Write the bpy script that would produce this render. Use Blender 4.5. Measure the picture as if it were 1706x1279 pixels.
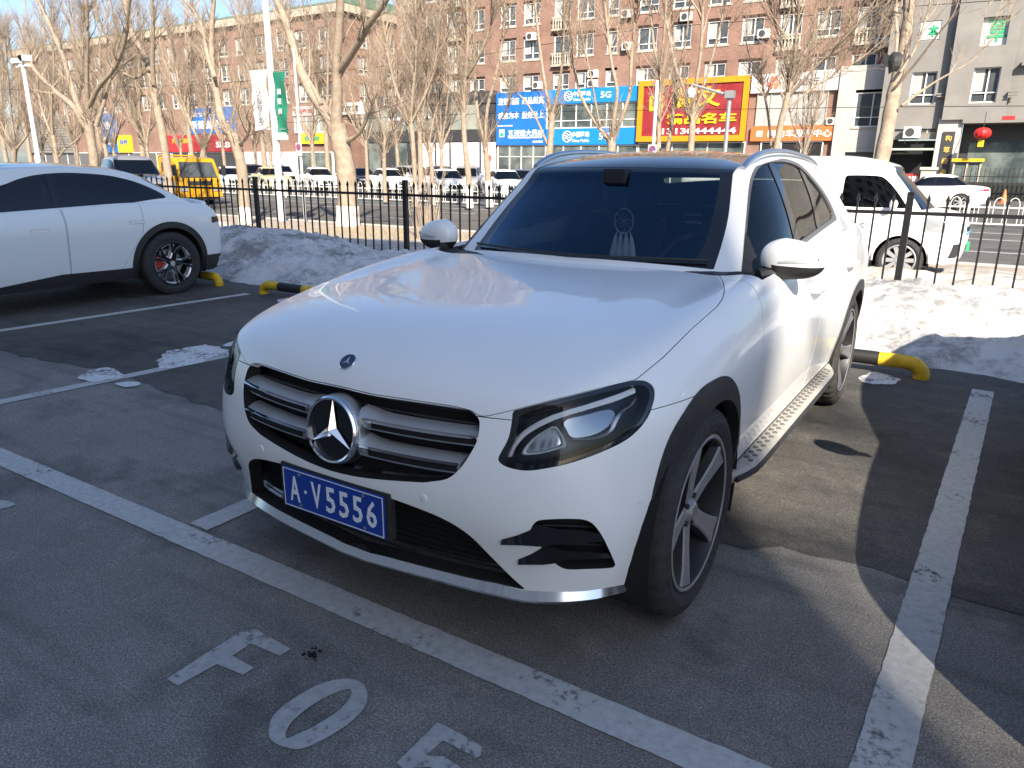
import bpy, bmesh, math, random
import numpy as np
from mathutils import Vector, Matrix, Quaternion
R = math.radians
random.seed(7); np.random.seed(7)
for o in list(bpy.data.objects): bpy.data.objects.remove(o)
S = bpy.context.scene
COL = S.collection

# ------------------------------------------------------------------ camera
CAM_F, CAM_PITCH, CAM_YAW, CAM_ROLL = 1229.24, R(16.342), R(32.498), R(0.5825)   # focal length in pixels of a 1706 px wide frame
CAM_POS = Vector((1.61205, -1.46059, 1.49999))
fwd = Vector((-math.sin(CAM_YAW)*math.cos(CAM_PITCH), math.cos(CAM_YAW)*math.cos(CAM_PITCH), -math.sin(CAM_PITCH)))
rt0 = Vector((math.cos(CAM_YAW), math.sin(CAM_YAW), 0)); up0 = rt0.cross(fwd)
RT = rt0*math.cos(CAM_ROLL)+up0*math.sin(CAM_ROLL); UP = -rt0*math.sin(CAM_ROLL)+up0*math.cos(CAM_ROLL)
cd = bpy.data.cameras.new('camera'); cam = bpy.data.objects.new('camera', cd); COL.objects.link(cam)
cam.matrix_world = Matrix(((RT.x, UP.x, -fwd.x, CAM_POS.x), (RT.y, UP.y, -fwd.y, CAM_POS.y), (RT.z, UP.z, -fwd.z, CAM_POS.z), (0, 0, 0, 1)))
cd.sensor_width = 36; cd.lens = 36*CAM_F/1706; cd.clip_start = 0.05; cd.clip_end = 2000
S.camera = cam

# ------------------------------------------------------------------ sky, sun, exposure
SUN_EL = R(36); SUN_DIR = Vector((0.65, -0.76, 0)).normalized()*math.cos(SUN_EL)+Vector((0, 0, math.sin(SUN_EL)))
W = bpy.data.worlds.new('World'); S.world = W; W.use_nodes = True
nt = W.node_tree; bg = nt.nodes['Background']
sky = nt.nodes.new('ShaderNodeTexSky'); sky.sky_type = 'NISHITA'; sky.sun_disc = False
sky.sun_elevation = SUN_EL; sky.sun_rotation = math.atan2(SUN_DIR.x, SUN_DIR.y)
sky.air_density = 1.0; sky.dust_density = 1.4; sky.ozone_density = 2.5
tint = nt.nodes.new('ShaderNodeMix'); tint.data_type = 'RGBA'; tint.blend_type = 'MULTIPLY'; tint.inputs[0].default_value = 1; tint.inputs[7].default_value = (.94, .99, 1.05, 1)   # white balance
nt.links.new(sky.outputs[0], tint.inputs[6]); nt.links.new(tint.outputs[2], bg.inputs[0]); bg.inputs[1].default_value = 0.092
sl = bpy.data.lights.new('sun', 'SUN'); sl.energy = 4.7; sl.angle = R(0.53); sl.color = (1, .90, .76)
so = bpy.data.objects.new('sun', sl); COL.objects.link(so); so.rotation_euler = (-SUN_DIR).to_track_quat('-Z', 'Y').to_euler(); so.location = (20, -30, 40)
S.view_settings.view_transform = 'Standard'; S.view_settings.look = 'None'; S.view_settings.gamma = 1
S.view_settings.use_curve_mapping = False; S.view_settings.exposure = 1.3
S.render.engine = 'CYCLES'
S.cycles.max_bounces = 10; S.cycles.transparent_max_bounces = 24

def ray(u, v):
    return (fwd + RT*((u-853)/CAM_F) - UP*((v-639.5)/CAM_F))
def at(u, v, axis, val):
    d = ray(u, v); i = 'xyz'.index(axis); return CAM_POS + d*((val-CAM_POS[i])/d[i])
def gp(u, v, z=0.0): return at(u, v, 'z', z)
def project(P):
    P = np.asarray(P, float)-np.array(CAM_POS)
    z = P@np.array(fwd); z = np.where(z < 1e-3, 1e-3, z)
    return np.stack([853+CAM_F*(P@np.array(RT))/z, 639.5-CAM_F*(P@np.array(UP))/z], -1)

# ------------------------------------------------------------------ materials
def mat(name, col, rough=.6, metal=0., spec=.5, coat=0., noise=0., nscale=8., ndetail=6., bump=0., bscale=60., col2=None, trans=0., emit=None, rvar=0., ior=1.45, thr=None):
    m = bpy.data.materials.new(name); m.use_nodes = True; t = m.node_tree; b = t.nodes['Principled BSDF']
    b.inputs['Base Color'].default_value = (*col, 1); b.inputs['Roughness'].default_value = rough; b.inputs['Metallic'].default_value = metal
    b.inputs['Specular IOR Level'].default_value = spec; b.inputs['Coat Weight'].default_value = coat; b.inputs['Coat Roughness'].default_value = .035
    b.inputs['Transmission Weight'].default_value = trans; b.inputs['IOR'].default_value = ior
    tc = None
    if noise or bump or col2 or rvar:
        tc = t.nodes.new('ShaderNodeTexCoord')
        n = t.nodes.new('ShaderNodeTexNoise'); n.inputs['Scale'].default_value = nscale; n.inputs['Detail'].default_value = ndetail; n.inputs['Roughness'].default_value = .6
        t.links.new(tc.outputs['Object'], n.inputs['Vector'])
        if noise or col2:
            r = t.nodes.new('ShaderNodeMapRange'); r.inputs[1].default_value = .3 if thr is None else thr[0]; r.inputs[2].default_value = .7 if thr is None else thr[1]
            t.links.new(n.outputs['Fac'], r.inputs[0])
            mx = t.nodes.new('ShaderNodeMix'); mx.data_type = 'RGBA'
            c2 = col2 if col2 else tuple(min(1, c*(1+noise)) for c in col); c1 = col if col2 else tuple(c*(1-noise) for c in col)
            mx.inputs[6].default_value = (*c1, 1); mx.inputs[7].default_value = (*c2, 1)
            t.links.new(r.outputs[0], mx.inputs[0]); t.links.new(mx.outputs[2], b.inputs['Base Color'])
        if rvar:
            r2 = t.nodes.new('ShaderNodeMapRange'); r2.inputs[3].default_value = max(0, rough-rvar); r2.inputs[4].default_value = min(1, rough+rvar)
            t.links.new(n.outputs['Fac'], r2.inputs[0]); t.links.new(r2.outputs[0], b.inputs['Roughness'])
        if bump:
            n2 = t.nodes.new('ShaderNodeTexNoise'); n2.inputs['Scale'].default_value = bscale; n2.inputs['Detail'].default_value = 5
            t.links.new(tc.outputs['Object'], n2.inputs['Vector'])
            bp = t.nodes.new('ShaderNodeBump'); bp.inputs['Strength'].default_value = bump; bp.inputs['Distance'].default_value = .02
            t.links.new(n2.outputs['Fac'], bp.inputs['Height']); t.links.new(bp.outputs[0], b.inputs['Normal'])
    if emit: b.inputs['Emission Color'].default_value = (*emit[:3], 1); b.inputs['Emission Strength'].default_value = emit[3]
    return m
def glass_mat(name, tint, trans_amt=.8, rough=.02, dark=(.01, .012, .015), refl=(1, 1, 1), ior=1.62):
    """thin window glass: tinted see-through sheet + fresnel mirror"""
    m = bpy.data.materials.new(name); m.use_nodes = True; t = m.node_tree; t.nodes.clear()
    out = t.nodes.new('ShaderNodeOutputMaterial'); mix = t.nodes.new('ShaderNodeMixShader'); fr = t.nodes.new('ShaderNodeFresnel'); fr.inputs[0].default_value = ior
    tr = t.nodes.new('ShaderNodeBsdfTransparent'); tr.inputs[0].default_value = (*tint, 1)
    gl = t.nodes.new('ShaderNodeBsdfGlossy'); gl.inputs['Roughness'].default_value = rough; gl.inputs[0].default_value = (*refl, 1)
    df = t.nodes.new('ShaderNodeBsdfDiffuse'); df.inputs[0].default_value = (*dark, 1)
    m2 = t.nodes.new('ShaderNodeMixShader'); m2.inputs[0].default_value = trans_amt
    t.links.new(df.outputs[0], m2.inputs[1]); t.links.new(tr.outputs[0], m2.inputs[2])
    t.links.new(fr.outputs[0], mix.inputs[0]); t.links.new(m2.outputs[0], mix.inputs[1]); t.links.new(gl.outputs[0], mix.inputs[2]); t.links.new(mix.outputs[0], out.inputs[0])
    return m
M = {}
M['white_paint'] = mat('white car paint', (.81, .815, .805), .35, coat=.6, spec=.4, noise=.02, nscale=3)
M['blue_white_paint'] = mat('pearl white car paint', (.70, .73, .74), .35, coat=.6)
M['black_plastic'] = mat('black plastic', (.026, .026, .027), .55, noise=.3, nscale=40)
M['dark_inner'] = mat('dark inner liner', (.008, .008, .009), .9)
M['gloss_black'] = mat('gloss black', (.008, .008, .01), .12, coat=.5)
M['chrome'] = mat('chrome', (.75, .76, .78), .10, metal=1.)
M['satin_silver'] = mat('satin silver', (.62, .63, .65), .32, metal=1., noise=.05, nscale=20)
M['alloy'] = mat('machined alloy', (.27, .27, .28), .42, metal=.35, noise=.12, nscale=30)
M['dark_alloy'] = mat('dark alloy', (.05, .05, .055), .45, metal=.6)
M['rubber'] = mat('tyre rubber', (.030, .030, .031), .85, noise=.35, nscale=30, bump=.25, bscale=120)
M['dusty_rubber'] = mat('dusty tyre rubber', (.030, .029, .028), .9, col2=(.075, .07, .062), nscale=9)
M['petal'] = mat('machined petal silver', (.66, .66, .67), .28, metal=.4, coat=.3)
M['disc'] = mat('brake disc', (.25, .24, .23), .4, metal=1.)
M['red_paint'] = mat('red caliper paint', (.45, .02, .015), .4)
M['windscreen'] = glass_mat('windscreen glass', (.74, .80, .82), .99, refl=(.50, .80, 1.15))
M['side_glass'] = glass_mat('tinted side glass', (.52, .56, .54), .98)
M['dark_glass'] = glass_mat('dark privacy glass', (.06, .065, .07), .9)
M['clear_lens'] = glass_mat('headlamp lens', (.90, .92, .94), 1.0, ior=1.33)
M['seat'] = mat('dark seat leather', (.02, .02, .022), .6)
M['interior'] = mat('dark cabin trim', (.014, .014, .016), .75)
M['headliner'] = mat('dark headliner', (.05, .05, .05), .9)

# ------------------------------------------------------------------ object helpers
def put(o, parent=None):
    COL.objects.link(o)
    if parent: o.parent = parent
    return o
def tag(o, label=None, cat=None, group=None, kind=None):
    if label: o['label'] = label
    if cat: o['category'] = cat
    if group: o['group'] = group
    if kind: o['kind'] = kind
    return o
def thing(name, label, cat, loc=(0, 0, 0), rz=0., group=None):
    o = bpy.data.objects.new(name, None); o.empty_display_size = .2; o.location = loc; o.rotation_euler = (0, 0, rz); COL.objects.link(o)
    return tag(o, label, cat, group)
def copy_tree(o, parent=None):
    c = o.copy(); COL.objects.link(c)
    if parent: c.parent = parent; c.matrix_parent_inverse = o.matrix_parent_inverse
    for ch in list(KIDS.get(o.name, [])): copy_tree(ch, c)
    KIDS_add(c, parent); return c
KIDS = {}
def KIDS_add(c, parent):
    if parent: KIDS.setdefault(parent.name, []).append(c)

class MB:
    """collects simple solids and links them as one mesh object"""
    def __init__(s): s.v = []; s.f = []; s.sm = []
    def add(s, v, f, smooth=False):
        n = len(s.v); s.v += [tuple(p) for p in v]; s.f += [tuple(i+n for i in q) for q in f]; s.sm += [smooth]*len(f); return s
    def box(s, x0, x1, y0, y1, z0, z1, M_=None, bev=0):
        b = bev
        if b <= 0:
            v = [(x, y, z) for z in (z0, z1) for y in (y0, y1) for x in (x0, x1)]
            f = [(0, 2, 3, 1), (4, 5, 7, 6), (0, 1, 5, 4), (2, 6, 7, 3), (0, 4, 6, 2), (1, 3, 7, 5)]
        else:
            bm = bmesh.new(); bmesh.ops.create_cube(bm, size=1)
            for q in bm.verts: q.co = Vector(((x0+x1)/2+q.co.x*(x1-x0), (y0+y1)/2+q.co.y*(y1-y0), (z0+z1)/2+q.co.z*(z1-z0)))
            bmesh.ops.bevel(bm, geom=bm.edges[:], offset=b, segments=2, affect='EDGES', profile=.7)
            bm.verts.index_update(); v = [q.co.copy() for q in bm.verts]; f = [[q.index for q in p.verts] for p in bm.faces]; bm.free()
        if M_ is not None: v = [M_ @ Vector(q) for q in v]
        return s.add(v, f)
    def prism(s, poly, axis, a, b, M_=None):
        """poly: 2D outline extruded along axis from a to b. axis x: poly=(y,z); y: poly=(x,z); z: poly=(x,y)"""
        n = len(poly); mk = {'x': lambda p, t: (t, p[0], p[1]), 'y': lambda p, t: (p[0], t, p[1]), 'z': lambda p, t: (p[0], p[1], t)}[axis]
        v = [mk(p, a) for p in poly]+[mk(p, b) for p in poly]
        if M_ is not None: v = [M_ @ Vector(q) for q in v]
        ar = sum(poly[i][0]*poly[(i+1) % n][1]-poly[(i+1) % n][0]*poly[i][1] for i in range(n))
        f = [tuple(range(n))[::-1], tuple(range(n, 2*n))]+[(i, (i+1) % n, n+(i+1) % n, n+i) for i in range(n)]
        flip = (ar < 0) ^ (axis == 'y') ^ (b < a)
        if flip: f = [q[::-1] for q in f]
        return s.add(v, f)
    def tube(s, pts, rad, n=8, caps=True, smooth=True):
        pts = [Vector(p) for p in pts]; k = len(pts)
        if not hasattr(rad, '__len__'): rad = [rad]*k
        v = []; prev = None
        for i, p in enumerate(pts):
            d = (pts[min(i+1, k-1)]-pts[max(i-1, 0)])
            d = d.normalized() if d.length > 1e-9 else Vector((0, 0, 1))
            if prev is None:
                a = Vector((0, 0, 1)) if abs(d.z) < .9 else Vector((1, 0, 0)); x = d.cross(a).normalized()
            else:
                x = (prev-d*prev.dot(d)); x = x.normalized() if x.length > 1e-6 else d.orthogonal().normalized()
            prev = x; y = d.cross(x)
            for j in range(n):
                an = 2*math.pi*j/n; v.append(p+(x*math.cos(an)+y*math.sin(an))*rad[i])
        f = [(i*n+j, i*n+(j+1) % n, (i+1)*n+(j+1) % n, (i+1)*n+j) for i in range(k-1) for j in range(n)]
        s.add(v, f, smooth)
        if caps:
            s.add(v[:n], [tuple(range(n))[::-1]]); s.add(v[-n:], [tuple(range(n))])
        return s
    def ring(s, pts, rad, n=8):
        """closed tube"""
        pts = [Vector(p) for p in pts]; k = len(pts); v = []
        c = sum(pts, Vector())/k; nrm = Vector()
        for i in range(k): nrm += (pts[i]-c).cross(pts[(i+1) % k]-c)
        nrm.normalize()
        for i, p in enumerate(pts):
            d = (pts[(i+1) % k]-pts[i-1]).normalized(); x = d.cross(nrm).normalized()
            for j in range(n):
                an = 2*math.pi*j/n; v.append(p+(x*math.cos(an)+nrm*math.sin(an))*rad)
        f = [(i*n+j, ((i+1) % k)*n+j, ((i+1) % k)*n+(j+1) % n, i*n+(j+1) % n) for i in range(k) for j in range(n)]
        return s.add(v, f, True)
    def lathe(s, prof, n=32, M_=None, smooth=True, closed=False):
        """prof: (r, t) pairs revolved about local x axis (t along x)"""
        k = len(prof); v = []
        for j in range(n):
            an = 2*math.pi*j/n
            for r, t in prof: v.append((t, r*math.cos(an), r*math.sin(an)))
        if M_ is not None: v = [M_ @ Vector(q) for q in v]
        kk = k if closed else k-1
        f = [(j*k+i, j*k+(i+1) % k, ((j+1) % n)*k+(i+1) % k, ((j+1) % n)*k+i) for j in range(n) for i in range(kk)]
        return s.add(v, f, smooth)
    def build(s, name, material, parent=None, sharp=R(40), recalc=False):
        me = bpy.data.meshes.new(name); me.from_pydata([tuple(p) for p in s.v], [], s.f); me.polygons.foreach_set('use_smooth', s.sm)
        if recalc:
            bm = bmesh.new(); bm.from_mesh(me); bmesh.ops.recalc_face_normals(bm, faces=bm.faces[:]); bm.to_mesh(me); bm.free()
        if any(s.sm): me.set_sharp_from_angle(angle=sharp)
        me.materials.append(M[material] if isinstance(material, str) else material); me.update()
        o = bpy.data.objects.new(name, me); put(o, parent); KIDS_add(o, parent)
        return o
def link_mesh(name, me, parent=None, loc=(0, 0, 0), rot=(0, 0, 0), scale=(1, 1, 1)):
    o = bpy.data.objects.new(name, me); o.location = loc; o.rotation_euler = rot; o.scale = scale; put(o, parent); KIDS_add(o, parent); return o

# ------------------------------------------------------------------ smooth shells: interpolating subdivision cages cut into panels
def subdivide_cage(V, F, level, interp=6):
    V = np.array(V, float); me = bpy.data.meshes.new('cage'); me.from_pydata(V.tolist(), [], F)
    o = bpy.data.objects.new('cage', me); COL.objects.link(o)
    md = o.modifiers.new('s', 'SUBSURF'); md.levels = 2; md.render_levels = 2; md.boundary_smooth = 'PRESERVE_CORNERS'
    cur = V.copy(); n = len(V)
    def ev():
        dg = bpy.context.evaluated_depsgraph_get(); e = o.evaluated_get(dg); m2 = e.to_mesh()
        co = np.empty(len(m2.vertices)*3); m2.vertices.foreach_get('co', co); co = co.reshape(-1, 3)
        nr = np.empty(len(m2.vertices)*3); m2.vertex_normals.foreach_get('vector', nr); nr = nr.reshape(-1, 3)
        fs = [tuple(p.vertices) for p in m2.polygons] if md.levels == level else None
        e.to_mesh_clear(); return co, nr, fs
    for _ in range(interp):
        co, _n, _f = ev(); cur += .8*(V-co[:n]); me.vertices.foreach_set('co', cur.ravel()); me.update()
    md.levels = level; md.render_levels = level
    me.update(); co, nr, fs = ev()
    bpy.data.objects.remove(o); bpy.data.meshes.remove(me)
    return co, nr, fs
class Shell:
    def __init__(s, V, N, F): s.V = V; s.N = N; s.F = F
    def cut(s, faces, g):
        """split faces by scalar function g(V,N): returns (faces with g>0, faces with g<=0)"""
        used = np.unique(np.concatenate([np.array(f) for f in faces])) if faces else np.array([], int)
        val = np.full(len(s.V), -1.); 
        if len(used): val[used] = g(s.V[used], s.N[used])
        val[np.abs(val) < 1e-9] = -1e-9
        pos = val > 0; P = []; Q = []; cache = {}; newV = []; newN = []; base = len(s.V)
        posl = pos.tolist(); vl = val
        for f in faces:
            c = sum(posl[i] for i in f)
            if c == len(f): P.append(f); continue
            if c == 0: Q.append(f); continue
            a = []; b = []
            for k in range(len(f)):
                i = f[k]; j = f[(k+1) % len(f)]
                (a if posl[i] else b).append(i)
                if posl[i] != posl[j]:
                    key = (i, j) if i < j else (j, i)
                    if key not in cache:
                        t = vl[key[0]]/(vl[key[0]]-vl[key[1]])
                        p = s.V[key[0]]*(1-t)+s.V[key[1]]*t; q = s.N[key[0]]*(1-t)+s.N[key[1]]*t
                        cache[key] = base+len(newV); newV.append(p); newN.append(q/np.linalg.norm(q))
                    a.append(cache[key]); b.append(cache[key])
            if len(a) > 2: P.append(tuple(a))
            if len(b) > 2: Q.append(tuple(b))
        if newV: s.V = np.vstack([s.V, newV]); s.N = np.vstack([s.N, newN])
        return P, Q
    def part(s, faces, name, material, parent, off=0., rim=.0, rim_dir=None, double=0., rimmat=None):
        """mesh of the given faces, moved by off along the normals, with its boundary turned in by rim"""
        used = np.unique(np.concatenate([np.array(f) for f in faces])); mp = {int(u): k for k, u in enumerate(used)}
        V = s.V[used]+s.N[used]*off; N = s.N[used]
        F = [tuple(mp[i] for i in f) for f in faces]; nv = len(V)
        CN = [tuple(n) for n in N]; VV = V.tolist(); nf = len(F)
        if rim:
            ec = {}
            for f in F:
                for k in range(len(f)):
                    e = (f[k], f[(k+1) % len(f)]); r = (e[1], e[0])
                    if r in ec: del ec[r]
                    else: ec[e] = 1
            rm = {}
            for (a, b) in ec:
                for i in (a, b):
                    if i not in rm:
                        d = -N[i] if rim_dir is None else np.array(rim_dir(V[i]))
                        rm[i] = len(VV); VV.append(V[i].tolist()); VV.append((V[i]+d*rim).tolist()); CN += [(0, 0, 0)]*2
            for (a, b) in ec:
                F.append((rm[b], rm[a], rm[a]+1, rm[b]+1))
        me = bpy.data.meshes.new(name); me.from_pydata(VV, [], F); me.polygons.foreach_set('use_smooth', [True]*len(F))
        me.materials.append(M[material] if isinstance(material, str) else material)
        if rimmat: 
            me.materials.append(M[rimmat]); me.polygons.foreach_set('material_index', [0]*nf+[1]*(len(F)-nf))
        me.update(); me.normals_split_custom_set_from_vertices(CN)
        o = bpy.data.objects.new(name, me); put(o, parent); KIDS_add(o, parent); return o
def sdf(P, poly):
    """signed distance of 2D points to a closed polygon, positive inside"""
    P = np.asarray(P, float); poly = np.asarray(poly, float); n = len(poly); d = np.full(len(P), 1e9); ins = np.zeros(len(P), bool)
    for i in range(n):
        a = poly[i]; b = poly[(i+1) % n]; e = b-a; w = P-a
        t = np.clip((w@e)/max(e@e, 1e-12), 0, 1); d = np.minimum(d, np.linalg.norm(w-np.outer(t, e), axis=1))
        c = ((a[1] > P[:, 1]) != (b[1] > P[:, 1])); 
        if b[1] != a[1]: ins ^= c & (P[:, 0] < a[0]+(P[:, 1]-a[1])/(b[1]-a[1])*e[0])
    return np.where(ins, d, -d)
def smooth_poly(pts, n=6, closed=True):
    """Catmull-Rom through 2D/3D points; a point given with a trailing 'c' marks a corner"""
    P = [np.array([q for q in p if not isinstance(q, str)], float) for p in pts]; cor = [isinstance(p[-1], str) for p in pts]; k = len(P); out = []
    rng = range(k) if closed else range(k-1)
    for i in rng:
        p1 = P[i]; p2 = P[(i+1) % k]
        p0 = P[(i-1) % k] if (closed or i > 0) and not cor[i] else p1*2-p2
        p3 = P[(i+2) % k] if (closed or i+2 < k) and not cor[(i+1) % k] else p2*2-p1
        for j in range(n):
            t = j/n; out.append(.5*((2*p1)+(p2-p0)*t+(2*p0-5*p1+4*p2-p3)*t*t+(3*p1-p0-3*p2+p3)*t**3))
    if not closed: out.append(P[-1])
    return np.array(out)
def interp(x, xs, ys): return np.interp(x, xs, ys)
# ================================================================== ground
def asphalt(name, base, dark, light, tint=(1, 1, 1), crack=True, agg=.55):
    m = bpy.data.materials.new(name); m.use_nodes = True; t = m.node_tree; L = t.links; N = t.nodes; b = N['Principled BSDF']
    tc = N.new('ShaderNodeTexCoord')
    def noise(sc, det, rough=.6, off=None):
        n = N.new('ShaderNodeTexNoise'); n.inputs['Scale'].default_value = sc; n.inputs['Detail'].default_value = det; n.inputs['Roughness'].default_value = rough; L.new(tc.outputs['Object'], n.inputs['Vector']); return n
    def rng(src, a, b_, c, d):
        r = N.new('ShaderNodeMapRange'); r.inputs[1].default_value = a; r.inputs[2].default_value = b_; r.inputs[3].default_value = c; r.inputs[4].default_value = d; L.new(src, r.inputs[0]); return r.outputs[0]
    big = noise(.55, 5, .65); mid = noise(3.2, 6, .7); fine = noise(170, 3, .6)
    vor = N.new('ShaderNodeTexVoronoi'); vor.inputs['Scale'].default_value = 130; L.new(tc.outputs['Object'], vor.inputs['Vector'])
    mx = N.new('ShaderNodeMix'); mx.data_type = 'RGBA'; mx.inputs[6].default_value = (*dark, 1); mx.inputs[7].default_value = (*base, 1); L.new(rng(big.outputs['Fac'], .36, .60, 0, 1), mx.inputs[0])
    m2 = N.new('ShaderNodeMix'); m2.data_type = 'RGBA'; m2.inputs[7].default_value = (*light, 1); L.new(mx.outputs[2], m2.inputs[6]); L.new(rng(mid.outputs['Fac'], .52, .75, 0, .75), m2.inputs[0])
    # aggregate speckle
    sp = N.new('ShaderNodeMath'); sp.operation = 'MULTIPLY'; L.new(rng(fine.outputs['Fac'], .3, .7, 1-agg, 1+agg), sp.inputs[0]); L.new(rng(vor.outputs['Distance'], 0, .6, 1.25, .75), sp.inputs[1])
    m3 = N.new('ShaderNodeMix'); m3.data_type = 'RGBA'; m3.blend_type = 'MULTIPLY'; m3.inputs[0].default_value = 1; L.new(m2.outputs[2], m3.inputs[6])
    cb = N.new('ShaderNodeCombineColor'); [L.new(sp.outputs[0], cb.inputs[i]) for i in range(3)]; L.new(cb.outputs[0], m3.inputs[7])
    col = m3.outputs[2]
    # dark oil / damp stains
    st = noise(1.1, 3, .5); st2 = noise(9, 4, .6)
    ad = N.new('ShaderNodeMath'); ad.operation = 'MULTIPLY_ADD'; ad.inputs[1].default_value = .25; L.new(st2.outputs['Fac'], ad.inputs[0]); L.new(st.outputs['Fac'], ad.inputs[2])
    m4 = N.new('ShaderNodeMix'); m4.data_type = 'RGBA'; m4.blend_type = 'MULTIPLY'; m4.inputs[7].default_value = (.50, .50, .51, 1); L.new(rng(ad.outputs[0], .66, .78, 0, .85), m4.inputs[0]); L.new(col, m4.inputs[6]); col = m4.outputs[2]
    wv = N.new('ShaderNodeTexNoise'); wv.inputs['Scale'].default_value = 1.6; wv.inputs['Detail'].default_value = 5; mp = N.new('ShaderNodeMapping'); mp.inputs['Scale'].default_value = (.35, 4.5, 1); mp.inputs['Rotation'].default_value = (0, 0, .25); L.new(tc.outputs['Object'], mp.inputs[0]); L.new(mp.outputs[0], wv.inputs['Vector'])
    m5 = N.new('ShaderNodeMix'); m5.data_type = 'RGBA'; m5.blend_type = 'MULTIPLY'; m5.inputs[7].default_value = (.68, .68, .68, 1); L.new(rng(wv.outputs['Fac'], .52, .70, 0, .8), m5.inputs[0]); L.new(col, m5.inputs[6])
    gr_ = noise(420, 2, .5); m6 = N.new('ShaderNodeMix'); m6.data_type = 'RGBA'; m6.inputs[7].default_value = (.42, .40, .37, 1); L.new(rng(gr_.outputs['Fac'], .70, .76, 0, .7), m6.inputs[0]); L.new(m5.outputs[2], m6.inputs[6]); col = m6.outputs[2]
    L.new(col, b.inputs['Base Color']); L.new(rng(mid.outputs['Fac'], .3, .7, .72, .95), b.inputs['Roughness']); b.inputs['Specular IOR Level'].default_value = .35
    bp = N.new('ShaderNodeBump'); bp.inputs['Strength'].default_value = .45; bp.inputs['Distance'].default_value = .003
    hs = N.new('ShaderNodeMath'); hs.operation = 'SUBTRACT'; L.new(fine.outputs['Fac'], hs.inputs[0]); L.new(vor.outputs['Distance'], hs.inputs[1]); L.new(hs.outputs[0], bp.inputs['Height']); L.new(bp.outputs[0], b.inputs['Normal'])
    return m
def worn_paint(name, col, wear=.5):
    m = bpy.data.materials.new(name); m.use_nodes = True; t = m.node_tree; L = t.links; N = t.nodes; b = N['Principled BSDF']; out = N['Material Output']
    tc = N.new('ShaderNodeTexCoord')
    n1 = N.new('ShaderNodeTexNoise'); n1.inputs['Scale'].default_value = 32; n1.inputs['Detail'].default_value = 9; n1.inputs['Roughness'].default_value = .75; L.new(tc.outputs['Object'], n1.inputs['Vector'])
    n2 = N.new('ShaderNodeTexNoise'); n2.inputs['Scale'].default_value = 3; n2.inputs['Detail'].default_value = 4; L.new(tc.outputs['Object'], n2.inputs['Vector'])
    mx = N.new('ShaderNodeMix'); mx.data_type = 'RGBA'; mx.inputs[6].default_value = (*[c*.74 for c in col], 1); mx.inputs[7].default_value = (*col, 1)
    r = N.new('ShaderNodeMapRange'); r.inputs[1].default_value = .35; r.inputs[2].default_value = .6; L.new(n1.outputs['Fac'], r.inputs[0]); L.new(r.outputs[0], mx.inputs[0]); L.new(mx.outputs[2], b.inputs['Base Color']); b.inputs['Roughness'].default_value = .8
    tr = N.new('ShaderNodeBsdfTransparent'); ms = N.new('ShaderNodeMixShader')
    ad = N.new('ShaderNodeMath'); ad.operation = 'ADD'; L.new(n1.outputs['Fac'], ad.inputs[0]); L.new(n2.outputs['Fac'], ad.inputs[1])
    r2 = N.new('ShaderNodeMapRange'); r2.inputs[1].default_value = .62+wear*.25; r2.inputs[2].default_value = .80+wear*.25; L.new(ad.outputs[0], r2.inputs[0]); L.new(r2.outputs[0], ms.inputs[0]); L.new(tr.outputs[0], ms.inputs[1]); L.new(b.outputs[0], ms.inputs[2]); L.new(ms.outputs[0], out.inputs['Surface'])
    return m
M['asphalt_old'] = asphalt('old grey asphalt', (.262, .249, .230), (.185, .176, .164), (.34, .317, .283))
M['asphalt_new'] = asphalt('darker asphalt', (.118, .112, .103), (.056, .054, .051), (.185, .168, .145))
M['road'] = asphalt('road asphalt', (.14, .13, .12), (.10, .095, .09), (.19, .175, .16))
M['snow_film'] = worn_paint('thin melting snow', (.66, .66, .66), .62)
M['line_paint'] = worn_paint('worn white line paint', (.47, .475, .465), .34); M['letter_paint'] = worn_paint('worn letter paint', (.40, .405, .40), .54)
M['paving'] = mat('beige paving with sand', (.26, .21, .165), .95, col2=(.38, .33, .27), nscale=2.2, bump=.3, bscale=30)
M['concrete'] = mat('kerb concrete', (.42, .40, .37), .9, noise=.15, nscale=6, bump=.2)
def sheet(name, pts, z, material, kind='structure', sub=None):
    me = bpy.data.meshes.new(name); me.from_pydata([(p[0], p[1], z) for p in pts], [], [tuple(range(len(pts)))])
    if me.polygons[0].normal.z < 0: me.flip_normals()
    me.materials.append(M[material]); o = bpy.data.objects.new(name, me); put(o); 
    if kind: o['kind'] = kind
    return o
sheet('parking_lot', [(-400, -120), (300, -120), (300, 7.6), (-400, 7.6)], 0, 'asphalt_old')
rnd = random.Random(3)
edge = [(x, 1.28+.10*math.sin(x*1.3)+rnd.uniform(-.035, .035)+(.10 if x > 1 else 0)) for x in np.arange(-30, 20, .12)]
sheet('newer_asphalt_strip', edge+[(20, 7.4), (-30, 7.4)], .002, 'asphalt_new')
def stripe(name, a, b, w, jit=.0022, mat_='line_paint'):
    a = Vector((*a, 0)); b = Vector((*b, 0)); d = (b-a).normalized(); n = Vector((-d.y, d.x, 0)); k = max(2, int((b-a).length/.035)); l = []; r = []
    for i in range(k+1):
        p = a+(b-a)*(i/k); l.append(p+n*(w/2+rnd.uniform(-jit, jit))); r.append(p-n*(w/2+rnd.uniform(-jit, jit)))
    me = bpy.data.meshes.new(name); v = [(p.x, p.y, .0045) for q in zip(l, r) for p in q]; me.from_pydata(v, [], [(2*i, 2*i+1, 2*i+3, 2*i+2) for i in range(k)])
    if me.polygons[0].normal.z < 0: me.flip_normals()
    me.materials.append(M[mat_]); o = bpy.data.objects.new(name, me); put(o); o['kind'] = 'structure'; return o
def q2(u, v): p = gp(u, v); return (p.x, p.y)
stripe('bay_line', (-16, .10), (9, .20), .125)
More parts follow.
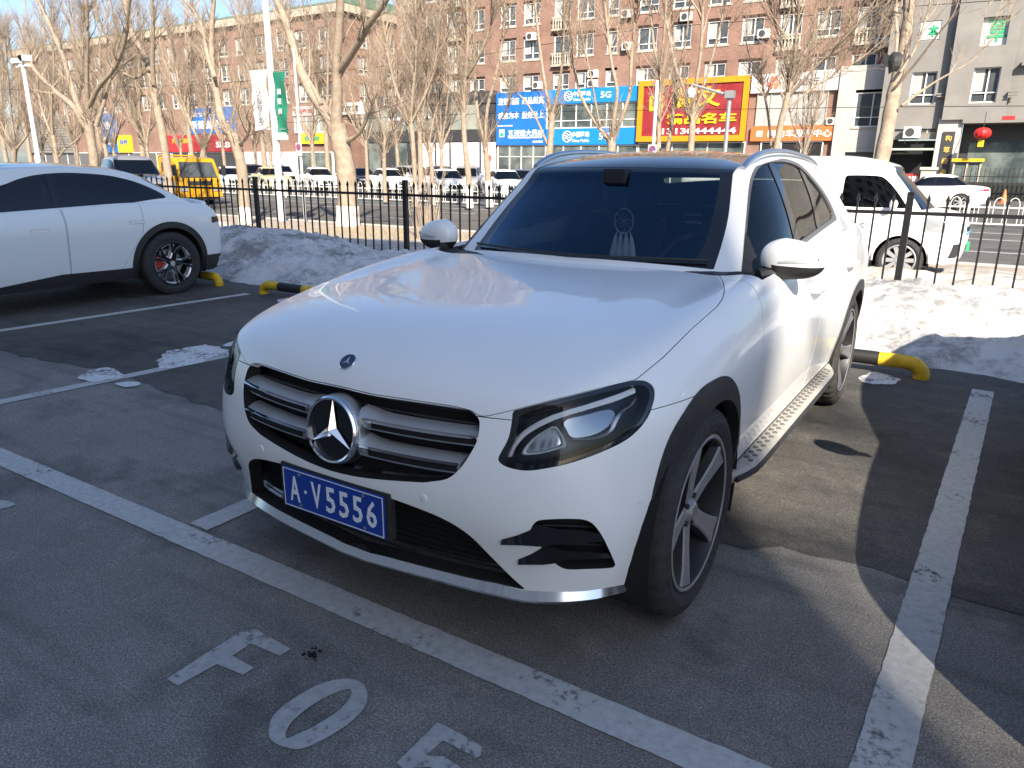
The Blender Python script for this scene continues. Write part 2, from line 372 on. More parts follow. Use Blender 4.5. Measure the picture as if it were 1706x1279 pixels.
stripe('bay_line', (1.585, .27), (1.735, 4.62), .135)
stripe('bay_line', (-1.065, .24), (-1.03, 4.5), .12)
stripe('bay_line', (-3.69, .20), (-3.38, 3.4), .11)
stripe('bay_line', (-6.06, .20), (-5.86, 4.3), .11)
stripe('bay_line', (-8.6, .20), (-8.4, 4.3), .11); stripe('bay_line', (4.3, .30), (4.45, 4.6), .13)
def ground_poly(name, px_pts, z=.004, material='letter_paint', hole=None):
    """a flat painted mark; the outline is given by where it lies in the photograph's ground plane"""
    P = [q2(*p) for p in px_pts]
    if hole is None: return sheet(name, P, z, material)
    H = [q2(*p) for p in hole]; k = len(P); me = bpy.data.meshes.new(name)
    me.from_pydata([(*p, z) for p in P+H], [], [(i, (i+1) % k, k+(i+1) % k, k+i) for i in range(k)])
    if me.polygons[0].normal.z < 0: me.flip_normals()
    me.materials.append(M[material]); o = bpy.data.objects.new(name, me); put(o); o['kind'] = 'structure'; return o
ground_poly('painted_letter', [(278.5, 1132.5), (296.6, 1144), (330, 1125), (362, 1107.6), (405, 1125.7), (423.5, 1114), (387, 1094), (419, 1073.6), (466, 1094), (484.6, 1082.7), (455, 1066), (426, 1049), (398.5, 1055.5), (340, 1092)])
c5 = lambda p: (400+p[0]/2.843, 980+p[1]/2.843)
ou = smooth_poly([(135, 680), (160, 605), (250, 530), (370, 462), (490, 432), (570, 450), (603, 500), (588, 570), (515, 645), (400, 718), (290, 765), (205, 755), (150, 725)], 4)
inn = smooth_poly([(215, 705), (232, 655), (285, 600), (370, 540), (450, 500), (515, 482), (528, 505), (505, 545), (460, 590), (395, 632), (330, 670), (270, 695), (235, 712)], 4)
ground_poly('painted_digit', [c5(p) for p in ou], hole=[c5(p) for p in inn])
ground_poly('painted_digit', [c5(p) for p in [(740, 832), (935, 640), (1020, 680), (1145, 755), (1138, 800), (1118, 808), (960, 725), (880, 798), (965, 800), (1040, 850), (1060, 920), (990, 1010), (860, 1070), (740, 1060), (760, 1010), (870, 1010), (960, 950), (970, 890), (900, 850), (830, 855), (790, 872)]])
ground_poly('painted_digit', [(-60, 852), (-30, 838), (0, 834), (22, 837), (26, 842), (8, 848), (-20, 852), (-45, 860)])
# pavement strip, kerb and road beyond the fence
sheet('pavement', [(-400, 7.6), (300, 7.6), (300, 13.3), (-400, 13.3)], -.003, 'paving')
kb = MB(); kb.box(-120, 60, 13.3, 13.5, -.2, .02); o = kb.build('kerb', 'concrete'); o['kind'] = 'structure'
sheet('road', [(-400, 13.5), (300, 13.5), (300, 24.6), (-400, 24.6)], -.10, 'road')
sheet('side_road', [(-400, 24.6), (300, 24.6), (300, 62), (-400, 62)], -.06, 'road')
for y in (17.0, 20.5):
    for k in range(-14, 5): 
        x = k*6.0+1; sheet('lane_line', [(x, y-.08), (x+3, y-.08), (x+3, y+.08), (x, y+.08)], -.094, 'line_paint')
sheet('lane_line', [(-120, 22.85), (60, 22.85), (60, 23.02), (-120, 23.02)], -.094, 'line_paint')
sheet('lane_line', [(-120, 14.1), (60, 14.1), (60, 14.25), (-120, 14.25)], -.094, 'line_paint')
# ground behind and around
# ------------------------------------------------------------------ snow
def snow_mat(name, white, dirt, thr, sc=3.):
    m = bpy.data.materials.new(name); m.use_nodes = True; t = m.node_tree; L = t.links; N = t.nodes; b = N['Principled BSDF']
    tc = N.new('ShaderNodeTexCoord')
    def noise(s, d, r=.65):
        n = N.new('ShaderNodeTexNoise'); n.inputs['Scale'].default_value = s; n.inputs['Detail'].default_value = d; n.inputs['Roughness'].default_value = r; L.new(tc.outputs['Object'], n.inputs['Vector']); return n
    a = noise(1.6, 7, .7); c = noise(11, 9, .8); f = noise(60, 4)
    ad = N.new('ShaderNodeMath'); ad.operation = 'MULTIPLY_ADD'; ad.inputs[1].default_value = .55; L.new(c.outputs['Fac'], ad.inputs[0]); L.new(a.outputs['Fac'], ad.inputs[2])
    r = N.new('ShaderNodeMapRange'); r.inputs[1].default_value = thr; r.inputs[2].default_value = thr+.17; r.inputs[4].default_value = .85; L.new(ad.outputs[0], r.inputs[0])
    mx = N.new('ShaderNodeMix'); mx.data_type = 'RGBA'; mx.inputs[6].default_value = (*white, 1); mx.inputs[7].default_value = (*dirt, 1); L.new(r.outputs[0], mx.inputs[0]); L.new(mx.outputs[2], b.inputs['Base Color'])
    b.inputs['Roughness'].default_value = .75; b.inputs['Subsurface Weight'].default_value = 0
    bp = N.new('ShaderNodeBump'); bp.inputs['Strength'].default_value = .6; bp.inputs['Distance'].default_value = .02
    h = N.new('ShaderNodeMath'); h.operation = 'MULTIPLY_ADD'; h.inputs[1].default_value = .25; L.new(f.outputs['Fac'], h.inputs[0]); L.new(c.outputs['Fac'], h.inputs[2]); L.new(h.outputs[0], bp.inputs['Height']); L.new(bp.outputs[0], b.inputs['Normal'])
    return m
M['snow'] = snow_mat('old dirty snow', (.55, .545, .535), (.15, .145, .138), .72)
M['snow_thin'] = snow_mat('thin snow', (.47, .46, .44), (.27, .235, .19), .70)
from mathutils import noise as mn
def hfield(name, x0, x1, y0, y1, nx, ny, h, material, kind='stuff'):
    xs = np.linspace(x0, x1, nx); ys = np.linspace(y0, y1, ny); v = [(x, y, h(x, y)) for y in ys for x in xs]
    f = [(j*nx+i, j*nx+i+1, (j+1)*nx+i+1, (j+1)*nx+i) for j in range(ny-1) for i in range(nx-1)]
    f = [q for q in f if max(v[i][2] for i in q) > -.02]
    me = bpy.data.meshes.new(name); me.from_pydata(v, [], f); me.polygons.foreach_set('use_smooth', [True]*len(f)); me.materials.append(M[material]); me.update()
    o = bpy.data.objects.new(name, me); put(o); o['kind'] = kind; return o
def fb(x, y, s, o=4, seed=0.): return mn.fractal(Vector((x*s+seed, y*s-seed, seed*.7)), .9, 2.1, o)
def sst(a, b, t): t = max(0., min(1., (t-a)/(b-a))); return t*t*(3-2*t)
def bank(x, y):
    y0 = 4.80+.22*fb(x, 0, .8, 3, 5.)+.25*sst(-6.2, -5.2, x)*(1-sst(.9, 2.4, x))-.35*math.exp(-((x+6.6)/.8)**2)
    A = .34+.12*fb(x, 1, .5, 3, 2.)+.10*math.exp(-((x-2.6)/1.2)**2)+.10*math.exp(-((x+8.2)/1.5)**2)
    up = sst(y0, y0+1.25, y); dn = 1-.82*sst(6.7, 7.8, y)
    h = A*up*dn+.060*fb(x, y, 2.2, 5, 9.)*min(1, up*2)+.075*abs(fb(x, y, 5., 6, 3.))*min(1, up*2)
    return h-.03*(1-min(1, up*6))-.012
hfield('snow_bank', -15, 9, 4.2, 8.35, 520, 130, bank, 'snow')
def strip(x, y):
    n = fb(x, y, .9, 4, 7.)
    lim = 10.6+.5*math.sin(x*.7)+(1.5 if x > -1 else 0)+.8*n
    h = .045*sst(lim+.5, lim-.5, y)+.05*max(0, n)*sst(lim+.4, lim-.6, y)+.02*fb(x, y, 6, 4, 1.)
    if x > -1.5: h += .10*math.exp(-((y-10.35)/.5)**2)*(1+fb(x, y, 3, 3))
    return h-.03+.02*sst(lim+.6, lim-.6, y)
hfield('snow_strip', -30, 12, 8.0, 13.2, 300, 60, strip, 'snow_thin')
# thin leftover snow on the bay line
def patch(name, px_pts):
    P = smooth_poly([q2(*p) for p in px_pts], 6); c = P.mean(0); n = len(P)
    Q = [c+(p-c)*(1+.22*fb(p[0], p[1], 9, 4, 4.)) for p in P]; o = sheet(name, [tuple(p) for p in Q], .0075, 'snow_film', 'stuff')
    return o
patch('snow_patch', [(262, 604), (275, 590), (300, 582), (340, 577), (368, 578), (380, 590), (350, 598), (330, 606), (290, 614), (270, 613)])
patch('snow_patch', [(372, 576), (392, 568), (415, 562), (425, 566), (405, 573), (385, 577)])
patch('snow_patch', [(130, 630), (150, 618), (180, 614), (200, 620), (205, 628), (175, 636), (150, 636)])
patch('snow_patch', [(193, 640), (215, 637), (234, 638), (230, 643), (208, 646)])
patch('snow_patch', [(1430, 634), (1450, 622), (1480, 626), (1500, 634), (1490, 640), (1455, 641)])
patch('snow_patch', [(462, 501), (480, 497), (497, 502), (490, 507), (472, 506)])
# ------------------------------------------------------------------ fence
M['fence_black'] = mat('black painted steel', (.012, .012, .013), .38, noise=.3, nscale=12)
fence = thing('iron_fence', 'black iron picket fence with spear tips along the snow bank behind the bays', 'fence', (0, 7.95, 0))
FY = 0.
post = MB().box(-.035, .035, -.035, .035, -.25, 1.27, bev=.006); post.prism([(-.045, 1.27), (.045, 1.27), (.03, 1.285), (0, 1.295), (-.03, 1.285)], 'y', -.045, .045)
PX = [-17.38, -13.74, -10.10, -6.46, -2.83, .79, 4.43, 8.07]
p0 = post.build('post', 'fence_black', fence); p0.location = (PX[0], 0, 0)
for x in PX[1:]: link_mesh('post', p0.data, fence, (x, 0, 0))
rl = MB().box(.035, 3.60, -.018, .018, -.02, .02)
r0 = rl.build('rail', 'fence_black', fence); r0.location = (PX[0], 0, 1.06)
br = MB(); br.lathe([(.001, .004), (.009, .004), (.010, 0)], 8, Matrix.Translation((0, -.02, 0)) @ Matrix.Rotation(R(-90), 4, 'Z'))
for i, x in enumerate(PX[:-1]):
    if i: link_mesh('rail', r0.data, fence, (x, 0, 1.06))
    link_mesh('rail', r0.data, fence, (x, 0, .06))
pk = MB(); pk.box(-.010, .010, -.010, .010, -.02, 1.17)
pk.add([(-.010, -.010, 1.17), (.010, -.010, 1.17), (.010, .010, 1.17), (-.010, .010, 1.17), (-.021, -.011, 1.205), (.021, -.011, 1.205), (.021, .011, 1.205), (-.021, .011, 1.205), (0, 0, 1.275)],
       [(0, 1, 5, 4), (1, 2, 6, 5), (2, 3, 7, 6), (3, 0, 4, 7), (4, 5, 8), (5, 6, 8), (6, 7, 8), (7, 4, 8)])
k0 = None
for x in PX[:-1]:
    for j in range(1, 20):
        xx = x+3.64*j/20
        if k0 is None: k0 = pk.build('picket', 'fence_black', fence); k0.location = (xx, 0, 0)
        else: link_mesh('picket', k0.data, fence, (xx, 0, 0))
# ------------------------------------------------------------------ wheel stops
M['stop_yellow'] = mat('yellow bumper paint', (.62, .40, .02), .5, noise=.2, nscale=15); M['stop_black'] = mat('black bumper paint', (.02, .02, .02), .55)
def wheel_stop(x0, x1, y, label):
    t = thing('wheel_stop', label, 'wheel stop', ((x0+x1)/2, y, 0), group='yellow and black tubular wheel stops'); L_ = (x1-x0)/2; r = .055
    e = smooth_poly([(-L_, 0, -.02), (-L_, 0, .05), (-L_+.05, 0, .10), (-L_+.13, 0, .115), (-L_+.30, 0, .115)], 4, False)
    for sg in (1, -1): MB().tube([(p[0]*-sg, p[1], p[2]) for p in e], r, 12).build('yellow_end', 'stop_yellow', t)
    n = 3; w = (2*L_-.60)/n
    for k in range(n):
        MB().tube([(-L_+.30+k*w, 0, .115), (-L_+.30+(k+1)*w, 0, .115)], r*.985, 12).build('tube', 'stop_black' if k % 2 == 0 else 'stop_yellow', t)
    return t
wheel_stop(-.55, 1.33, 4.72, 'yellow and black wheel stop behind the rear wheels of the star grille SUV')
wheel_stop(-5.72, -3.9, 4.42, 'yellow and black wheel stop at the head of the empty bay')
wheel_stop(-8.66, -6.68, 4.50, 'yellow wheel stop end poking out behind the fastback car')
# dark bit of debris on the asphalt
M['soot'] = mat('black crumbs', (.006, .006, .006), .9)
mb = MB(); c = gp(518, 1091); rr = random.Random(5)
for k in range(26):
    x = c.x+rr.gauss(0, .016); y = c.y+rr.gauss(0, .012); s_ = rr.uniform(.002, .008); mb.lathe([(.0005, s_*.5), (s_*.8, s_*.3), (s_, 0)], 5, Matrix.Translation((x, y, .003)) @ Matrix.Rotation(R(-90), 4, 'Y') @ Matrix.Scale(rr.uniform(.6, 1.4), 4, (0, 1, 0)))
o = mb.build('debris', 'soot'); o['kind'] = 'stuff'
# ================================================================== buildings across the road
FACY = 56.0
def X56(u, v=120, Y=FACY): return at(u, v, 'y', Y).x
def brick_mat(name, c1, c2, mortar, sx=4.2, sz=13.):
    m = bpy.data.materials.new(name); m.use_nodes = True; t = m.node_tree; L = t.links; N = t.nodes; b = N['Principled BSDF']
    tc = N.new('ShaderNodeTexCoord'); sp = N.new('ShaderNodeSeparateXYZ'); L.new(tc.outputs['Object'], sp.inputs[0])
    ad = N.new('ShaderNodeMath'); ad.operation = 'ADD'; L.new(sp.outputs[0], ad.inputs[0]); L.new(sp.outputs[1], ad.inputs[1])
    cb = N.new('ShaderNodeCombineXYZ'); L.new(ad.outputs[0], cb.inputs[0]); L.new(sp.outputs[2], cb.inputs[1])
    br = N.new('ShaderNodeTexBrick'); br.inputs['Scale'].default_value = 1; br.inputs['Brick Width'].default_value = .25; br.inputs['Row Height'].default_value = .075; br.inputs['Mortar Size'].default_value = .008
    br.inputs['Color1'].default_value = (*c1, 1); br.inputs['Color2'].default_value = (*c2, 1); br.inputs['Mortar'].default_value = (*mortar, 1); L.new(cb.outputs[0], br.inputs['Vector'])
    n = N.new('ShaderNodeTexNoise'); n.inputs['Scale'].default_value = .5; n.inputs['Detail'].default_value = 7; n.inputs['Roughness'].default_value = .7; L.new(tc.outputs['Object'], n.inputs['Vector'])
    r = N.new('ShaderNodeMapRange'); r.inputs[1].default_value = .3; r.inputs[2].default_value = .7; r.inputs[3].default_value = .68; r.inputs[4].default_value = 1.15; L.new(n.outputs['Fac'], r.inputs[0])
    mx = N.new('ShaderNodeMix'); mx.data_type = 'RGBA'; mx.blend_type = 'MULTIPLY'; mx.inputs[0].default_value = 1; L.new(br.outputs[0], mx.inputs[6]); c2_ = N.new('ShaderNodeCombineColor'); [L.new(r.outputs[0], c2_.inputs[i]) for i in range(3)]; L.new(c2_.outputs[0], mx.inputs[7])
    L.new(mx.outputs[2], b.inputs['Base Color']); b.inputs['Roughness'].default_value = .9; return m
M['brick'] = brick_mat('red brick', (.275, .142, .103), (.21, .108, .079), (.28, .22, .175))
M['grey_render'] = mat('grey weathered render', (.175, .165, .152), .9, col2=(.245, .232, .213), nscale=.6, ndetail=8)
M['white_render'] = mat('pale render', (.38, .36, .33), .9, col2=(.48, .455, .42), nscale=.5, ndetail=8)
M['stone_trim'] = mat('weathered stone trim', (.38, .34, .27), .9, noise=.2, nscale=3)
M['cream_trim'] = mat('cream cornice paint', (.48, .42, .33), .85, noise=.1, nscale=2); M['roof_green'] = mat('green tin roof', (.10, .20, .14), .6)
M['frame_white'] = mat('white window frame', (.72, .72, .70), .5); M['pane'] = mat('window pane', (.035, .045, .055), .06, spec=.9, col2=(.10, .11, .11), nscale=.4); M['curtain'] = mat('pale window blind', (.42, .42, .40), .7, col2=(.30, .31, .30), nscale=1.5)
M['ac_white'] = mat('air conditioner white', (.66, .65, .61), .5, noise=.08, nscale=3); M['grille_dark'] = mat('dark fan grille', (.05, .05, .05), .6); M['rust_steel'] = mat('dark bracket steel', (.07, .06, .055), .7)
M['shop_dark'] = mat('dark shop fascia', (.045, .045, .048), .5, noise=.2, nscale=.5); M['shop_glass'] = mat('shop glass', (.05, .065, .065), .08, spec=.9, col2=(.20, .23, .21), nscale=.35, thr=(.42, .62)); M['shop_white'] = mat('pale lilac shop blind', (.60, .56, .62), .6, col2=(.72, .70, .72), nscale=.7)
M['sign_blue'] = mat('sign blue', (.018, .14, .46), .4, noise=.12, nscale=.8); M['sign_cyan_blue'] = mat('bright sign blue', (.012, .20, .56), .4, noise=.05, nscale=.8); M['sign_red'] = mat('sign red', (.20, .012, .016), .5, col2=(.29, .035, .038), nscale=.9); M['sign_yellow'] = mat('sign yellow', (.52, .25, .010), .45); M['sign_orange'] = mat('sign orange', (.62, .155, .045), .45)
M['sign_white'] = mat('sign white', (.60, .59, .58), .5, noise=.04, nscale=1); M['letter_white'] = mat('letter white', (.80, .80, .80), .5); M['letter_yellow'] = mat('letter yellow', (.74, .46, .02), .45); M['letter_black'] = mat('letter black', (.03, .03, .03), .5); M['letter_green'] = mat('letter green', (.03, .35, .15), .5); M['letter_gold'] = mat('letter gold', (.65, .43, .10), .45); M['banner_green'] = mat('banner green', (.015, .17, .11), .7, noise=.15, nscale=2); M['logo_orange'] = mat('logo orange', (.80, .20, .10), .45)
M['shutter'] = mat('roller shutter grey', (.12, .115, .115), .6); M['red_plain'] = mat('plain red', (.50, .03, .03), .5); M['dark_opening'] = mat('dark opening', (.015, .015, .015), .9)

def text_mesh(txt, w, h, name, material, parent, loc, depth=.03, bold=0.):
    """lettering in the XZ plane facing -Y, its box w x h centred on loc"""
    cu = bpy.data.curves.new('lettering', 'FONT'); cu.body = txt; cu.size = 1; cu.extrude = depth/2; cu.offset = bold; cu.resolution_u = 2
    o = bpy.data.objects.new('lettering', cu); COL.objects.link(o); dg = bpy.context.evaluated_depsgraph_get(); me = bpy.data.meshes.new_from_object(o.evaluated_get(dg)); bpy.data.objects.remove(o); bpy.data.curves.remove(cu)
    n = len(me.vertices); co = np.empty(n*3); me.vertices.foreach_get('co', co); co = co.reshape(-1, 3)
    lo = co.min(0); hi = co.max(0); sx = w/max(hi[0]-lo[0], 1e-6); sy = h/max(hi[1]-lo[1], 1e-6)
    out = np.empty_like(co); out[:, 0] = (co[:, 0]-(lo[0]+hi[0])/2)*sx; out[:, 2] = (co[:, 1]-(lo[1]+hi[1])/2)*sy; out[:, 1] = -co[:, 2]
    me.vertices.foreach_set('co', out.ravel()); me.update(); me.materials.clear(); me.materials.append(M[material]); me.name = name
    ob = bpy.data.objects.new(name, me); ob.location = loc; put(ob, parent); KIDS_add(ob, parent); return ob
# --- window kinds, built once, shared
WM = {}
def window_meshes(w, h, kind):
    key = (round(w, 2), round(h, 2), kind)
    if key in WM: return WM[key]
    fr = MB(); t = .07; d0, d1 = .02, .10
    fr.box(-w/2, w/2, d0, d1, h-t, h); fr.box(-w/2, w/2, d0, d1, 0, t); fr.box(-w/2, -w/2+t, d0, d1, t, h-t); fr.box(w/2-t, w/2, d0, d1, t, h-t)
    tr = h*.27
    fr.box(-w/2+t, w/2-t, d0+.003, d1, tr, tr+t*.8)
    if w > 1: fr.box(-t/2+.1, t/2+.1, d0+.006, d1, t, tr); fr.box(-t/2+.1, t/2+.1, d0+.006, d1, tr+t*.8, h-t)
    if w > 2.2:
        for x in (-w*.27, w*.3): fr.box(x-t/2, x+t/2, d0+.008, d1, t, tr); fr.box(x-t/2, x+t/2, d0+.008, d1, tr+t*.8, h-t)
    tmp = fr.build('window', 'frame_white'); pa = MB().box(-w/2+.01, w/2-.01, .11, .13, .01, h-.01).build('pane', 'pane')
    cu = MB().box(-w/2+.05, -w/2+w*.42, .085, .095, h*.33, h-.08).build('blind', 'curtain')
    sl_ = MB().box(-w/2-.10, w/2+.10, -.08, .16, -.13, -.002).build('sill', 'stone_trim'); li = MB().box(-w/2-.08, w/2+.08, -.03, .16, h+.002, h+.18).build('lintel', 'stone_trim')
    WM[key] = [o.data for o in (tmp, pa, cu, sl_, li)]
    for o in (tmp, pa, cu, sl_, li): bpy.data.objects.remove(o)
    return WM[key]
wr = random.Random(11)
def add_window(par, x, z, w, h, y=0., blind=None):
    a = window_meshes(w, h, 'w'); f = link_mesh('window', a[0], par, (x, y, z)); link_mesh('pane', a[1], f)
    if blind if blind is not None else wr.random() < .55: link_mesh('blind', a[2], f)
    link_mesh('sill', a[3], f); link_mesh('lintel', a[4], f); return f
def wall_with_holes(name, x0, x1, z0, z1, holes, material, parent, depth=.22, y=0.):
    """a wall facing -Y with real openings; holes: (xa, xb, za, zb)"""
    xs = sorted({x0, x1, *[h[0] for h in holes], *[h[1] for h in holes]}); zs = sorted({z0, z1, *[h[2] for h in holes], *[h[3] for h in holes]})
    xs = [x for x in xs if x0 <= x <= x1]; zs = [z for z in zs if z0 <= z <= z1]; mb = MB(); ix = {}; v = []; f = []
    def vid(i, j):
        if (i, j) not in ix: ix[(i, j)] = len(v); v.append((xs[i], y, zs[j]))
        return ix[(i, j)]
    H = np.array(holes) if holes else np.zeros((0, 4))
    for i in range(len(xs)-1):
        for j in range(len(zs)-1):
            cx = (xs[i]+xs[i+1])/2; cz = (zs[j]+zs[j+1])/2
            if len(H) and ((H[:, 0] < cx) & (H[:, 1] > cx) & (H[:, 2] < cz) & (H[:, 3] > cz)).any(): continue
            f.append((vid(i, j), vid(i+1, j), vid(i+1, j+1), vid(i, j+1)))
    mb.add(v, f)
    for a, b, c, d in holes:
        mb.add([(a, y, c), (b, y, c), (b, y, d), (a, y, d), (a, y+depth, c), (b, y+depth, c), (b, y+depth, d), (a, y+depth, d)], [(0, 4, 5, 1), (1, 5, 6, 2), (2, 6, 7, 3), (3, 7, 4, 0)])
    return mb.build(name, material, parent)
def ac_unit(x, z, y, label, s=1.):
    t = thing('air_conditioner', label, 'air conditioner', (x, y, z), group='air conditioners on the walls')
    MB().box(-.42*s, .42*s, -.36, -.04, 0, .58*s, bev=.03).build('casing', 'ac_white', t)
    MB().lathe([(.23*s, .0), (.23*s, .012), (.001, .016)], 20, Matrix.Translation((-.10*s, -.36, .29*s)) @ Matrix.Rotation(R(-90), 4, 'Z')).build('fan_grille', 'grille_dark', t)
    b = MB()
    for sx in (-.3, .3): b.box(sx*s-.02, sx*s+.02, -.34, .02, -.045, -.005); b.tube([(sx*s, -.32, -.03), (sx*s, .0, -.36)], .015, 5)
    b.build('bracket', 'rust_steel', t); return t
# ------------------------------------------------------------------ A: red brick block in the middle
bA = thing('apartment_building', 'red brick apartment block above the blue and red shop signs', 'building', (0, FACY, 0))
xL, xR = X56(662, 60), -5.4; SILLS = [7.75, 10.25, 12.95, 15.65, 18.35]; WH = 1.62
cols = [(683, 'b'), (722, 'w'), (757, 'b'), (795, 'w'), (846, 'w'), (885, 'w'), (935, 'b'), (973, 'w'), (1018, 'n'), (1076, 'w'), (1131, 'w'), (1191, 'w'), (1248, 'w'), (1310, 'b'), (1371, 'w'), (1437, 'b')]
holes = []; todo = []
for u, k in cols:
    x = X56(u); w = {'w': 1.55, 'b': 1.5, 'n': .9}[k]
    for i, z in enumerate(SILLS):
        h = WH if i else 1.25
        zz = z if i else 7.75
        if k == 'b': zz -= .55 if i else 0; h += .55 if i else 0
        holes.append((x-w/2, x+w/2, zz, zz+h)); todo.append((x, zz, w, h, k, i))
wall_with_holes('wall', xL, xR, 0, 20.6, holes, 'brick', bA)
sdw = MB(); sdw.box(xL, xL+.3, .001, 14, 0, 20.6); sdw.build('side_wall', 'brick', bA); MB().box(xL-.1, xR, -.15, 14, 20.6, 21.1).build('roof', 'cream_trim', bA)
MB().box(xL+.31, xR, .5, .6, 0, 20.5).build('room_backing', 'dark_opening', bA)
bal = MB(); bal.box(-.85, .85, -.32, 0, -.16, 0); bal.box(-.85, .85, -.32, -.20, .75, .87); bal_o = bal.build('balcony', 'stone_trim'); bal_m = bal_o.data
bs = MB(); bs.lathe([(.05, 0), (.075, .18), (.045, .45), (.06, .75)], 8, Matrix.Rotation(R(-90), 4, 'Y')); bs_o = bs.build('baluster', 'cream_trim'); bs_m = bs_o.data
bpy.data.objects.remove(bal_o); bpy.data.objects.remove(bs_o)
for x, z, w, h, k, i in todo:
    add_window(bA, x, z, w, h, .03)
    if k == 'b' and i in (1, 2, 3):
        b_ = link_mesh('balcony', bal_m, bA, (x, 0, z-.02))
        for q in range(7): link_mesh('baluster', bs_m, b_, (-.72+q*.24, -.26, 0))
for u, v, pl in ((887, 60, 'above the pharmacy board'), (1046, 22, 'high between two windows near the big poplars'), (1047, 76, 'beside a window above the telecom sign'), (1145, 27, 'above the number board, partly behind branches'), (990, 122, 'just above the telecom sign, upper of a pair'), (989, 138, 'just above the telecom sign, lower of a pair'), (1274, 55, 'right of a window above the red board'), (1471, 70, 'at the right end of the brick wall'), (692, 146, 'low at the left end of the brick block'), (897, 141, 'standing on top of the pharmacy board')):
    p = at(u, v, 'y', FACY); ac_unit(p.x, p.z-.35, FACY, 'white air conditioner '+pl)
# ------------------------------------------------------------------ shops under A (each sign a thing of its own)
def board(name, label, x0, x1, z0, z1, material, y=FACY, proud=.28, border=None, cat='sign'):
    t = thing(name, label, cat, ((x0+x1)/2, y-proud, (z0+z1)/2)); w = x1-x0; h = z1-z0
    MB().box(-w/2, w/2, 0, proud-.005, -h/2, h/2).build('panel', material, t)
    if border:
        b = border[0]; f = MB(); f.box(-w/2-b*.2, w/2+b*.2, -.10, .02, h/2-b, h/2+b*.2); f.box(-w/2-b*.2, w/2+b*.2, -.10, .02, -h/2-b*.2, -h/2+b); f.box(-w/2-b*.2, -w/2+b, -.098, .02, -h/2+b, h/2-b); f.box(w/2-b, w/2+b*.2, -.098, .02, -h/2+b, h/2-b); f.build('frame', border[1], t)
    return t, w, h
x0, x1 = X56(830), X56(913)
pb, w, h = board('shop_sign', 'tall blue pharmacy board with four rows of white characters', x0, x1, 3.40, 7.72, 'sign_blue')
for txt, ww, hh, cx, cz in (('连锁药店', .43, .135, -.24, .33), ('药品保真', .43, .135, .25, .33), ('诚信为本', .43, .135, -.24, .065), ('服务至上', .43, .135, .25, .065), ('五洲通大药房', .72, .13, .11, -.275), ('WUZHOUTONG LARGE PHARMACY', .70, .035, .10, -.36), ('昆仑路店', .20, .045, .36, -.44), ('医保定点零售药店', .32, .03, -.31, -.13)):
    text_mesh(txt, w*ww, h*hh, 'lettering', 'letter_white', pb, (w*cx, -.02, h*cz), .03, .012)
lg = MB().box(-.26, .26, -.03, 0, -.32, .32).build('logo', 'letter_white', pb); lg.location = (-w*.38, 0, -h*.27)
MB().prism([(-.20, -.26), (.20, -.26), (.20, .05), (-.05, .02), (-.20, -.12)], 'y', -.045, -.03).build('logo_mark', 'letter_green', lg)
for k in range(6):
    MB().box(-.02, .02, -.35, 0, 0, .04).build('lamp_arm', 'rust_steel', pb).location = (-w/2+.5+k*(w-1)/5, 0, h/2+.02)
x0, x1 = X56(914), X56(1068, 140)
def swirl(par, x, z, r):
    t = MB(); t.ring([Vector((r*math.cos(a), 0, r*math.sin(a))) for a in np.linspace(0, 2*math.pi, 28, endpoint=False)], r*.10, 6)
    for k in (-1, 0, 1):
        t.tube([(r*(-.75+.1*abs(k))+i*0+r*1.3*q/6*1.1, -.01, k*r*.45+r*.22*math.sin(q/6*2*math.pi)) for i, q in enumerate(range(7))], r*.09, 6)
    o = t.build('logo', 'letter_white', par); o.location = (x, -.03, z)
for zz0, zz1, nm in ((6.62, 7.74, 'upper blue telecom sign strip above the shop windows'), (3.38, 4.66, 'lower blue telecom sign strip below the shop windows')):
    tb, w, h = board('shop_sign', nm, x0+.02, x1-.02, zz0, zz1, 'sign_cyan_blue')
    swirl(tb, -w*.25, 0, h*.33); text_mesh('中国移动', w*.19, h*.36, 'lettering', 'letter_white', tb, (-w*.10, -.02, h*.13), .03, .008); text_mesh('China Mobile', w*.19, h*.18, 'lettering', 'letter_white', tb, (-w*.10, -.02, -h*.25), .03, .006); text_mesh('5G', w*.11, h*.42, 'lettering', 'letter_white', tb, (w*.16, -.02, 0), .03, .01)
def shop_window(label, x0, x1, z0, z1, n, y=FACY, gm='shop_glass', proud=.12, fm='frame_white', mid=None):
    t = thing('shop_window', label, 'shop front', ((x0+x1)/2, y-proud, z0)); w = x1-x0; h = z1-z0
    MB().box(-w/2, w/2, .03, proud-.006, 0, h).build('glass', gm, t); f = MB()
    for k in range(n+1): f.box(-w/2+w*k/n-.04, -w/2+w*k/n+.04, -.03, .029, 0, h)
    f.build('mullion', fm, t)['kind'] = 'stuff'; g = MB(); g.box(-w/2, w/2, -.025, .028, 0, .08); g.box(-w/2, w/2, -.025, .028, h-.08, h)
    if mid: g.box(-w/2, w/2, -.025, .028, h*mid, h*mid+.06)
    g.build('frame', fm, t); return t
shop_window('row of upper windows between the two blue telecom strips', x0, x1, 4.68, 6.60, 6, mid=.3)
shop_window('ground floor shop front under the blue telecom strips', x0, x1, .1, 3.36, 5, gm='shop_glass')
shop_window('ground floor pharmacy entrance with white framed doors', X56(830)+.1, X56(913), .1, 3.38, 4, mid=.7)
x0, x1 = X56(1071, 137), X56(1252, 130)
rb, w, h = board('shop_sign', 'large red car dealer board with thick yellow frame and yellow characters', x0, x1, 3.62, 7.95, 'sign_red', proud=.5, border=(.34, 'sign_yellow'))
text_mesh('德文', w*.42, h*.33, 'lettering', 'letter_yellow', rb, (w*.055, -.05, h*.21), .05, .025)
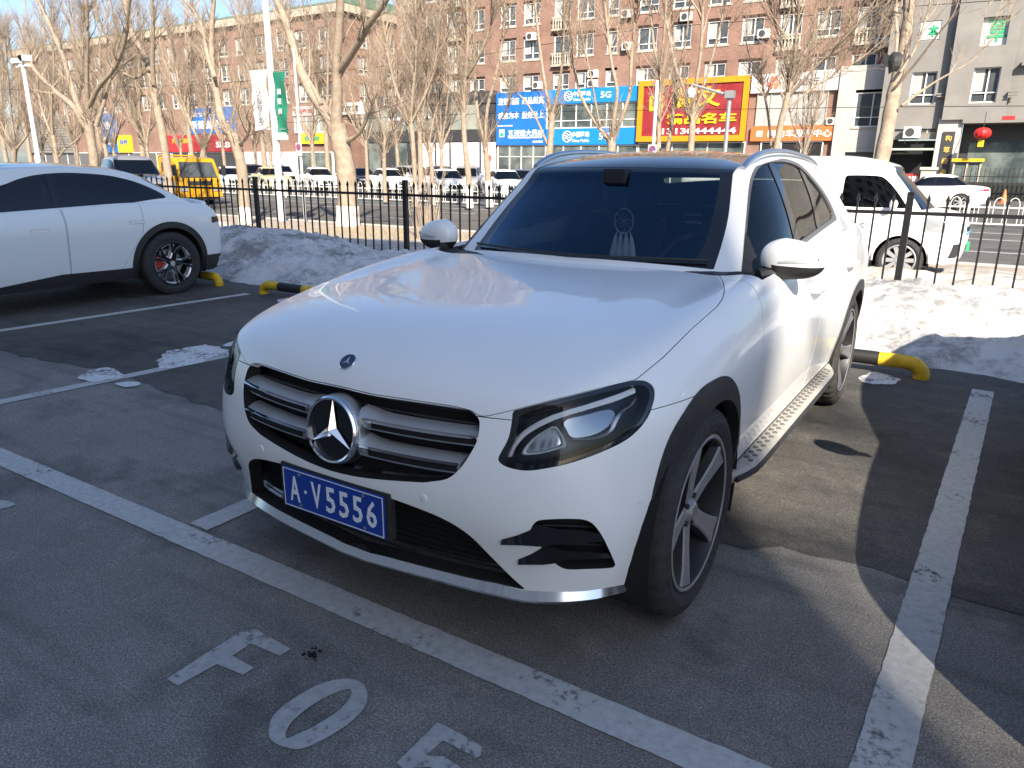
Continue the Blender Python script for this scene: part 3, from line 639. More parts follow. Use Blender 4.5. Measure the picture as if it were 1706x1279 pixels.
text_mesh('精品名车', w*.64, h*.18, 'lettering', 'letter_yellow', rb, (w*.10, -.05, -h*.14), .05, .03)
text_mesh('13130444444', w*.68, h*.10, 'lettering', 'letter_white', rb, (w*.085, -.05, -h*.345), .04, .02)
e = MB().box(-.55, .55, -.05, 0, -.55, .55).build('emblem', 'letter_yellow', rb); e.location = (-w*.33, 0, h*.13)
MB().lathe([(.34, 0), (.34, .02), (.001, .03)], 24, Matrix.Translation((0, -.05, 0)) @ Matrix.Rotation(R(-90), 4, 'Z')).build('emblem_disc', 'sign_orange', e)
shop_window('shop front under the red car dealer board', x0, x1, .1, 3.5, 6)
x0, x1 = X56(1255, 125), X56(1404, 118)
wb, w, h = board('shop_sign', 'white ride hailing sign with an orange three petal logo', x0, x1, 6.80, 8.05, 'sign_white')
lgo = None
for k in range(3):
    a = R(90+120*k); m_ = MB(); A = Matrix.Rotation(-(a-R(90)), 4, 'Y'); m_.prism([(0, .05), (-.27, .2), (-.25, .42), (-.08, .46), (0, .38), (.08, .46), (.25, .42), (.27, .2)], 'y', -.04, 0, A); o = m_.build('logo_petal', 'logo_orange', wb); o.location = (-w*.235, 0, 0)
text_mesh('T3出行', w*.36, h*.40, 'lettering', 'letter_black', wb, (w*.09, -.02, 0), .03, .01)
MB().box(-.02, .02, -.01, .0, -h/2, h/2).build('red_edge', 'red_plain', wb).location = (w/2-.06, 0, 0)
ob_, w, h = board('shop_sign', 'long orange service centre sign with white characters', X56(1252, 225), X56(1394, 225), 3.52, 4.52, 'sign_orange')
text_mesh('网约车服务中心', w*.74, h*.52, 'lettering', 'letter_white', ob_, (w*.08, -.02, 0), .03, .012)
q_ = MB(); q_.box(-.2, .2, -.03, 0, .12, .2); q_.box(-.2, .2, -.03, 0, -.2, -.12); q_.box(-.2, -.12, -.03, 0, -.12, .12); q_.box(.12, .2, -.03, 0, -.12, .12); q_.box(-.06, .06, -.03, 0, -.06, .06); q_.build('icon', 'letter_white', ob_).location = (-w*.39, 0, 0)
shop_window('pale curtained window between the white and orange signs', X56(1262, 180), X56(1378, 180), 4.55, 6.78, 5, gm='curtain', fm='stone_trim')
shop_window('dark shop front under the orange sign', X56(1268, 250), X56(1370, 250), .1, 3.5, 3, gm='dark_opening')
# pale rendered wall between the orange sign and the grey house
pw = thing('shop_wall', 'pale rendered wall section with one large window next to the grey house', 'wall', (0, FACY-.42, 0))
xa, xb = X56(1398, 160), -4.6; wa, wb_ = X56(1424, 195), X56(1476, 195)
wall_with_holes('wall', xa, xb, 3.0, 8.25, [(wa, wb_, 4.35, 6.55)], 'white_render', pw, .2); MB().box(xa, xa+.2, .001, .3, 0, 8.2).build('pier', 'white_render', pw)
wall_with_holes('lower_wall', xa+.21, xb, 0, 2.99, [(xa+.9, xb-.6, 0, 2.75)], 'white_render', pw, .3); MB().box(xa+.9, xb-.6, .25, .3, 0, 2.75).build('shutter', 'shutter', pw)
add_window(pw, (wa+wb_)/2, 4.36, wb_-wa-.02, 2.18, .03)
p = at(1386, 207, 'y', FACY); ac_unit(p.x, 4.55, FACY, 'white air conditioner at the end of the orange sign', .8)
# dark two storey shop row left of the pharmacy
ds = thing('shop_row', 'dark two storey shop row with a black fascia left of the blue pharmacy board', 'shop front', (0, FACY-.3, 0))
xa, xb = X56(612, 160), X56(829, 160)
MB().box(xa, xb, 0, .29, 6.95, 7.95).build('fascia', 'shop_dark', ds); MB().box(xa, xb, 0, .29, 3.75, 4.75).build('middle_fascia', 'shop_dark', ds)
M['shop_pale'] = mat('pale shop glass', (.34, .35, .30), .2, col2=(.20, .22, .20), nscale=.6)
n = 9
for k in range(n):
    a = xa+(xb-xa)*k/n; b = xa+(xb-xa)*(k+1)/n
    MB().box(a+.12, b-.12, .10, .2, 4.78, 6.92).build('upper_window', ['shop_glass', 'shop_pale', 'shop_glass', 'shop_glass', 'shop_pale', 'shop_dark', 'shop_pale', 'shop_pale', 'shop_dark'][k], ds)
    MB().box(a-.12, a+.12, .03, .28, 4.76, 6.94).build('pier', 'shop_dark', ds)
for k in range(n):
    a = xa+(xb-xa)*k/n; b = xa+(xb-xa)*(k+1)/n
    MB().box(a+.08, b-.08, .10, .2, .0, 3.72).build('shop_panel', ['shop_glass', 'shop_dark', 'shop_glass', 'shop_dark', 'shop_white', 'shop_white', 'shop_white', 'shop_white', 'shop_white'][k], ds)
    MB().box(a-.08, a+.08, .05, .28, 0, 3.74).build('pier', 'shop_dark', ds)
for k in range(3):
    text_mesh('口味馆'[k], .8, .75, 'lettering', 'stone_trim', ds, (X56(648+k*24, 165)+.0, -.02, 7.45), .03, .02)
for u, z in ((668, 6.0), (718, 6.1)): MB().box(-.75, .75, -.02, .09, -.16, .16).build('notice', 'letter_white', ds).location = (X56(u-8, 200), 0, z-.1)
MB().lathe([(.28, 0), (.28, .02), (.001, .03)], 5, Matrix.Translation((X56(826, 262)-.5, -.02, 2.3)) @ Matrix.Rotation(R(-90), 4, 'Z')).build('paper_cut', 'red_plain', ds)
# ------------------------------------------------------------------ B: brick block further left with cream cornice
xc = X56(571, 60); ZB = 15.9
bB = thing('apartment_building', 'brick apartment block on the left with cream cornice and green roof edge', 'building', (0, FACY, 0))
holes = []; todo = []
xx = xc-2.6
while xx > -118:
    for z in (7.9, 10.45, 13.0):
        holes.append((xx-.75, xx+.75, z, z+1.6)); todo.append((xx, z))
    xx -= 3.3 if int(xx) % 2 else 2.9
wall_with_holes('wall', -120, xc, 0, ZB, holes, 'brick', bB)
for x, z in todo: add_window(bB, x, z, 1.5, 1.6, .03)
MB().box(-120, xc-.01, .5, .6, 0, ZB-.1).build('room_backing', 'dark_opening', bB)
# its side wall along the side street
sd = MB(); hs = []
sw_ = wall_with_holes('side_wall', 0, 24, 0, ZB, [(2+k*4.2, 3.4+k*4.2, z, z+1.6) for k in range(5) for z in (5.2, 7.9, 10.45, 13.0)], 'brick', bB); sw_.location = (xc, .0, 0); sw_.rotation_euler = (0, 0, R(90))
for k in range(5):
    for z in (5.2, 7.9, 10.45, 13.0):
        f = add_window(bB, 0, z, 1.4, 1.6, 0); f.location = (xc-.03, 2.7+k*4.2, z); f.rotation_euler = (0, 0, R(90))
MB().box(xc-.6, xc-.5, .7, 23.9, 0, ZB-.1).build('room_backing', 'dark_opening', bB)
MB().box(-120.3, xc+.45, -.45, 24.4, ZB+.002, ZB+.75).build('cornice', 'cream_trim', bB)
MB().prism([(-.5, ZB+.752), (24.5, ZB+.752), (22, ZB+1.7), (2.4, ZB+1.7)], 'x', -120.3, xc+.5).build('roof', 'roof_green', bB)
for u, v, pl in ((494, 62, 'high on the brick block left of the forked poplar'), (530, 78, 'on the brick block between the two poplar limbs')):
    p = at(u, v, 'y', FACY); ac_unit(p.x, p.z-.3, FACY, 'white air conditioner '+pl)
# ------------------------------------------------------------------ signs and shops under B
def simple_sign(label, u0, u1, z0, z1, m_, txts=(), proud=.3, border=None):
    t, w, h = board('shop_sign', label, X56(u0, 200), X56(u1, 200), z0, z1, m_, proud=proud, border=border)
    for txt, ww, hh, cx, cz, lm in txts: text_mesh(txt, w*ww, h*hh, 'lettering', lm, t, (w*cx, -.02, h*cz), .03, .015)
    return t
simple_sign('pale grey shop sign with black characters under the brick corner', 553, 608, 6.45, 7.55, 'sign_white', [('洪欧道', .62, .55, .08, 0, 'letter_black')])
simple_sign('narrow white and red lettered shop sign behind the forked poplar', 492, 530, 6.5, 7.4, 'sign_white', [('同济堂', .8, .5, 0, 0, 'red_plain')])
simple_sign('yellow shop sign low behind the no parking sign', 500, 543, 3.7, 4.75, 'letter_yellow', [('香満楼', .6, .5, 0, 0, 'letter_green')])
simple_sign('blue billboard with big white characters on the left', 312, 394, 4.95, 7.75, 'sign_blue', [('新能源汽车', .78, .34, 0, -.15, 'letter_white'), ('服务中心', .5, .16, -.1, .25, 'letter_white')])
simple_sign('red shop sign with yellow characters under the blue billboard', 278, 322, 2.95, 4.85, 'red_plain', [('川味火锅城', .7, .3, .05, .15, 'letter_yellow')])
simple_sign('red shop sign with white letters under the blue billboard', 324, 391, 2.95, 4.85, 'sign_red', [('SRB', .35, .32, .22, -.1, 'letter_white')])
simple_sign('blue poster board with white lettering behind the left poplars', 163, 193, 2.9, 7.7, 'sign_blue', [('轮胎', .5, .2, 0, .2, 'letter_white'), ('快修', .5, .2, 0, -.2, 'letter_white')])
simple_sign('yellow poster board beside the blue one behind the left poplars', 194, 216, 2.9, 5.0, 'letter_yellow', [('保养', .6, .3, 0, .1, 'sign_blue')])
for a, b, gm in ((-118, X56(280, 200), 'shutter'), (X56(282, 200), X56(400, 200), 'shop_dark'), (X56(402, 200), X56(490, 200), 'shop_white'), (X56(492, 200), X56(552, 200), 'shop_glass'), (X56(554, 200), xc, 'shop_dark')):
    shop_window({'shutter': 'grey shuttered shop fronts far on the left', 'shop_dark': 'dark shop front', 'shop_white': 'pale blinded shop front behind the banner pole', 'shop_glass': 'glazed shop front behind the forked poplar'}[gm]+('' if gm != 'shop_dark' else (' under the red signs' if a < -70 else ' at the brick corner')), a, b-.05, .05, 2.9, max(2, int((b-a)/3)), gm=gm)
shop_window('upper glazed shop floor behind the forked poplar', X56(492, 200), X56(552, 200), 4.8, 6.4, 6, gm='shop_pale')
sh = thing('louvred_shed', 'low grey slatted shed front at the far left', 'shed', (0, FACY-.4, 0))
for k in range(14): MB().box(-130, X56(118, 200), 0, .3+.02*(k % 2), 2.9+k*.36, 3.2+k*.36).build('slat', 'grey_render', sh)
# ------------------------------------------------------------------ C: grey house on the right
GY = 54.0
def XG(u, v=120, dy=0): return at(u, v, 'y', GY+dy).x
def ZG(u, v, dy=0): return at(u, v, 'y', GY+dy).z
bC = thing('grey_building', 'grey rendered house on the right with projecting bays and white windows', 'building', (0, GY, 0))
x0 = XG(1476, 110); xbay = XG(1583, 120); xend = 14.
zs = ZG(1500, 190); wz0, wz1 = ZG(1530, 174), ZG(1530, 120)
w1 = (XG(1516, 150), XG(1558, 150)); w2 = (XG(1619, 140, -.6), XG(1664, 140, -.6)); bz0, bz1 = ZG(1640, 171, -.6), ZG(1640, 112, -.6); uz0, uz1 = ZG(1660, 75, -.6), ZG(1660, 27, -.6)
w3 = (XG(1636, 50, -.6), XG(1680, 50, -.6)); w0 = (XG(1530, 60), XG(1566, 60)); u0z, u1z = ZG(1545, 68), ZG(1545, 35)
wall_with_holes('wall', x0, xbay, zs-.9, 14.5, [(w1[0], w1[1], wz0, wz1), (w0[0], w0[1], u0z, u1z)], 'grey_render', bC, .35)
MB().box(x0, x0+.3, .001, 8, 0, 14.5).build('side_wall', 'grey_render', bC)
wall_with_holes('bay_wall', xbay, XG(1690, 100, -.6), ZG(1640, 198, -.6), 14.5, [(w2[0], w2[1], bz0, bz1), (w3[0], w3[1], uz0, uz1)], 'grey_render', bC, .45, -.6)
MB().box(xbay, xbay+.2, -.598, 0, ZG(1640, 198, -.6), 14.5).build('bay_return', 'grey_render', bC)
MB().box(XG(1690, 100, -.6)+.001, xend, -.25, .2, ZG(1640, 198, -.6), 14.5).build('right_wall', 'grey_render', bC)
MB().box(XG(1690, 100, -.6)+.4, xend, -.75, -.26, ZG(1690, 110, -.6), ZG(1690, 102, -.6)).build('ledge', 'grey_render', bC)
for z in (ZG(1580, 156), ZG(1580, 160)): MB().box(xbay-.5, xbay-.002, -.3, -.001, z-.05, z+.03).build('ledge', 'grey_render', bC)
for z in (ZG(1690, 152, -.6), ZG(1690, 157, -.6)): MB().box(XG(1681, 150, -.6), XG(1697, 150, -.6), -.9, -.601, z-.05, z+.03).build('ledge', 'grey_render', bC)
add_window(bC, sum(w1)/2, wz0+.02, w1[1]-w1[0], wz1-wz0, .12, True); add_window(bC, sum(w2)/2, bz0+.02, w2[1]-w2[0], bz1-bz0, -.40, True); add_window(bC, sum(w0)/2, u0z+.02, w0[1]-w0[0], u1z-u0z, .12, True)
pn = MB().box(w3[0], w3[1], -.32, -.25, uz0, uz1).build('white_panel', 'sign_white', bC); text_mesh('草', 1.0, 1.3, 'lettering', 'letter_green', bC, ((w3[0]+w3[1])/2+.15, -.35, (uz0+uz1)/2+.1), .03, .02)
pn = MB().box(w0[0], w0[1], .06, .1, u0z+.1, u1z).build('white_panel', 'sign_white', bC); text_mesh('本', .6, .7, 'lettering', 'letter_green', bC, (sum(w0)/2+.2, .03, (u0z+u1z)/2), .03, .02)
# ground floor: pier with vertical sign, dark garage, entrance
cz = zs-.9
MB().box(x0+.301, XG(1572, 240), .15, .5, ZG(1500, 232), cz).build('lintel_wall', 'grey_render', bC)
xp0, xp1 = XG(1559, 240), XG(1598, 240)
MB().box(x0+.301, xp0, .45, .6, 0, ZG(1500, 234)).build('garage_door', 'dark_opening', bC)
sw3 = thing('transom_window', 'low dark three pane window in the grey house', 'window', ((XG(1515, 210)+XG(1562, 210))/2, GY+.14, ZG(1530, 222))); tw = XG(1562, 210)-XG(1515, 210); th = ZG(1530, 203)-ZG(1530, 222)
for k in range(3): MB().box(-tw/2+k*tw/3+.05, -tw/2+(k+1)*tw/3-.05, -.04, 0, .05, th-.05).build('pane', 'pane', sw3)
MB().box(-tw/2, tw/2, -.02, 0, 0, th).build('frame', 'stone_trim', sw3)
MB().box(xp0, xp1, -.35, .6, 0, ZG(1590, 197)).build('pier', 'white_render', bC)
vs_, w, h = board('vertical_sign', 'tall dark vertical sign with four gold characters on the pale pier', XG(1564, 250, -.4)+.1, XG(1590, 250, -.4)-.1, ZG(1570, 297, -.4), ZG(1580, 219, -.4), 'shop_dark', y=GY-.35, proud=.1)
for k, ch in enumerate('构筑经典'): text_mesh(ch, w*.55, h*.125, 'lettering', 'letter_gold', vs_, (0, -.02, h*(.36-.24*k)), .03, .02)
MB().box(xp1+.002, xend, 1.2, 1.3, 0, cz+.3).build('entrance_wall', 'shop_dark', bC)
MB().box(xp1+.5, xend, 1.15, 1.19, .1, 3.3).build('entrance_glass', 'shop_glass', bC)
MB().box(xp1+.002, xend, -.6, 1.2, ZG(1640, 198, -.6)-.22, ZG(1640, 198, -.6)-.003).build('soffit', 'grey_render', bC)
MB().box(-.32, .32, -.62, -.601, -.11, .11).build('red_plate', 'red_plain', bC).location = (XG(1680, 199, -.6), 0, ZG(1680, 199, -.6)+.1)
# canopy, AC, lantern, banner, kiosk
p = at(1517, 235, 'y', GY-.4); ac_unit(p.x, p.z+.2, GY-.1, 'white air conditioner with a red sticker on the green ledge of the grey house', 1.15)
cn = thing('canopy', 'thin pale green canopy ledge under the air conditioner of the grey house', 'canopy', (XG(1518, 248), GY-.5, ZG(1518, 249))); MB().box(-1.3, 1.3, -.5, .6, -.06, .06).build('slab', 'letter_green', cn).data.materials[0] = mat('faded green canopy', (.36, .44, .36), .8)
p = at(1637, 222, 'y', GY-2); LS = .74; ln = thing('lantern', 'round red paper lantern with a yellow tag at the grey house entrance', 'lantern', p)
mb = MB(); prof = []
for k in range(13):
    a = math.pi*k/12; prof.append((max(.001, LS*.62*math.sin(a)**.8), LS*.44*math.cos(a)))
n = 24; v = []
for j in range(n):
    for r, t in prof: rr_ = r*(1-.06*(j % 2)); v.append((rr_*math.cos(2*math.pi*j/n), rr_*math.sin(2*math.pi*j/n), t))
mb.add(v, [(j*13+i, j*13+i+1, ((j+1) % n)*13+i+1, ((j+1) % n)*13+i) for j in range(n) for i in range(12)]); M['lantern_red'] = mat('lantern red', (.65, .02, .02), .5); mb.build('shade', 'lantern_red', ln, recalc=True)
MB().box(-.15, .15, -.03, .03, -.75, -.36).build('tag', 'letter_yellow', ln); MB().tube([(0, 0, .32), (0, .3, 1.2)], .02, 5).build('cord', 'letter_black', ln)
p = at(1607, 300, 'y', GY-1.0); kk = thing('entrance_door', 'glazed entrance door under a bright yellow beam at the grey house', 'door', (p.x, GY-1.0, 0)); MB().box(-.85, .85, -.2, .2, ZG(1605, 269, -1), ZG(1605, 264, -1)).build('beam', 'letter_yellow', kk)
f = MB(); [f.box(x-.05, x+.05, -.05, .05, 0, ZG(1605, 269, -1)-.002) for x in (-.7, 0, .7)]; f.build('frame', 'stone_trim', kk); MB().box(-.7, .7, .02, .04, .05, ZG(1605, 270, -1)).build('glass', 'shop_glass', kk)
bn = at(1511, 298, 'y', 46); t, w, h = board('banner', 'red shop banner with white characters behind the white van', at(1478, 298, 'y', 46).x, at(1536, 298, 'y', 46).x, at(1510, 306, 'y', 46).z, at(1510, 289, 'y', 46).z, 'red_plain', y=46, proud=.06, cat='banner'); text_mesh('空间装饰', w*.8, h*.6, 'lettering', 'letter_white', t, (0, -.02, 0), .03, .015)
ps = thing('stone_pier', 'short pale stone pier beside the red banner', 'pier', (at(1545, 300, 'y', 46).x, 46, 0)); MB().box(-.35, .35, -.35, .35, -.1, 1.6).build('shaft', 'white_render', ps); MB().box(-.42, .42, -.42, .42, 1.601, 1.75).build('cap', 'white_render', ps)
rl_ = thing('iron_fence', 'thin black railing in front of the grey house', 'fence', (at(1600, 300, 'y', 50).x, 50, 0)); 
for z in (.4, 1.25): MB().box(0, 9, -.02, .02, z, z+.04).build('rail', 'fence_black', rl_)
pm = MB().box(-.013, .013, -.013, .013, -.1, 1.75).build('picket', 'fence_black', rl_); 
for k in range(1, 40): link_mesh('picket', pm.data, rl_, (k*.23, 0, 0))
hd = thing('clipped_hedge', 'dark clipped hedge behind the thin railing at the grey house', 'hedge', (at(1660, 310, 'y', 51).x, 51, 0)); hm = MB(); M['hedge'] = mat('dark winter hedge', (.02, .022, .02), .9, noise=.4, nscale=6); hm.box(-1.6, 3, 0, .8, 0, .95, bev=.2); hm.build('foliage', 'hedge', hd)
# ------------------------------------------------------------------ D: tall house behind the viewer that shades the car park
bD = thing('apartment_building', 'tall plain apartment block behind the viewer that shades the car park', 'building', (0, -18, 0))
M['tan_render'] = mat('tan render', (.68, .66, .63), .9, noise=.1, nscale=.5)
DY = -18.; SX = 12.62+.855*(-12-DY); holes = []
for k in range(21):
    for z in range(8): holes.append((-43+k*3.05, -41.5+k*3.05, 1.2+z*3.2, 2.9+z*3.2))
wD = wall_with_holes('wall', -45, SX, 0, 26.4, [(-h[1]+0, -h[0]+0, h[2], h[3]) for h in [(-x1, -x0, a, b) for x0, x1, a, b in holes]], 'tan_render', bD, .2)
wD.data.flip_normals(); wD.scale = (1, -1, 1)
MB().box(-45, SX, -12, -.25, 0, 26.39).build('core', 'shop_dark', bD); MB().box(-45.2, SX+.0, -12.2, .2, 26.4, 26.8).build('roof', 'cream_trim', bD)
# ================================================================== bare winter trees
def bark(name, c1, c2, sc=7.):
    m = mat(name, c1, .92, col2=c2, nscale=sc, ndetail=8, bump=.5, bscale=25); return m
M['bark'] = bark('pale poplar bark', (.225, .175, .13), (.37, .30, .225)); M['bark_dark'] = bark('darker bark', (.15, .115, .085), (.28, .22, .165)); M['twig'] = mat('bare twigs', (.30, .235, .175), .9, noise=.25, nscale=1.5); M['whitewash'] = mat('lime wash on the trunk', (.72, .70, .66), .9, col2=(.58, .54, .48), nscale=8)
tr = random.Random(21); TW_MIN = .0030
def rvec(): return Vector((tr.gauss(0, 1), tr.gauss(0, 1), tr.gauss(0, 1))).normalized()
def grow_twigs(mb, path, rads, dens, length, depth=0, up=.35, lo=.25, n3=3):
    """side shoots along a limb, each carrying finer shoots"""
    L = sum((path[i+1]-path[i]).length for i in range(len(path)-1)); cnt = max(1, int(L*dens*(2.3 if depth == 0 else 1)))
    for _ in range(cnt):
        t = lo+(1-lo)*tr.random()**.8; q = t*(len(path)-1); i = min(int(q), len(path)-2); f = q-i
        p = path[i].lerp(path[i+1], f); r = rads[i]*(1-f)+rads[i+1]*f; d = (path[i+1]-path[i]).normalized()
        side = d.cross(rvec()); side = side.normalized() if side.length > .01 else Vector((1, 0, 0))
        a = R(tr.uniform(22, 55)); dv = (d*math.cos(a)+side*math.sin(a)+Vector((0, 0, up))).normalized()
        ln = length*tr.uniform(.45, 1.15)*(1-.35*t); n = (3, 3, 2)[depth]; pts = [p]; dd = dv
        for k in range(n):
            dd = (dd+rvec()*.16+Vector((0, 0, .08))).normalized(); pts.append(pts[-1]+dd*ln/n)
        r0 = min(r*.55, .012+.010*ln) if depth == 0 else min(r*.6, .0065); rr = [max(TW_MIN, r0*(1-.8*k/n)) for k in range(n+1)]
        mb.tube(pts, rr, n3, caps=False)
        if depth < 2: grow_twigs(mb, pts, rr, (6.5, 6.0)[depth], ln*.58, depth+1, up*.7, .12)
def tree_obj(label, limbs, base, group=None, whitewash=0., dens=2.6, tlen=1.5, mat_='bark', twig_limbs=None, wash_path=None, lo=.15):
    """limbs: list of (points, radii) in world space; base: ground point"""
    t = thing('bare_tree', label, 'tree', base, group=group); b = Vector(base)
    tk = MB(); br = MB(); tw = MB()
    for k, (pts, rad) in enumerate(limbs):
        loc = [Vector(p)-b for p in pts]; P = smooth_poly([tuple(p) for p in loc], 4, False); rs = np.interp(np.linspace(0, len(rad)-1, len(P)), range(len(rad)), rad)
        rs = [r*(1+.05*math.sin(i*1.7)+tr.uniform(-.03, .03)) for i, r in enumerate(rs)]
        (tk if k == 0 else br).tube([Vector(p) for p in P], rs, 10 if rad[0] > .06 else 6)
        if twig_limbs is None or k in twig_limbs: grow_twigs(tw, [Vector(p) for p in P], rs, dens, tlen, lo=lo if k else .6)
    tk.build('trunk', mat_, t)
    if br.v: br.build('branches', mat_, t)
    if whitewash:
        loc = [Vector(p)-b for p in limbs[0][0]]; r0 = limbs[0][1][0]; P = [loc[0]+(loc[1]-loc[0]).normalized()*s_ for s_ in np.linspace(.0, whitewash, 5)]; r1 = limbs[0][1][1]; L_ = (loc[1]-loc[0]).length
        MB().tube(P, [(r0+(r1-r0)*min(1, s_/L_))*1.075+.004 for s_ in np.linspace(0, whitewash, 5)], 12).build('whitewash', 'whitewash', t)
    o = tw.build('twigs', 'twig', t); o['kind'] = 'stuff'; return t
def px_limb(pts, Y, w, dy=0., ext=0.):
    """limb through points seen at these pixels, standing at distance Y (dy: drift along the limb, ext: metres grown on above)"""
    n = len(pts); P = [at(u, v, 'y', Y+dy*i/(n-1)) for i, (u, v) in enumerate(pts)]
    dep = [(p-CAM_POS).dot(fwd) for p in P]; W = np.interp(np.linspace(0, 1, n), np.linspace(0, 1, len(w)), w); rad = [ww*d/CAM_F/2*(.66 if Y < 14 else .8) for ww, d in zip(W, dep)]
    if ext:
        d = (P[-1]-P[-2]).normalized(); d = (d+Vector((0, 0, .5))).normalized(); P.append(P[-1]+d*ext*.5+rvec()*.1); P.append(P[-1]+(d+rvec()*.25)*ext*.5); rad += [rad[-1]*.75, rad[-1]*.4]
    return P, rad
GRP = 'bare poplars along the pavement'
def px_tree(label, Y, limbs, base_z=-.02, wash=0., dens=2.6, tlen=1.5, mat_='bark', group=GRP, tl=None, lo=.15):
    L = [px_limb(*(l[:1]+(Y,)+l[1:])) for l in limbs]; p0 = L[0][0][0]; nx = L[0][0][1]
    d = (p0-nx); k = (base_z-p0.z)/d.z if abs(d.z) > .01 and p0.z > base_z else 0; bp = p0+d*max(0, k)
    if p0.z > base_z+.05: L[0] = ([Vector((bp.x, bp.y, base_z))]+L[0][0], [L[0][1][0]*1.15]+L[0][1])
    else: L[0][0][0] = Vector((p0.x, p0.y, base_z))
    return tree_obj(label, L, tuple(L[0][0][0]), group, wash, dens, tlen, mat_, tl, lo=lo)
# --- near row
px_tree('stout forked poplar with whitewashed foot behind the fence, between the banner pole and the SUV', 12.9,
        [([(580, 374), (578, 300), (568, 240), (560, 212)], (56, 46, 52)), ([(566, 225), (545, 190), (520, 155), (500, 115), (484, 60), (470, 20), (455, -10)], (38, 26, 20, 14), .6, 1.5), ([(560, 215), (562, 150), (560, 115), (564, 60), (567, 0)], (30, 22, 20), -.4, 2.5), ([(560, 128), (575, 105), (598, 70), (615, 40), (645, -5)], (22, 18, 15), -1.0, 2.), ([(578, 236), (598, 222), (612, 195), (618, 180)], (12, 7), -.5, .8), ([(536, 175), (524, 150), (505, 118), (498, 100)], (12, 7), .5, .9)], wash=.52, tlen=1.25, dens=2.2)
px_tree('leaning poplar with a long bare left limb behind the fence, next to the white banner', 11.6,
        [([(408, 352), (404, 290), (396, 250), (388, 225)], (30, 24, 28)), ([(392, 235), (370, 200), (362, 160), (355, 120), (352, 60), (356, -8)], (26, 17, 14, 11), .4, 2.2), ([(358, 130), (345, 90), (338, 50), (325, 20), (300, -10)], (12, 9, 8), .8, 1.5), ([(400, 240), (408, 232), (414, 222), (416, 205)], (9, 6), -.5, .5)], wash=.45, tlen=1.2)
px_tree('straight pale poplar just right of the yellow truck cab', 12.4,
        [([(283, 312), (272, 230), (264, 190), (258, 160)], (20, 19, 20)), ([(259, 165), (250, 120), (240, 90), (222, 60), (212, 20), (205, -8)], (19, 15, 12, 9), .7, 1.8), ([(256, 140), (254, 100), (255, 50), (252, -6)], (13, 10, 8), -.4, 1.8), ([(250, 115), (225, 130), (195, 118), (170, 140)], (7, 4), .8, .4)], tlen=1.1)
px_tree('wide many limbed poplar left of the grey car with dark cut branch stubs', 12.2,
        [([(158, 300), (156, 262), (150, 225), (148, 200)], (23, 21, 24)), ([(148, 215), (120, 175), (95, 155), (70, 130), (55, 112)], (17, 12, 9), .5, 1.), ([(146, 205), (130, 175), (112, 120), (100, 80), (80, 35), (62, -8)], (17, 12, 11, 9), .9, 1.8), ([(146, 180), (145, 120), (146, 60), (144, -8)], (12, 9, 8), -.5, 2.), ([(150, 175), (165, 145), (190, 115), (205, 80), (212, 40), (215, -6)], (12, 10, 8), -.8, 1.8), ([(160, 210), (170, 180), (178, 155), (185, 120), (192, 95)], (11, 8, 6), .3, 1.0), ([(190, 122), (205, 108), (228, 90)], (6, 4))], tlen=1.15, dens=2.4)
px_tree('big pale poplar trunk rising behind the white van with a dark bag in its fork', 13.2,
        [([(1463, 292), (1472, 250), (1483, 190), (1490, 150), (1502, 100), (1512, 40), (1516, -10)], (40, 36, 32, 30, 26), .4, 2.5), ([(1502, 176), (1530, 155), (1560, 135), (1590, 118), (1620, 100)], (8, 5, 3), .8, .8), ([(1496, 140), (1530, 100), (1560, 60), (1590, 20)], (8, 5, 4), -.6, 1.2), ([(1500, 120), (1525, 80), (1540, 40), (1550, 0)], (8, 5), .5, 1.2), ([(1490, 115), (1494, 60), (1492, 20), (1498, -8)], (12, 9), .6, 1.)], tlen=1.3, dens=2.2)
# --- far row in front of the shops
px_tree('slim whitewashed poplar fanning out behind the fence, left of a thick post', 22.0, [([(692, 345), (690, 270), (687, 225), (683, 200)], (11, 9, 10)), ([(684, 205), (664, 160), (650, 110), (640, 50), (634, -6)], (6, 4), .5, 2), ([(684, 200), (690, 130), (694, 70), (692, -6)], (7, 5), -.4, 2.), ([(685, 205), (705, 165), (722, 120), (730, 60), (735, -6)], (6, 4), .3, 2)], wash=.8, tlen=1.7, dens=4.6)
px_tree('thin two stemmed poplar behind the fence beside the bare shrub', 23.2, [([(722, 345), (719, 280), (713, 235)], (9, 8)), ([(713, 240), (700, 205), (690, 180), (682, 160)], (4, 3), .2, 1.2), ([(713, 240), (711, 190), (712, 130), (708, 60)], (5, 4), -.2, 1.8), ([(715, 240), (722, 200), (735, 150), (742, 80)], (5, 3), .5, 1.8)], wash=.8, tlen=1.6, dens=4.6)
px_tree('tall slender poplar left of the blue pharmacy board', 22.4, [([(783, 345), (780, 290), (774, 235), (772, 170), (776, 110)], (14, 11, 10)), ([(774, 160), (765, 110), (760, 50), (752, -6)], (6, 5), .6, 2), ([(776, 115), (780, 60), (778, -6)], (8, 6), -.3, 2), ([(774, 180), (750, 150), (730, 120), (712, 108)], (4, 3), .6, .8), ([(776, 130), (800, 90), (818, 40), (826, -6)], (6, 4), -.5, 2)], wash=.8, tlen=1.8, dens=4.6)
px_tree('whitewashed poplar with low forks touching the blue pharmacy board', 23.5, [([(815, 330), (811, 270), (808, 238)], (13, 12)), ([(808, 240), (798, 200), (793, 160), (790, 90), (786, 20)], (8, 5), .5, 2), ([(810, 235), (830, 205), (840, 190), (850, 170)], (4, 3), -.4, 1.2), ([(808, 238), (812, 180), (825, 130), (838, 60), (842, -6)], (8, 6), .3, 2)], wash=1.0, tlen=1.7, dens=3.0, lo=.42)
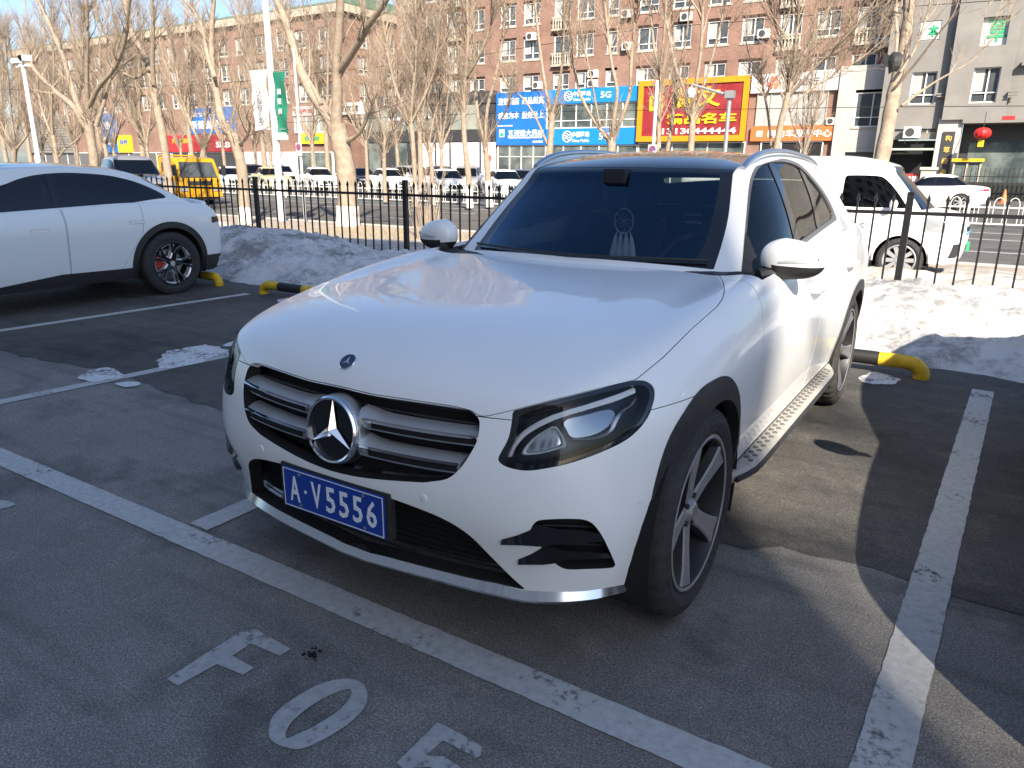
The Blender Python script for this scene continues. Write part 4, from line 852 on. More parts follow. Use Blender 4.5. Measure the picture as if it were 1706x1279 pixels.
px_tree('poplar right of the pharmacy board with a long diagonal limb across it', 23.0, [([(915, 262), (918, 220), (920, 188)], (14, 13)), ([(918, 195), (910, 150), (902, 100), (895, 40), (890, -6)], (7, 5), .6, 2), ([(920, 190), (930, 150), (938, 90), (940, 20)], (7, 5), -.5, 2), ([(912, 240), (892, 195), (872, 165), (850, 145)], (5, 3), .6, .8)], tlen=1.7, dens=3.0, lo=.42)
px_tree('poplar in front of the blue telecom strips with a wide V fork', 22.6, [([(1018, 262), (1019, 245), (1018, 230)], (17, 18)), ([(1016, 236), (990, 200), (970, 165), (960, 130), (952, 70), (945, -6)], (9, 6, 5), .5, 2), ([(1018, 230), (1024, 190), (1028, 150), (1018, 100), (1010, 30), (1008, -6)], (9, 7, 5), -.3, 2), ([(1022, 232), (1040, 185), (1050, 150), (1052, 100), (1058, 30)], (9, 6), .5, 2), ([(1000, 210), (992, 170), (985, 130), (970, 60)], (5, 3), -.6, 1.5)], tlen=1.8, dens=3.0, lo=.42)
px_tree('straight poplar stem in front of the left half of the red board', 22.2, [([(1097, 262), (1098, 200), (1100, 115)], (10, 9, 9)), ([(1100, 118), (1090, 80), (1085, 30), (1078, -6)], (6, 5), .4, 2), ([(1100, 115), (1106, 60), (1110, -6)], (6, 5), -.5, 2)], tlen=1.9, dens=3.0, lo=.42)
px_tree('leaning poplar stem in front of the red board, second from its left', 23.4, [([(1110, 262), (1120, 200), (1128, 120)], (9, 8, 8)), ([(1128, 125), (1122, 70), (1118, -6)], (5, 4), .4, 2), ([(1128, 120), (1142, 70), (1150, 0)], (5, 4), -.5, 2)], tlen=1.8, dens=3.0, lo=.42)
px_tree('bushy poplar in front of the middle of the red board', 22.8, [([(1150, 262), (1153, 215), (1152, 190)], (13, 14)), ([(1150, 195), (1140, 150), (1125, 110), (1115, 60), (1105, 0)], (7, 5), .5, 2), ([(1153, 190), (1160, 140), (1168, 80), (1172, 0)], (9, 6), -.3, 2), ([(1155, 195), (1170, 150), (1188, 90), (1205, 20)], (7, 5), .6, 2)], tlen=1.8, dens=3.0, lo=.42)
px_tree('fan shaped poplar between the white and orange signs', 21.8, [([(1291, 262), (1300, 210), (1312, 160), (1318, 135)], (14, 12, 11)), ([(1317, 140), (1305, 90), (1292, 40), (1280, -6)], (6, 4), .5, 2), ([(1318, 135), (1325, 80), (1330, 20), (1332, -6)], (6, 5), -.4, 2), ([(1318, 130), (1345, 80), (1372, 30), (1390, -6)], (6, 5), .4, 2), ([(1314, 160), (1360, 110), (1400, 70), (1440, 25)], (6, 4), -.5, 1.5), ([(1306, 185), (1350, 150), (1390, 125), (1430, 100)], (5, 3), .6, 1)], tlen=1.9, dens=4.6)
px_tree('thin dark sapling left of the fan shaped poplar', 23.6, [([(1286, 262), (1281, 200), (1272, 150), (1266, 125)], (6, 5, 4)), ([(1268, 135), (1255, 110), (1245, 80)], (3, 2), .3, 1)], tlen=1.2, dens=4.6, mat_='bark_dark')
px_tree('small forked poplar in front of the red signs on the left', 23.0, [([(336, 300), (338, 262), (340, 245)], (11, 12)), ([(338, 248), (322, 215), (312, 190), (300, 150), (290, 90)], (6, 4), .5, 1.5), ([(340, 245), (342, 200), (345, 170), (340, 100)], (6, 4), -.4, 1.5), ([(342, 245), (354, 215), (358, 180), (366, 120)], (6, 4), .4, 1.5)], tlen=1.6, dens=4.6)
px_tree('small forked poplar by the blue poster board', 22.0, [([(180, 300), (178, 262), (174, 240)], (8, 8)), ([(174, 243), (165, 210), (160, 180), (150, 120)], (4, 3), .4, 1.5), ([(174, 240), (184, 210), (190, 180), (196, 110)], (4, 3), -.4, 1.5)], tlen=1.6, dens=4.6)
px_tree('low forked tree left of the camera pole', 24.0, [([(22, 300), (24, 262), (26, 245)], (9, 9)), ([(26, 247), (10, 222), (2, 200), (-10, 150)], (5, 3), .4, 1.5), ([(26, 246), (20, 200), (16, 160), (10, 90)], (5, 3), -.4, 1.5), ([(28, 247), (45, 225), (52, 200), (60, 130)], (5, 3), .5, 1.5)], tlen=1.7, dens=4.6)
px_tree('slim tree right of the camera pole', 23.4, [([(98, 300), (95, 262), (88, 225)], (9, 8)), ([(90, 232), (76, 200), (66, 165), (60, 110)], (5, 3), .4, 1.5), ([(88, 228), (86, 180), (90, 120), (88, 50)], (5, 3), -.4, 1.8), ([(97, 262), (112, 245), (126, 235), (136, 222)], (4, 3), .5, .6)], tlen=1.7, dens=4.6)
px_tree('slim tree between the camera pole and the many limbed poplar', 25.0, [([(132, 300), (128, 255), (122, 225)], (8, 7)), ([(123, 230), (112, 190), (106, 150), (100, 90)], (5, 3), .4, 1.5), ([(123, 228), (130, 180), (136, 130), (138, 60)], (4, 3), -.4, 1.5)], tlen=1.7, dens=4.6)
px_tree('slim tree behind the yellow shop sign', 24.2, [([(465, 320), (462, 270), (456, 235)], (8, 7)), ([(457, 240), (440, 200), (430, 150), (424, 80)], (5, 3), .4, 1.5), ([(457, 238), (462, 190), (470, 130), (474, 60)], (4, 3), -.4, 1.5)], tlen=1.7, dens=4.6)
px_tree('slim pale tree between the forked poplar and the banner pole', 23.8, [([(642, 330), (640, 270), (642, 225)], (9, 8)), ([(642, 230), (655, 190), (668, 150), (672, 90), (668, 20)], (5, 3), .4, 1.5), ([(641, 228), (630, 190), (622, 140), (614, 70), (606, -4)], (5, 3), -.4, 1.8)], tlen=1.7, dens=4.6)
# upright shrub of bare rods at the fence
sh_ = thing('bare_shrub', 'bare upright shrub of thin rods behind the middle fence post', 'shrub', (-8.9, 11.4, -.02)); mb = MB()
for k in range(34):
    a = tr.uniform(0, 6.28); r = tr.uniform(.02, .25); x, y = r*math.cos(a), r*math.sin(a); h = tr.uniform(1.2, 2.3); mb.tube([(x, y, 0), (x*1.5+tr.gauss(0, .05), y*1.5, h*.4), (x*2.2+tr.gauss(0, .08), y*2.2, h*.75), (x*2.6+tr.gauss(0, .12), y*2.6, h)], [.010, .008, .006, .003], 4, caps=False)
mb.build('rods', 'twig', sh_)['kind'] = 'stuff'
# dry grass tufts on the pavement behind the fence
mb = MB()
for k in range(1500):
    x = tr.uniform(-12, -5.2) if k % 3 else tr.uniform(-14, 2); y = tr.gauss(10.6, .7) if x > -8 else tr.gauss(11.5, .6)
    if not 8.6 < y < 13: continue
    h = tr.uniform(.04, .14); a = tr.uniform(0, 6.28); w_ = .006; dx, dy = math.cos(a)*.05, math.sin(a)*.05
    mb.add([(x-w_, y, 0), (x+w_, y, 0), (x+dx, y+dy, h)], [(0, 1, 2)])
M['dry_grass'] = mat('dry straw grass', (.42, .32, .17), .9); o = mb.build('dry_grass', 'dry_grass'); o['kind'] = 'stuff'
# dark bag in the fork of the big tree
p = at(1491, 102, 'y', 12.9); bg_ = thing('bag', 'dark bag stuck in the fork of the big poplar', 'bag', p); bm = bmesh.new(); bmesh.ops.create_icosphere(bm, subdivisions=2, radius=1)
for v in bm.verts: n_ = mn.noise(v.co*1.7+Vector((3, 1, 2))); v.co = Vector((v.co.x*.10*(1+.5*n_), v.co.y*.10, v.co.z*.17*(1+.5*n_)))
bm.verts.index_update(); mb = MB().add([v.co.copy() for v in bm.verts], [[q.index for q in f.verts] for f in bm.faces]); bm.free()
mb.add([(-.02, -.05, .05), (-.20, -.06, .16), (-.15, -.04, -.06), (-.03, -.03, -.12)], [(0, 1, 2, 3)]); mb.build('cloth', 'letter_black', bg_)
# more trees further back: copies of two small kinds with their own place and turn
def spread(label, x, y, s_, seed):
    global tr
    tr = random.Random(seed); limbs = [([Vector((x, y, -.08)), Vector((x+tr.uniform(-.1, .1), y, 1.6*s_)), Vector((x+tr.uniform(-.2, .2), y, 2.8*s_))], [.13*s_, .10*s_, .10*s_])]
    for k in range(5):
        a = k*1.257+tr.uniform(-.4, .4); o_ = tr.uniform(.9, 1.7); z = tr.uniform(6.5, 9.5)*s_
        limbs.append(([Vector((x, y, tr.uniform(2.2, 2.75)*s_)), Vector((x+math.cos(a)*o_*.5, y+math.sin(a)*o_*.5, 4.0*s_)), Vector((x+math.cos(a)*o_*.9, y+math.sin(a)*o_*.9, 5.8*s_)), Vector((x+math.cos(a)*o_*1.2, y+math.sin(a)*o_*1.2, z))], [.07*s_, .05*s_, .035*s_, .012]))
    return tree_obj(label, limbs, (x, y, -.08), 'bare trees in front of the shops', 0, 2.3 if s_ < 1.5 else 2.0, 1.7*max(1, s_*.8))
sA = spread('dense bare tree in front of the far left shops', at(20, 250, 'y', 30).x, 30, 1., 5); sB = spread('dense bare tree beside the pale blinded shops on the left', at(450, 250, 'y', 33).x, 33, 1.05, 9)
sC = spread('tall dense bare tree at the far left edge of the view', at(8, 250, 'y', 31).x, 31, 1.75, 13)
for k, (src, u, y, rz, sc, lab) in enumerate(((sC, 92, 34, 1.4, 1.05, 'tall dense bare tree just right of the camera pole'), (sC, 168, 31, 2.6, 1., 'tall dense bare tree behind the blue poster board tree'), (sC, 236, 35, 4.0, 1.1, 'tall dense bare tree above the grey car'), (sC, 318, 33, 5.2, .95, 'tall dense bare tree over the blue billboard'), (sC, 440, 36, .7, 1., 'tall dense bare tree behind the lamp post with banners'), (sC, 48, 40, 3.2, 1.2, 'tall dense bare tree furthest back at the left'), (sC, 545, 38, 1.9, .95, 'tall dense bare tree above the pale grey shop sign'), (sC, 700, 36, 2.2, .85, 'tall dense bare tree at the left end of the dark shop row'), (sA, 70, 36, 1.1, 1.1, 'dense bare tree behind the camera pole'), (sB, 125, 33, 2.3, 1.1, 'dense bare tree behind the many limbed poplar'), (sA, 190, 38, 3.9, 1.2, 'dense bare tree behind the grey car'), (sB, 245, 34, 5.1, 1.1, 'dense bare tree above the yellow poster board'), (sA, 300, 37, .5, 1.15, 'dense bare tree in front of the blue billboard'), (sB, 372, 35, 1.7, 1.1, 'dense bare tree right of the blue billboard'), (sA, 425, 40, 2.9, 1.2, 'dense bare tree behind the white banner'), (sB, 520, 38, 4.3, 1.2, 'dense bare tree behind the yellow shop sign'), (sA, 610, 36, 5.5, 1.1, 'dense bare tree at the brick corner'), (sB, 662, 40, .9, 1.2, 'dense bare tree in front of the gap between the brick blocks'), (sA, 735, 38, 2.0, 1.15, 'dense bare tree in front of the dark shop row'), (sB, 1340, 40, 3.3, .9, 'dense bare tree behind the fan shaped poplar'))):
    c_ = copy_tree(src); c_['label'] = lab; c_.location = (at(u, 250, 'y', y).x, y, -.06); c_.rotation_euler = (0, 0, rz); c_.scale = (sc, sc, sc)
# ================================================================== poles, wires, railings
M['pole_white'] = mat('white painted pole', (.66, .66, .65), .5, noise=.08, nscale=3); M['pole_grey'] = mat('galvanised pole', (.36, .37, .38), .45, metal=.5, noise=.1, nscale=4)
def top_z(u, v, Y): return at(u, v, 'y', Y)
# camera pole
p = at(58, 240, 'y', 10.2); pt = at(40, 108, 'y', 10.2); x = (p.x+pt.x)/2
cp = thing('camera_pole', 'white pole with two surveillance cameras above the left car', 'pole', (x, 10.2, 0)); H = pt.z
MB().tube([(0, 0, 0), (0, 0, H)], [.075, .055], 14).build('pole', 'pole_white', cp); MB().box(-.32, .30, -.05, .05, H-.05, H+.02).build('arm', 'pole_white', cp); MB().tube([(0, 0, H), (0, 0, H+.18)], .03, 8).build('beacon', 'pole_grey', cp)
MB().box(-.42, -.12, -.12, .10, H+.05, H+.19, bev=.02).build('camera', 'sign_white', cp); c2 = MB().box(.12, .34, -.14, .12, H+.08, H+.25, bev=.03).build('camera', 'sign_white', cp); MB().lathe([(.075, -.012), (.075, .012), (.001, .014)], 18, Matrix.Translation((.24, -.145, H+.165)) @ Matrix.Rotation(R(-60), 4, 'Z')).build('lens', 'gloss_black', c2)
# banner pole
b0 = at(470, 368, 'y', 12.9); bp_ = thing('street_lamp', 'white street lamp post carrying a white and a green banner', 'street lamp', (b0.x, 12.9, -.02)); MB().tube([(0, 0, 0), (0, 0, 9)], [.105, .07], 14).build('pole', 'pole_white', bp_)
MB().box(-.16, .16, -.16, .16, 0, .03).build('base_plate', 'pole_grey', bp_)
MB().box(.05, .42, -.07, .07, 2.18, 2.36, bev=.01).build('control_box', 'pole_white', bp_)
for z in (2.45, 3.92): MB().tube([(-.85, 0, z), (.72, 0, z)], .014, 6).build('bracket', 'pole_grey', bp_)
def banner(x0, x1, z0, z1, m_, name, label, txt, lm):
    t = thing(name, label, 'banner', (b0.x+(x0+x1)/2, 12.88, (z0+z1)/2)); w = x1-x0; h = z1-z0; nx, nz = 7, 16; v = []
    for j in range(nz):
        for i in range(nx):
            v.append((-w/2+w*i/(nx-1), .03*math.sin(j*.7+i*.5)-.02*math.cos(i*1.1), -h/2+h*j/(nz-1)))
    f = [(j*nx+i, j*nx+i+1, (j+1)*nx+i+1, (j+1)*nx+i) for j in range(nz-1) for i in range(nx-1)]
    v2 = [(a, b+.006, c) for a, b, c in v]; MB().add(v+v2, f+[tuple(i+len(v) for i in q[::-1]) for q in f], True).build('cloth', m_, t)
    for k, ch in enumerate(txt): text_mesh(ch, w*.34, w*.34, 'lettering', lm, t, (.0, -.06, h*(.18-.16*k)), .004, .004)
banner(-.78, -.14, 2.42, 3.95, 'sign_white', 'lamp_post_banner', 'white hanging banner with faint grey characters on the lamp post', '人居梦乡', 'pole_grey'); banner(.13, .56, 2.33, 3.86, 'banner_green', 'lamp_post_banner', 'green hanging banner with white characters on the lamp post', '润熙府', 'letter_white')
# no parking sign post
p = at(504, 300, 'y', 13.1); np_ = thing('road_sign', 'no parking sign on a thin post by the forked poplar', 'road sign', (p.x, 13.1, 0)); c_ = at(501, 245, 'y', 13.1); q_ = at(488, 150, 'y', 13.1)
MB().tube([(0, 0, 0), (0, 0, q_.z+1)], .035, 10).build('post', 'pole_white', np_)
def no_parking(par, z, r):
    pl = MB().box(-r*1.25, r*1.25, -.06, -.045, z-r*2.6, z+r*1.25, bev=.004).build('plate', 'sign_white', par)
    MB().lathe([(r, 0), (r, .006), (.001, .007)], 28, Matrix.Translation((0, -.06, z)) @ Matrix.Rotation(R(-90), 4, 'Z')).build('disc', 'sign_blue', pl)
    m_ = MB(); m_.ring([Vector((r*.88*math.cos(a), -.07, z+r*.88*math.sin(a))) for a in np.linspace(0, 6.283, 28, endpoint=False)], r*.11, 6)
    for s_ in (1, -1): m_.tube([(-r*.6*s_, -.07, z-r*.6), (r*.6*s_, -.07, z+r*.6)], r*.10, 6)
    m_.build('red_ring', 'red_plain', pl)
no_parking(np_, c_.z, .085)
# thin grey pole beside it and pole right of the SUV roof
p = at(1088, 250, 'y', 20); wp = thing('sign_pole', 'thin white pole with a round no parking disc in front of the red board', 'road sign', (p.x, 20, -.1)); MB().tube([(0, 0, 0), (0, 0, at(1090, 128, 'y', 20).z)], .05, 10).build('pole', 'pole_white', wp); no_parking(wp, at(1083, 243, 'y', 20).z, .11)
p = at(1208, 250, 'y', 20.5); z1 = at(1212, 150, 'y', 20.5).z; a1 = at(1153, 134, 'y', 20.5)
cpole = thing('camera_pole', 'grey L shaped camera pole with a long arm in front of the red board', 'pole', (p.x, 20.5, -.1)); MB().tube([(0, 0, 0), (0, 0, z1)], .06, 10).build('pole', 'pole_grey', cpole); MB().tube([(0, 0, z1-.05), (a1.x-p.x, 0, a1.z)], [.045, .03], 8).build('arm', 'pole_grey', cpole); MB().box(-.12, .12, -.12, .12, z1-.12, z1+.08, bev=.01).build('bracket', 'pole_grey', cpole)
d_ = MB(); d_.lathe([(.001, .12), (.10, .09), (.13, -.05), (.11, -.09), (.09, -.16), (.001, -.20)], 16, Matrix.Translation((a1.x-p.x, 0, a1.z-.20)) @ Matrix.Rotation(R(-90), 4, 'Y')); d_.tube([(a1.x-p.x, 0, a1.z), (a1.x-p.x, 0, a1.z-.1)], .02, 6); d_.build('dome_camera', 'sign_white', cpole)
# overhead cables
def cable(label, pts, Y, r=.012):
    P = [at(u, v, 'y', Y) for u, v in pts]; t = thing('overhead_cable', label, 'cable', tuple(P[0])); q = smooth_poly([tuple(p-P[0]) for p in P], 8, False); MB().tube([Vector(p) for p in q], r, 5).build('wire', 'letter_black', t)
cable('upper sagging overhead cable crossing the brick facade', [(-60, 150), (300, 142), (560, 118), (740, 100), (900, 75), (1060, 50), (1280, 32), (1500, 12), (1760, -6)], 26)
cable('lower overhead cable crossing the signs', [(400, 208), (640, 196), (900, 186), (1200, 182), (1480, 178), (1760, 176)], 25.5, .011)
# white railing between the roads
M['rail_white'] = mat('white guard rail', (.62, .62, .60), .5)
rw_ = thing('guard_railing', 'white hooped guard railing between the two carriageways', 'railing', (0, 24.8, -.1))
for k in range(24):
    x0 = -75+k*3.3
    if k == 0: po = MB().tube([(0, 0, 0), (0, 0, 1.05)], .045, 8).build('post', 'rail_white', rw_); po.location = (x0, 0, 0)
    else: link_mesh('post', po.data, rw_, (x0, 0, 0))
hp_ = MB()
for k in range(24*9):
    x = -75+.25+k*3.3/9; hp_.tube([(x, 0, .15), (x, 0, .75), (x+.05, 0, .86), (x+.13, 0, .90), (x+.21, 0, .86), (x+.26, 0, .75), (x+.26, 0, .15)], .014, 4, caps=False)
hp_.build('hoops', 'rail_white', rw_)['kind'] = 'stuff'
r_ = MB()
for z in (.15, .62): r_.box(-75, 4.2, -.02, .02, z-.02, z+.02)
r_.build('rail', 'rail_white', rw_)['kind'] = 'stuff'
# traffic cone
c_ = gp(1676, 326, .0); t = thing('traffic_cone', 'orange traffic cone near the thin railing on the right', 'traffic cone', (at(1676, 312, 'y', 46).x, 46, -.06)); MB().lathe([(.20, 0), (.18, .05), (.03, .72), (.001, .73)], 18, Matrix.Rotation(R(-90), 4, 'Y')).build('cone', 'sign_orange', t); MB().box(-.24, .24, -.24, .24, -.02, .03).build('base', 'sign_orange', t)
# ================================================================== cars: shared builders
def box_cage(front, side, rear, top):
    """half cage of a car shell. front/rear: columns from the centre line outwards, side: columns from the front corner to the rear corner,
    each column a list of (x,y,z) rows from the sill up; top: for each inner side column the points from the centre line outwards"""
    nf = len(front); ns = len(side); nr = len(side[0]); V = []; idx = {}
    cols = list(front)+list(side)+list(rear)[::-1]; nc = len(cols)
    def vid(p, m):
        key = (m if abs(p[0]) > 1e-9 else 0, round(p[0], 6), round(p[1], 6), round(p[2], 6), )
        if key not in idx: idx[key] = len(V); V.append((p[0]*(m or 1), p[1], p[2]))
        return idx[key]
    F = []
    for m in (1, -1):
        def q(a):
            ids = [vid(p, m) for p in a]
            F.append(tuple(ids) if m == 1 else tuple(ids[::-1]))
        for c in range(nc-1):
            for r in range(nr-1):
                q((cols[c][r], cols[c+1][r], cols[c+1][r+1], cols[c][r+1]))
        grid = [[f[-1] for f in front]+[side[0][-1]]]
        for i in range(1, ns-1): grid.append(list(top[i-1])+[side[i][-1]])
        grid.append([f[-1] for f in rear]+[side[-1][-1]])
        for i in range(len(grid)-1):
            for j in range(nf):
                q((grid[i][j], grid[i][j+1], grid[i+1][j+1], grid[i+1][j]))
    return V, F
def px(V):
    A = np.array(V, float); A[:, 0] = np.abs(A[:, 0]); return project(A)
def yz(V): return np.asarray(V)[:, 1:3]

def tyre_profile(Ro, Ri, w):
    h = w/2
    return [(Ri, -h*.80), (Ri+.01, -h*.92), (Ri+(Ro-Ri)*.45, -h*1.03), (Ro-.035, -h*.99), (Ro-.012, -h*.90), (Ro-.003, -h*.74), (Ro, -h*.42), (Ro-.008, -h*.40), (Ro-.008, -h*.33), (Ro, -h*.31), (Ro+.001, 0.0-h*.06), (Ro-.008, -h*.04),
            (Ro-.008, h*.04), (Ro+.001, h*.06), (Ro, h*.31), (Ro-.008, h*.33), (Ro-.008, h*.40), (Ro, h*.42), (Ro-.003, h*.74), (Ro-.012, h*.90), (Ro-.035, h*.99), (Ro-.05, h*1.03), (Ri+(Ro-Ri)*.45, h*1.05), (Ri+.012, h*.97), (Ri+.004, h*.9), (Ri-.004, h*.80)]
def make_wheel(parent, x, y, z, side, Ro=.37, Ri=.262, w=.235, style='five', rot=0., tyremat='rubber', spoke_mat='alloy', name='wheel'):
    """wheel > tyre, rim, brake disc, caliper; local +x is the outer face; side=+1/-1"""
    T = Matrix.Translation((x, y, z)) @ Matrix.Rotation(0 if side > 0 else math.pi, 4, 'Z')
    prof = tyre_profile(Ro, Ri, w); n = 156; k = len(prof); mb = MB(); v = []
    for j in range(n):
        an = 2*math.pi*j/n
        for i, (r, t) in enumerate(prof):
            if (Ro-r) < .03 and abs(t) > w*.14 and j % 4 == 0: r -= .007
            if abs(t) < w*.16 and r > Ro-.004 and j % 6 == 0: r -= .004
            v.append(T @ Vector((t, r*math.cos(an), r*math.sin(an))))
    mb.add(v, [(j*k+i, j*k+i+1, ((j+1) % n)*k+i+1, ((j+1) % n)*k+i) for j in range(n) for i in range(k-1)], True)
    wh = mb.build(name, tyremat, parent, sharp=R(50))
    h = w/2
    rb = MB(); rb.lathe([(Ri+.004, h*.93), (Ri-.006, h*.97), (Ri-.016, h*.92), (Ri-.022, h*.75), (Ri-.03, h*.2), (Ri-.03, -h*.8), (Ri, -h*.85)], 64, T)
    rb.lathe([(.001, h*.05), (.06, h*.05), (.075, -.02)], 32, T)
    rim = rb.build('rim', 'dark_alloy' if style != 'plain' else spoke_mat, wh)
    lip = MB().lathe([(Ri-.001, h*.955), (Ri-.004, h*.975), (Ri-.010, h*.97), (Ri-.013, h*.94)], 64, T).build('rim_lip', spoke_mat if style != 'petal' else 'dark_alloy', wh)
    if style == 'five':
        sp = MB(); bk = MB()
        for a in range(5):
            A = T @ Matrix.Rotation(2*math.pi*a/5+rot, 4, 'X')
            secs = []
            for r, hw, xf, th in ((.035, .034, h*.62, .05), (.075, .031, h*.66, .05), (.13, .031, h*.74, .045), (.19, .037, h*.84, .04), (.235, .046, h*.90, .035), (Ri-.012, .056, h*.92, .03)):
                secs.append([A @ Vector((xf-th, -hw*1.15, r)), A @ Vector((xf-.006, -hw, r)), A @ Vector((xf, -hw+.007, r)), A @ Vector((xf-.004, 0, r)), A @ Vector((xf, hw-.007, r)), A @ Vector((xf-.006, hw, r)), A @ Vector((xf-th, hw*1.15, r))])
            m = len(secs[0]); vv = [p for s_ in secs for p in s_]
            face = [(i*m+j, (i+1)*m+j, (i+1)*m+j+1, i*m+j+1) for i in range(len(secs)-1) for j in range(1, m-2)]
            sidef = [(i*m+j, (i+1)*m+j, (i+1)*m+j+1, i*m+j+1) for i in range(len(secs)-1) for j in (0, m-2)]
            sp.add(vv, face, True); bk.add(vv, sidef, True)
        for a in range(5):
            A = T @ Matrix.Rotation(2*math.pi*(a+.5)/5+rot, 4, 'X'); bk.lathe([(.001, h*.70), (.009, h*.70), (.011, h*.60)], 10, A @ Matrix.Translation((0, 0, .054)))
        sp.lathe([(.001, h*.74), (.030, h*.74), (.034, h*.70), (.045, h*.60), (.06, h*.45)], 32, T)
        sp.build('spoke_face', spoke_mat, wh, recalc=False); bk.build('spoke_side', 'dark_alloy', wh)
        MB().lathe([(.001, h*.77), (.026, h*.77), (.030, h*.74)], 28, T).build('hub_cap', 'satin_silver', wh)
    elif style == 'petal':
        bk = MB()
        for a in range(5):
            A = T @ Matrix.Rotation(2*math.pi*(a+.5)/5+rot, 4, 'X')
            for sg in (-1, 1):
                bk.tube([A @ Vector((h*.6, sg*.012, .03)), A @ Vector((h*.72, sg*.016, .11)), A @ Vector((h*.86, sg*.040, .19)), A @ Vector((h*.9, sg*.075, .24))], [.02, .018, .017, .016], 6)
        bk.lathe([(.001, h*.74), (.04, h*.74), (.05, h*.6)], 28, T); bk.build('spoke', 'gloss_black', wh)
        for a in range(5):
            A = T @ Matrix.Rotation(2*math.pi*a/5+rot, 4, 'X')
            pts = smooth_poly([(.0, .062, 'c'), (.05, .115), (.088, .170), (.105, .205, 'c'), (.055, .228), (0, .236), (-.055, .228), (-.105, .205, 'c'), (-.088, .170), (-.05, .115)], 4)
            mb = MB(); k = len(pts); cc = np.array([0, .165])
            for q in (0,):
                vo = [A @ Vector((h*.80+.10*(np.hypot(*p)-.06), p[0], p[1])) for p in pts]
                vi = [A @ Vector((h*.72+.10*(np.hypot(*p)-.06), *(cc+(p-cc)*.84))) for p in pts]
                vb = [A @ Vector((h*.25, *(cc+(p-cc)*.80))) for p in pts]
                mb.add(vo+vi+vb, [(i, (i+1) % k, k+(i+1) % k, k+i) for i in range(k)]+[(k+i, k+(i+1) % k, 2*k+(i+1) % k, 2*k+i) for i in range(k)])
            mb.build('spoke_trim', 'petal', wh, recalc=False)
        MB().lathe([(.001, h*.8), (.03, h*.8), (.034, h*.74)], 24, T).build('hub_cap', 'satin_silver', wh)
    else:
        sp = MB(); ns = 10 if style == 'plain' else 7
        for a in range(ns):
            A = T @ Matrix.Rotation(2*math.pi*a/ns+rot, 4, 'X')
            sp.prism([(-.022, .02), (.022, .02), (.03, Ri-.01), (-.03, Ri-.01)], 'x', h*.55, h*.8, A)
        sp.lathe([(.001, h*.82), (.05, h*.82), (.06, h*.55)], 20, T); sp.build('spoke', spoke_mat, wh)
    if Ro > .3 and style in ('five', 'petal'):
        MB().lathe([(.05, .0), (.165, .0), (.165, -.022), (.05, -.022)], 48, T, closed=True).build('brake_disc', 'disc', wh)
        A = T @ Matrix.Rotation(R(-62 if side > 0 else 62), 4, 'X') if style == 'five' else T @ Matrix.Rotation(R(80), 4, 'X')
        cm = MB()
        prof = [(.10, -.05), (.185, -.05), (.185, .03), (.10, .03)]
        v = []; nn = 8
        for j in range(nn):
            an = (j/(nn-1)-.5)*.8
            for r, t in prof: v.append(A @ Vector((t+.01, r*math.sin(an), r*math.cos(an))))
        cm.add(v, [(j*4+i, j*4+(i+1) % 4, (j+1)*4+(i+1) % 4, (j+1)*4+i) for j in range(nn-1) for i in range(4)]+[(0, 1, 2, 3), tuple(range(4*nn-4, 4*nn))[::-1]])
        cm.build('brake_caliper', 'red_paint', wh, recalc=True)
    return wh

# ================================================================== the white SUV in the middle
suv = thing('parked_car', 'large white SUV with black roof and star emblem grille, nose towards the viewer', 'car', group='cars parked in the bays')
fx = [0, .2, .4, .58, .72]
def zrow(zs): return zs
front = []
for x, ys, zs in ((0, (.13, .112, .075, .036, .036, .072, .155), (.225, .31, .42, .54, .68, .82, .935)),
                  (.2, (.135, .117, .080, .040, .042, .083, .170), (.225, .31, .42, .54, .68, .82, .935)),
                  (.4, (.152, .135, .100, .062, .066, .112, .200), (.225, .31, .42, .54, .68, .82, .932)),
                  (.58, (.195, .175, .140, .105, .112, .158, .248), (.225, .31, .42, .54, .68, .82, .925)),
                  (.72, (.270, .245, .210, .178, .184, .228, .315), (.225, .31, .42, .54, .68, .82, .920))):
    front.append([(x, y, z) for y, z in zip(ys, zs)])
side = [[(.815, .405, .225), (.832, .375, .31), (.845, .345, .42), (.848, .325, .54), (.840, .335, .68), (.826, .365, .82), (.785, .425, .918)]]
for y, xs, zs in ((.60, (.865, .885, .905, .920, .926, .908, .825), (.225, .31, .43, .57, .70, .83, .955)),
                  (.837, (.870, .892, .915, .934, .942, .928, .842), (.225, .31, .44, .59, .73, .87, 1.000)),
                  (1.12, (.862, .886, .910, .930, .940, .932, .850), (.235, .32, .45, .60, .75, .90, 1.045)),
                  (1.50, (.860, .882, .906, .928, .940, .934, .868), (.24, .33, .45, .60, .76, .92, 1.080)),
                  (2.00, (.860, .882, .906, .930, .942, .938, .885), (.24, .33, .45, .60, .77, .94, 1.105)),
                  (2.60, (.860, .882, .906, .930, .944, .942, .888), (.24, .33, .45, .60, .78, .96, 1.130)),
                  (3.15, (.862, .884, .908, .934, .946, .944, .884), (.24, .33, .45, .60, .79, .98, 1.160)),
                  (3.45, (.864, .888, .914, .938, .949, .946, .878), (.24, .33, .45, .60, .79, .99, 1.175)),
                  (3.71, (.866, .890, .916, .940, .950, .946, .868), (.24, .33, .45, .60, .79, .99, 1.185)),
                  (4.00, (.860, .884, .908, .930, .940, .930, .850), (.25, .34, .45, .60, .79, .98, 1.160)),
                  (4.30, (.835, .858, .882, .902, .908, .890, .815), (.27, .35, .46, .60, .79, .97, 1.125))):
    side.append([(x, y, z) for x, z in zip(xs, zs)])
side.append([(x, y, z) for x, y, z in zip((.755, .785, .808, .822, .822, .800, .71), (4.47, 4.50, 4.53, 4.55, 4.55, 4.52, 4.44), (.29, .36, .46, .60, .79, .97, 1.09))])
rear = []
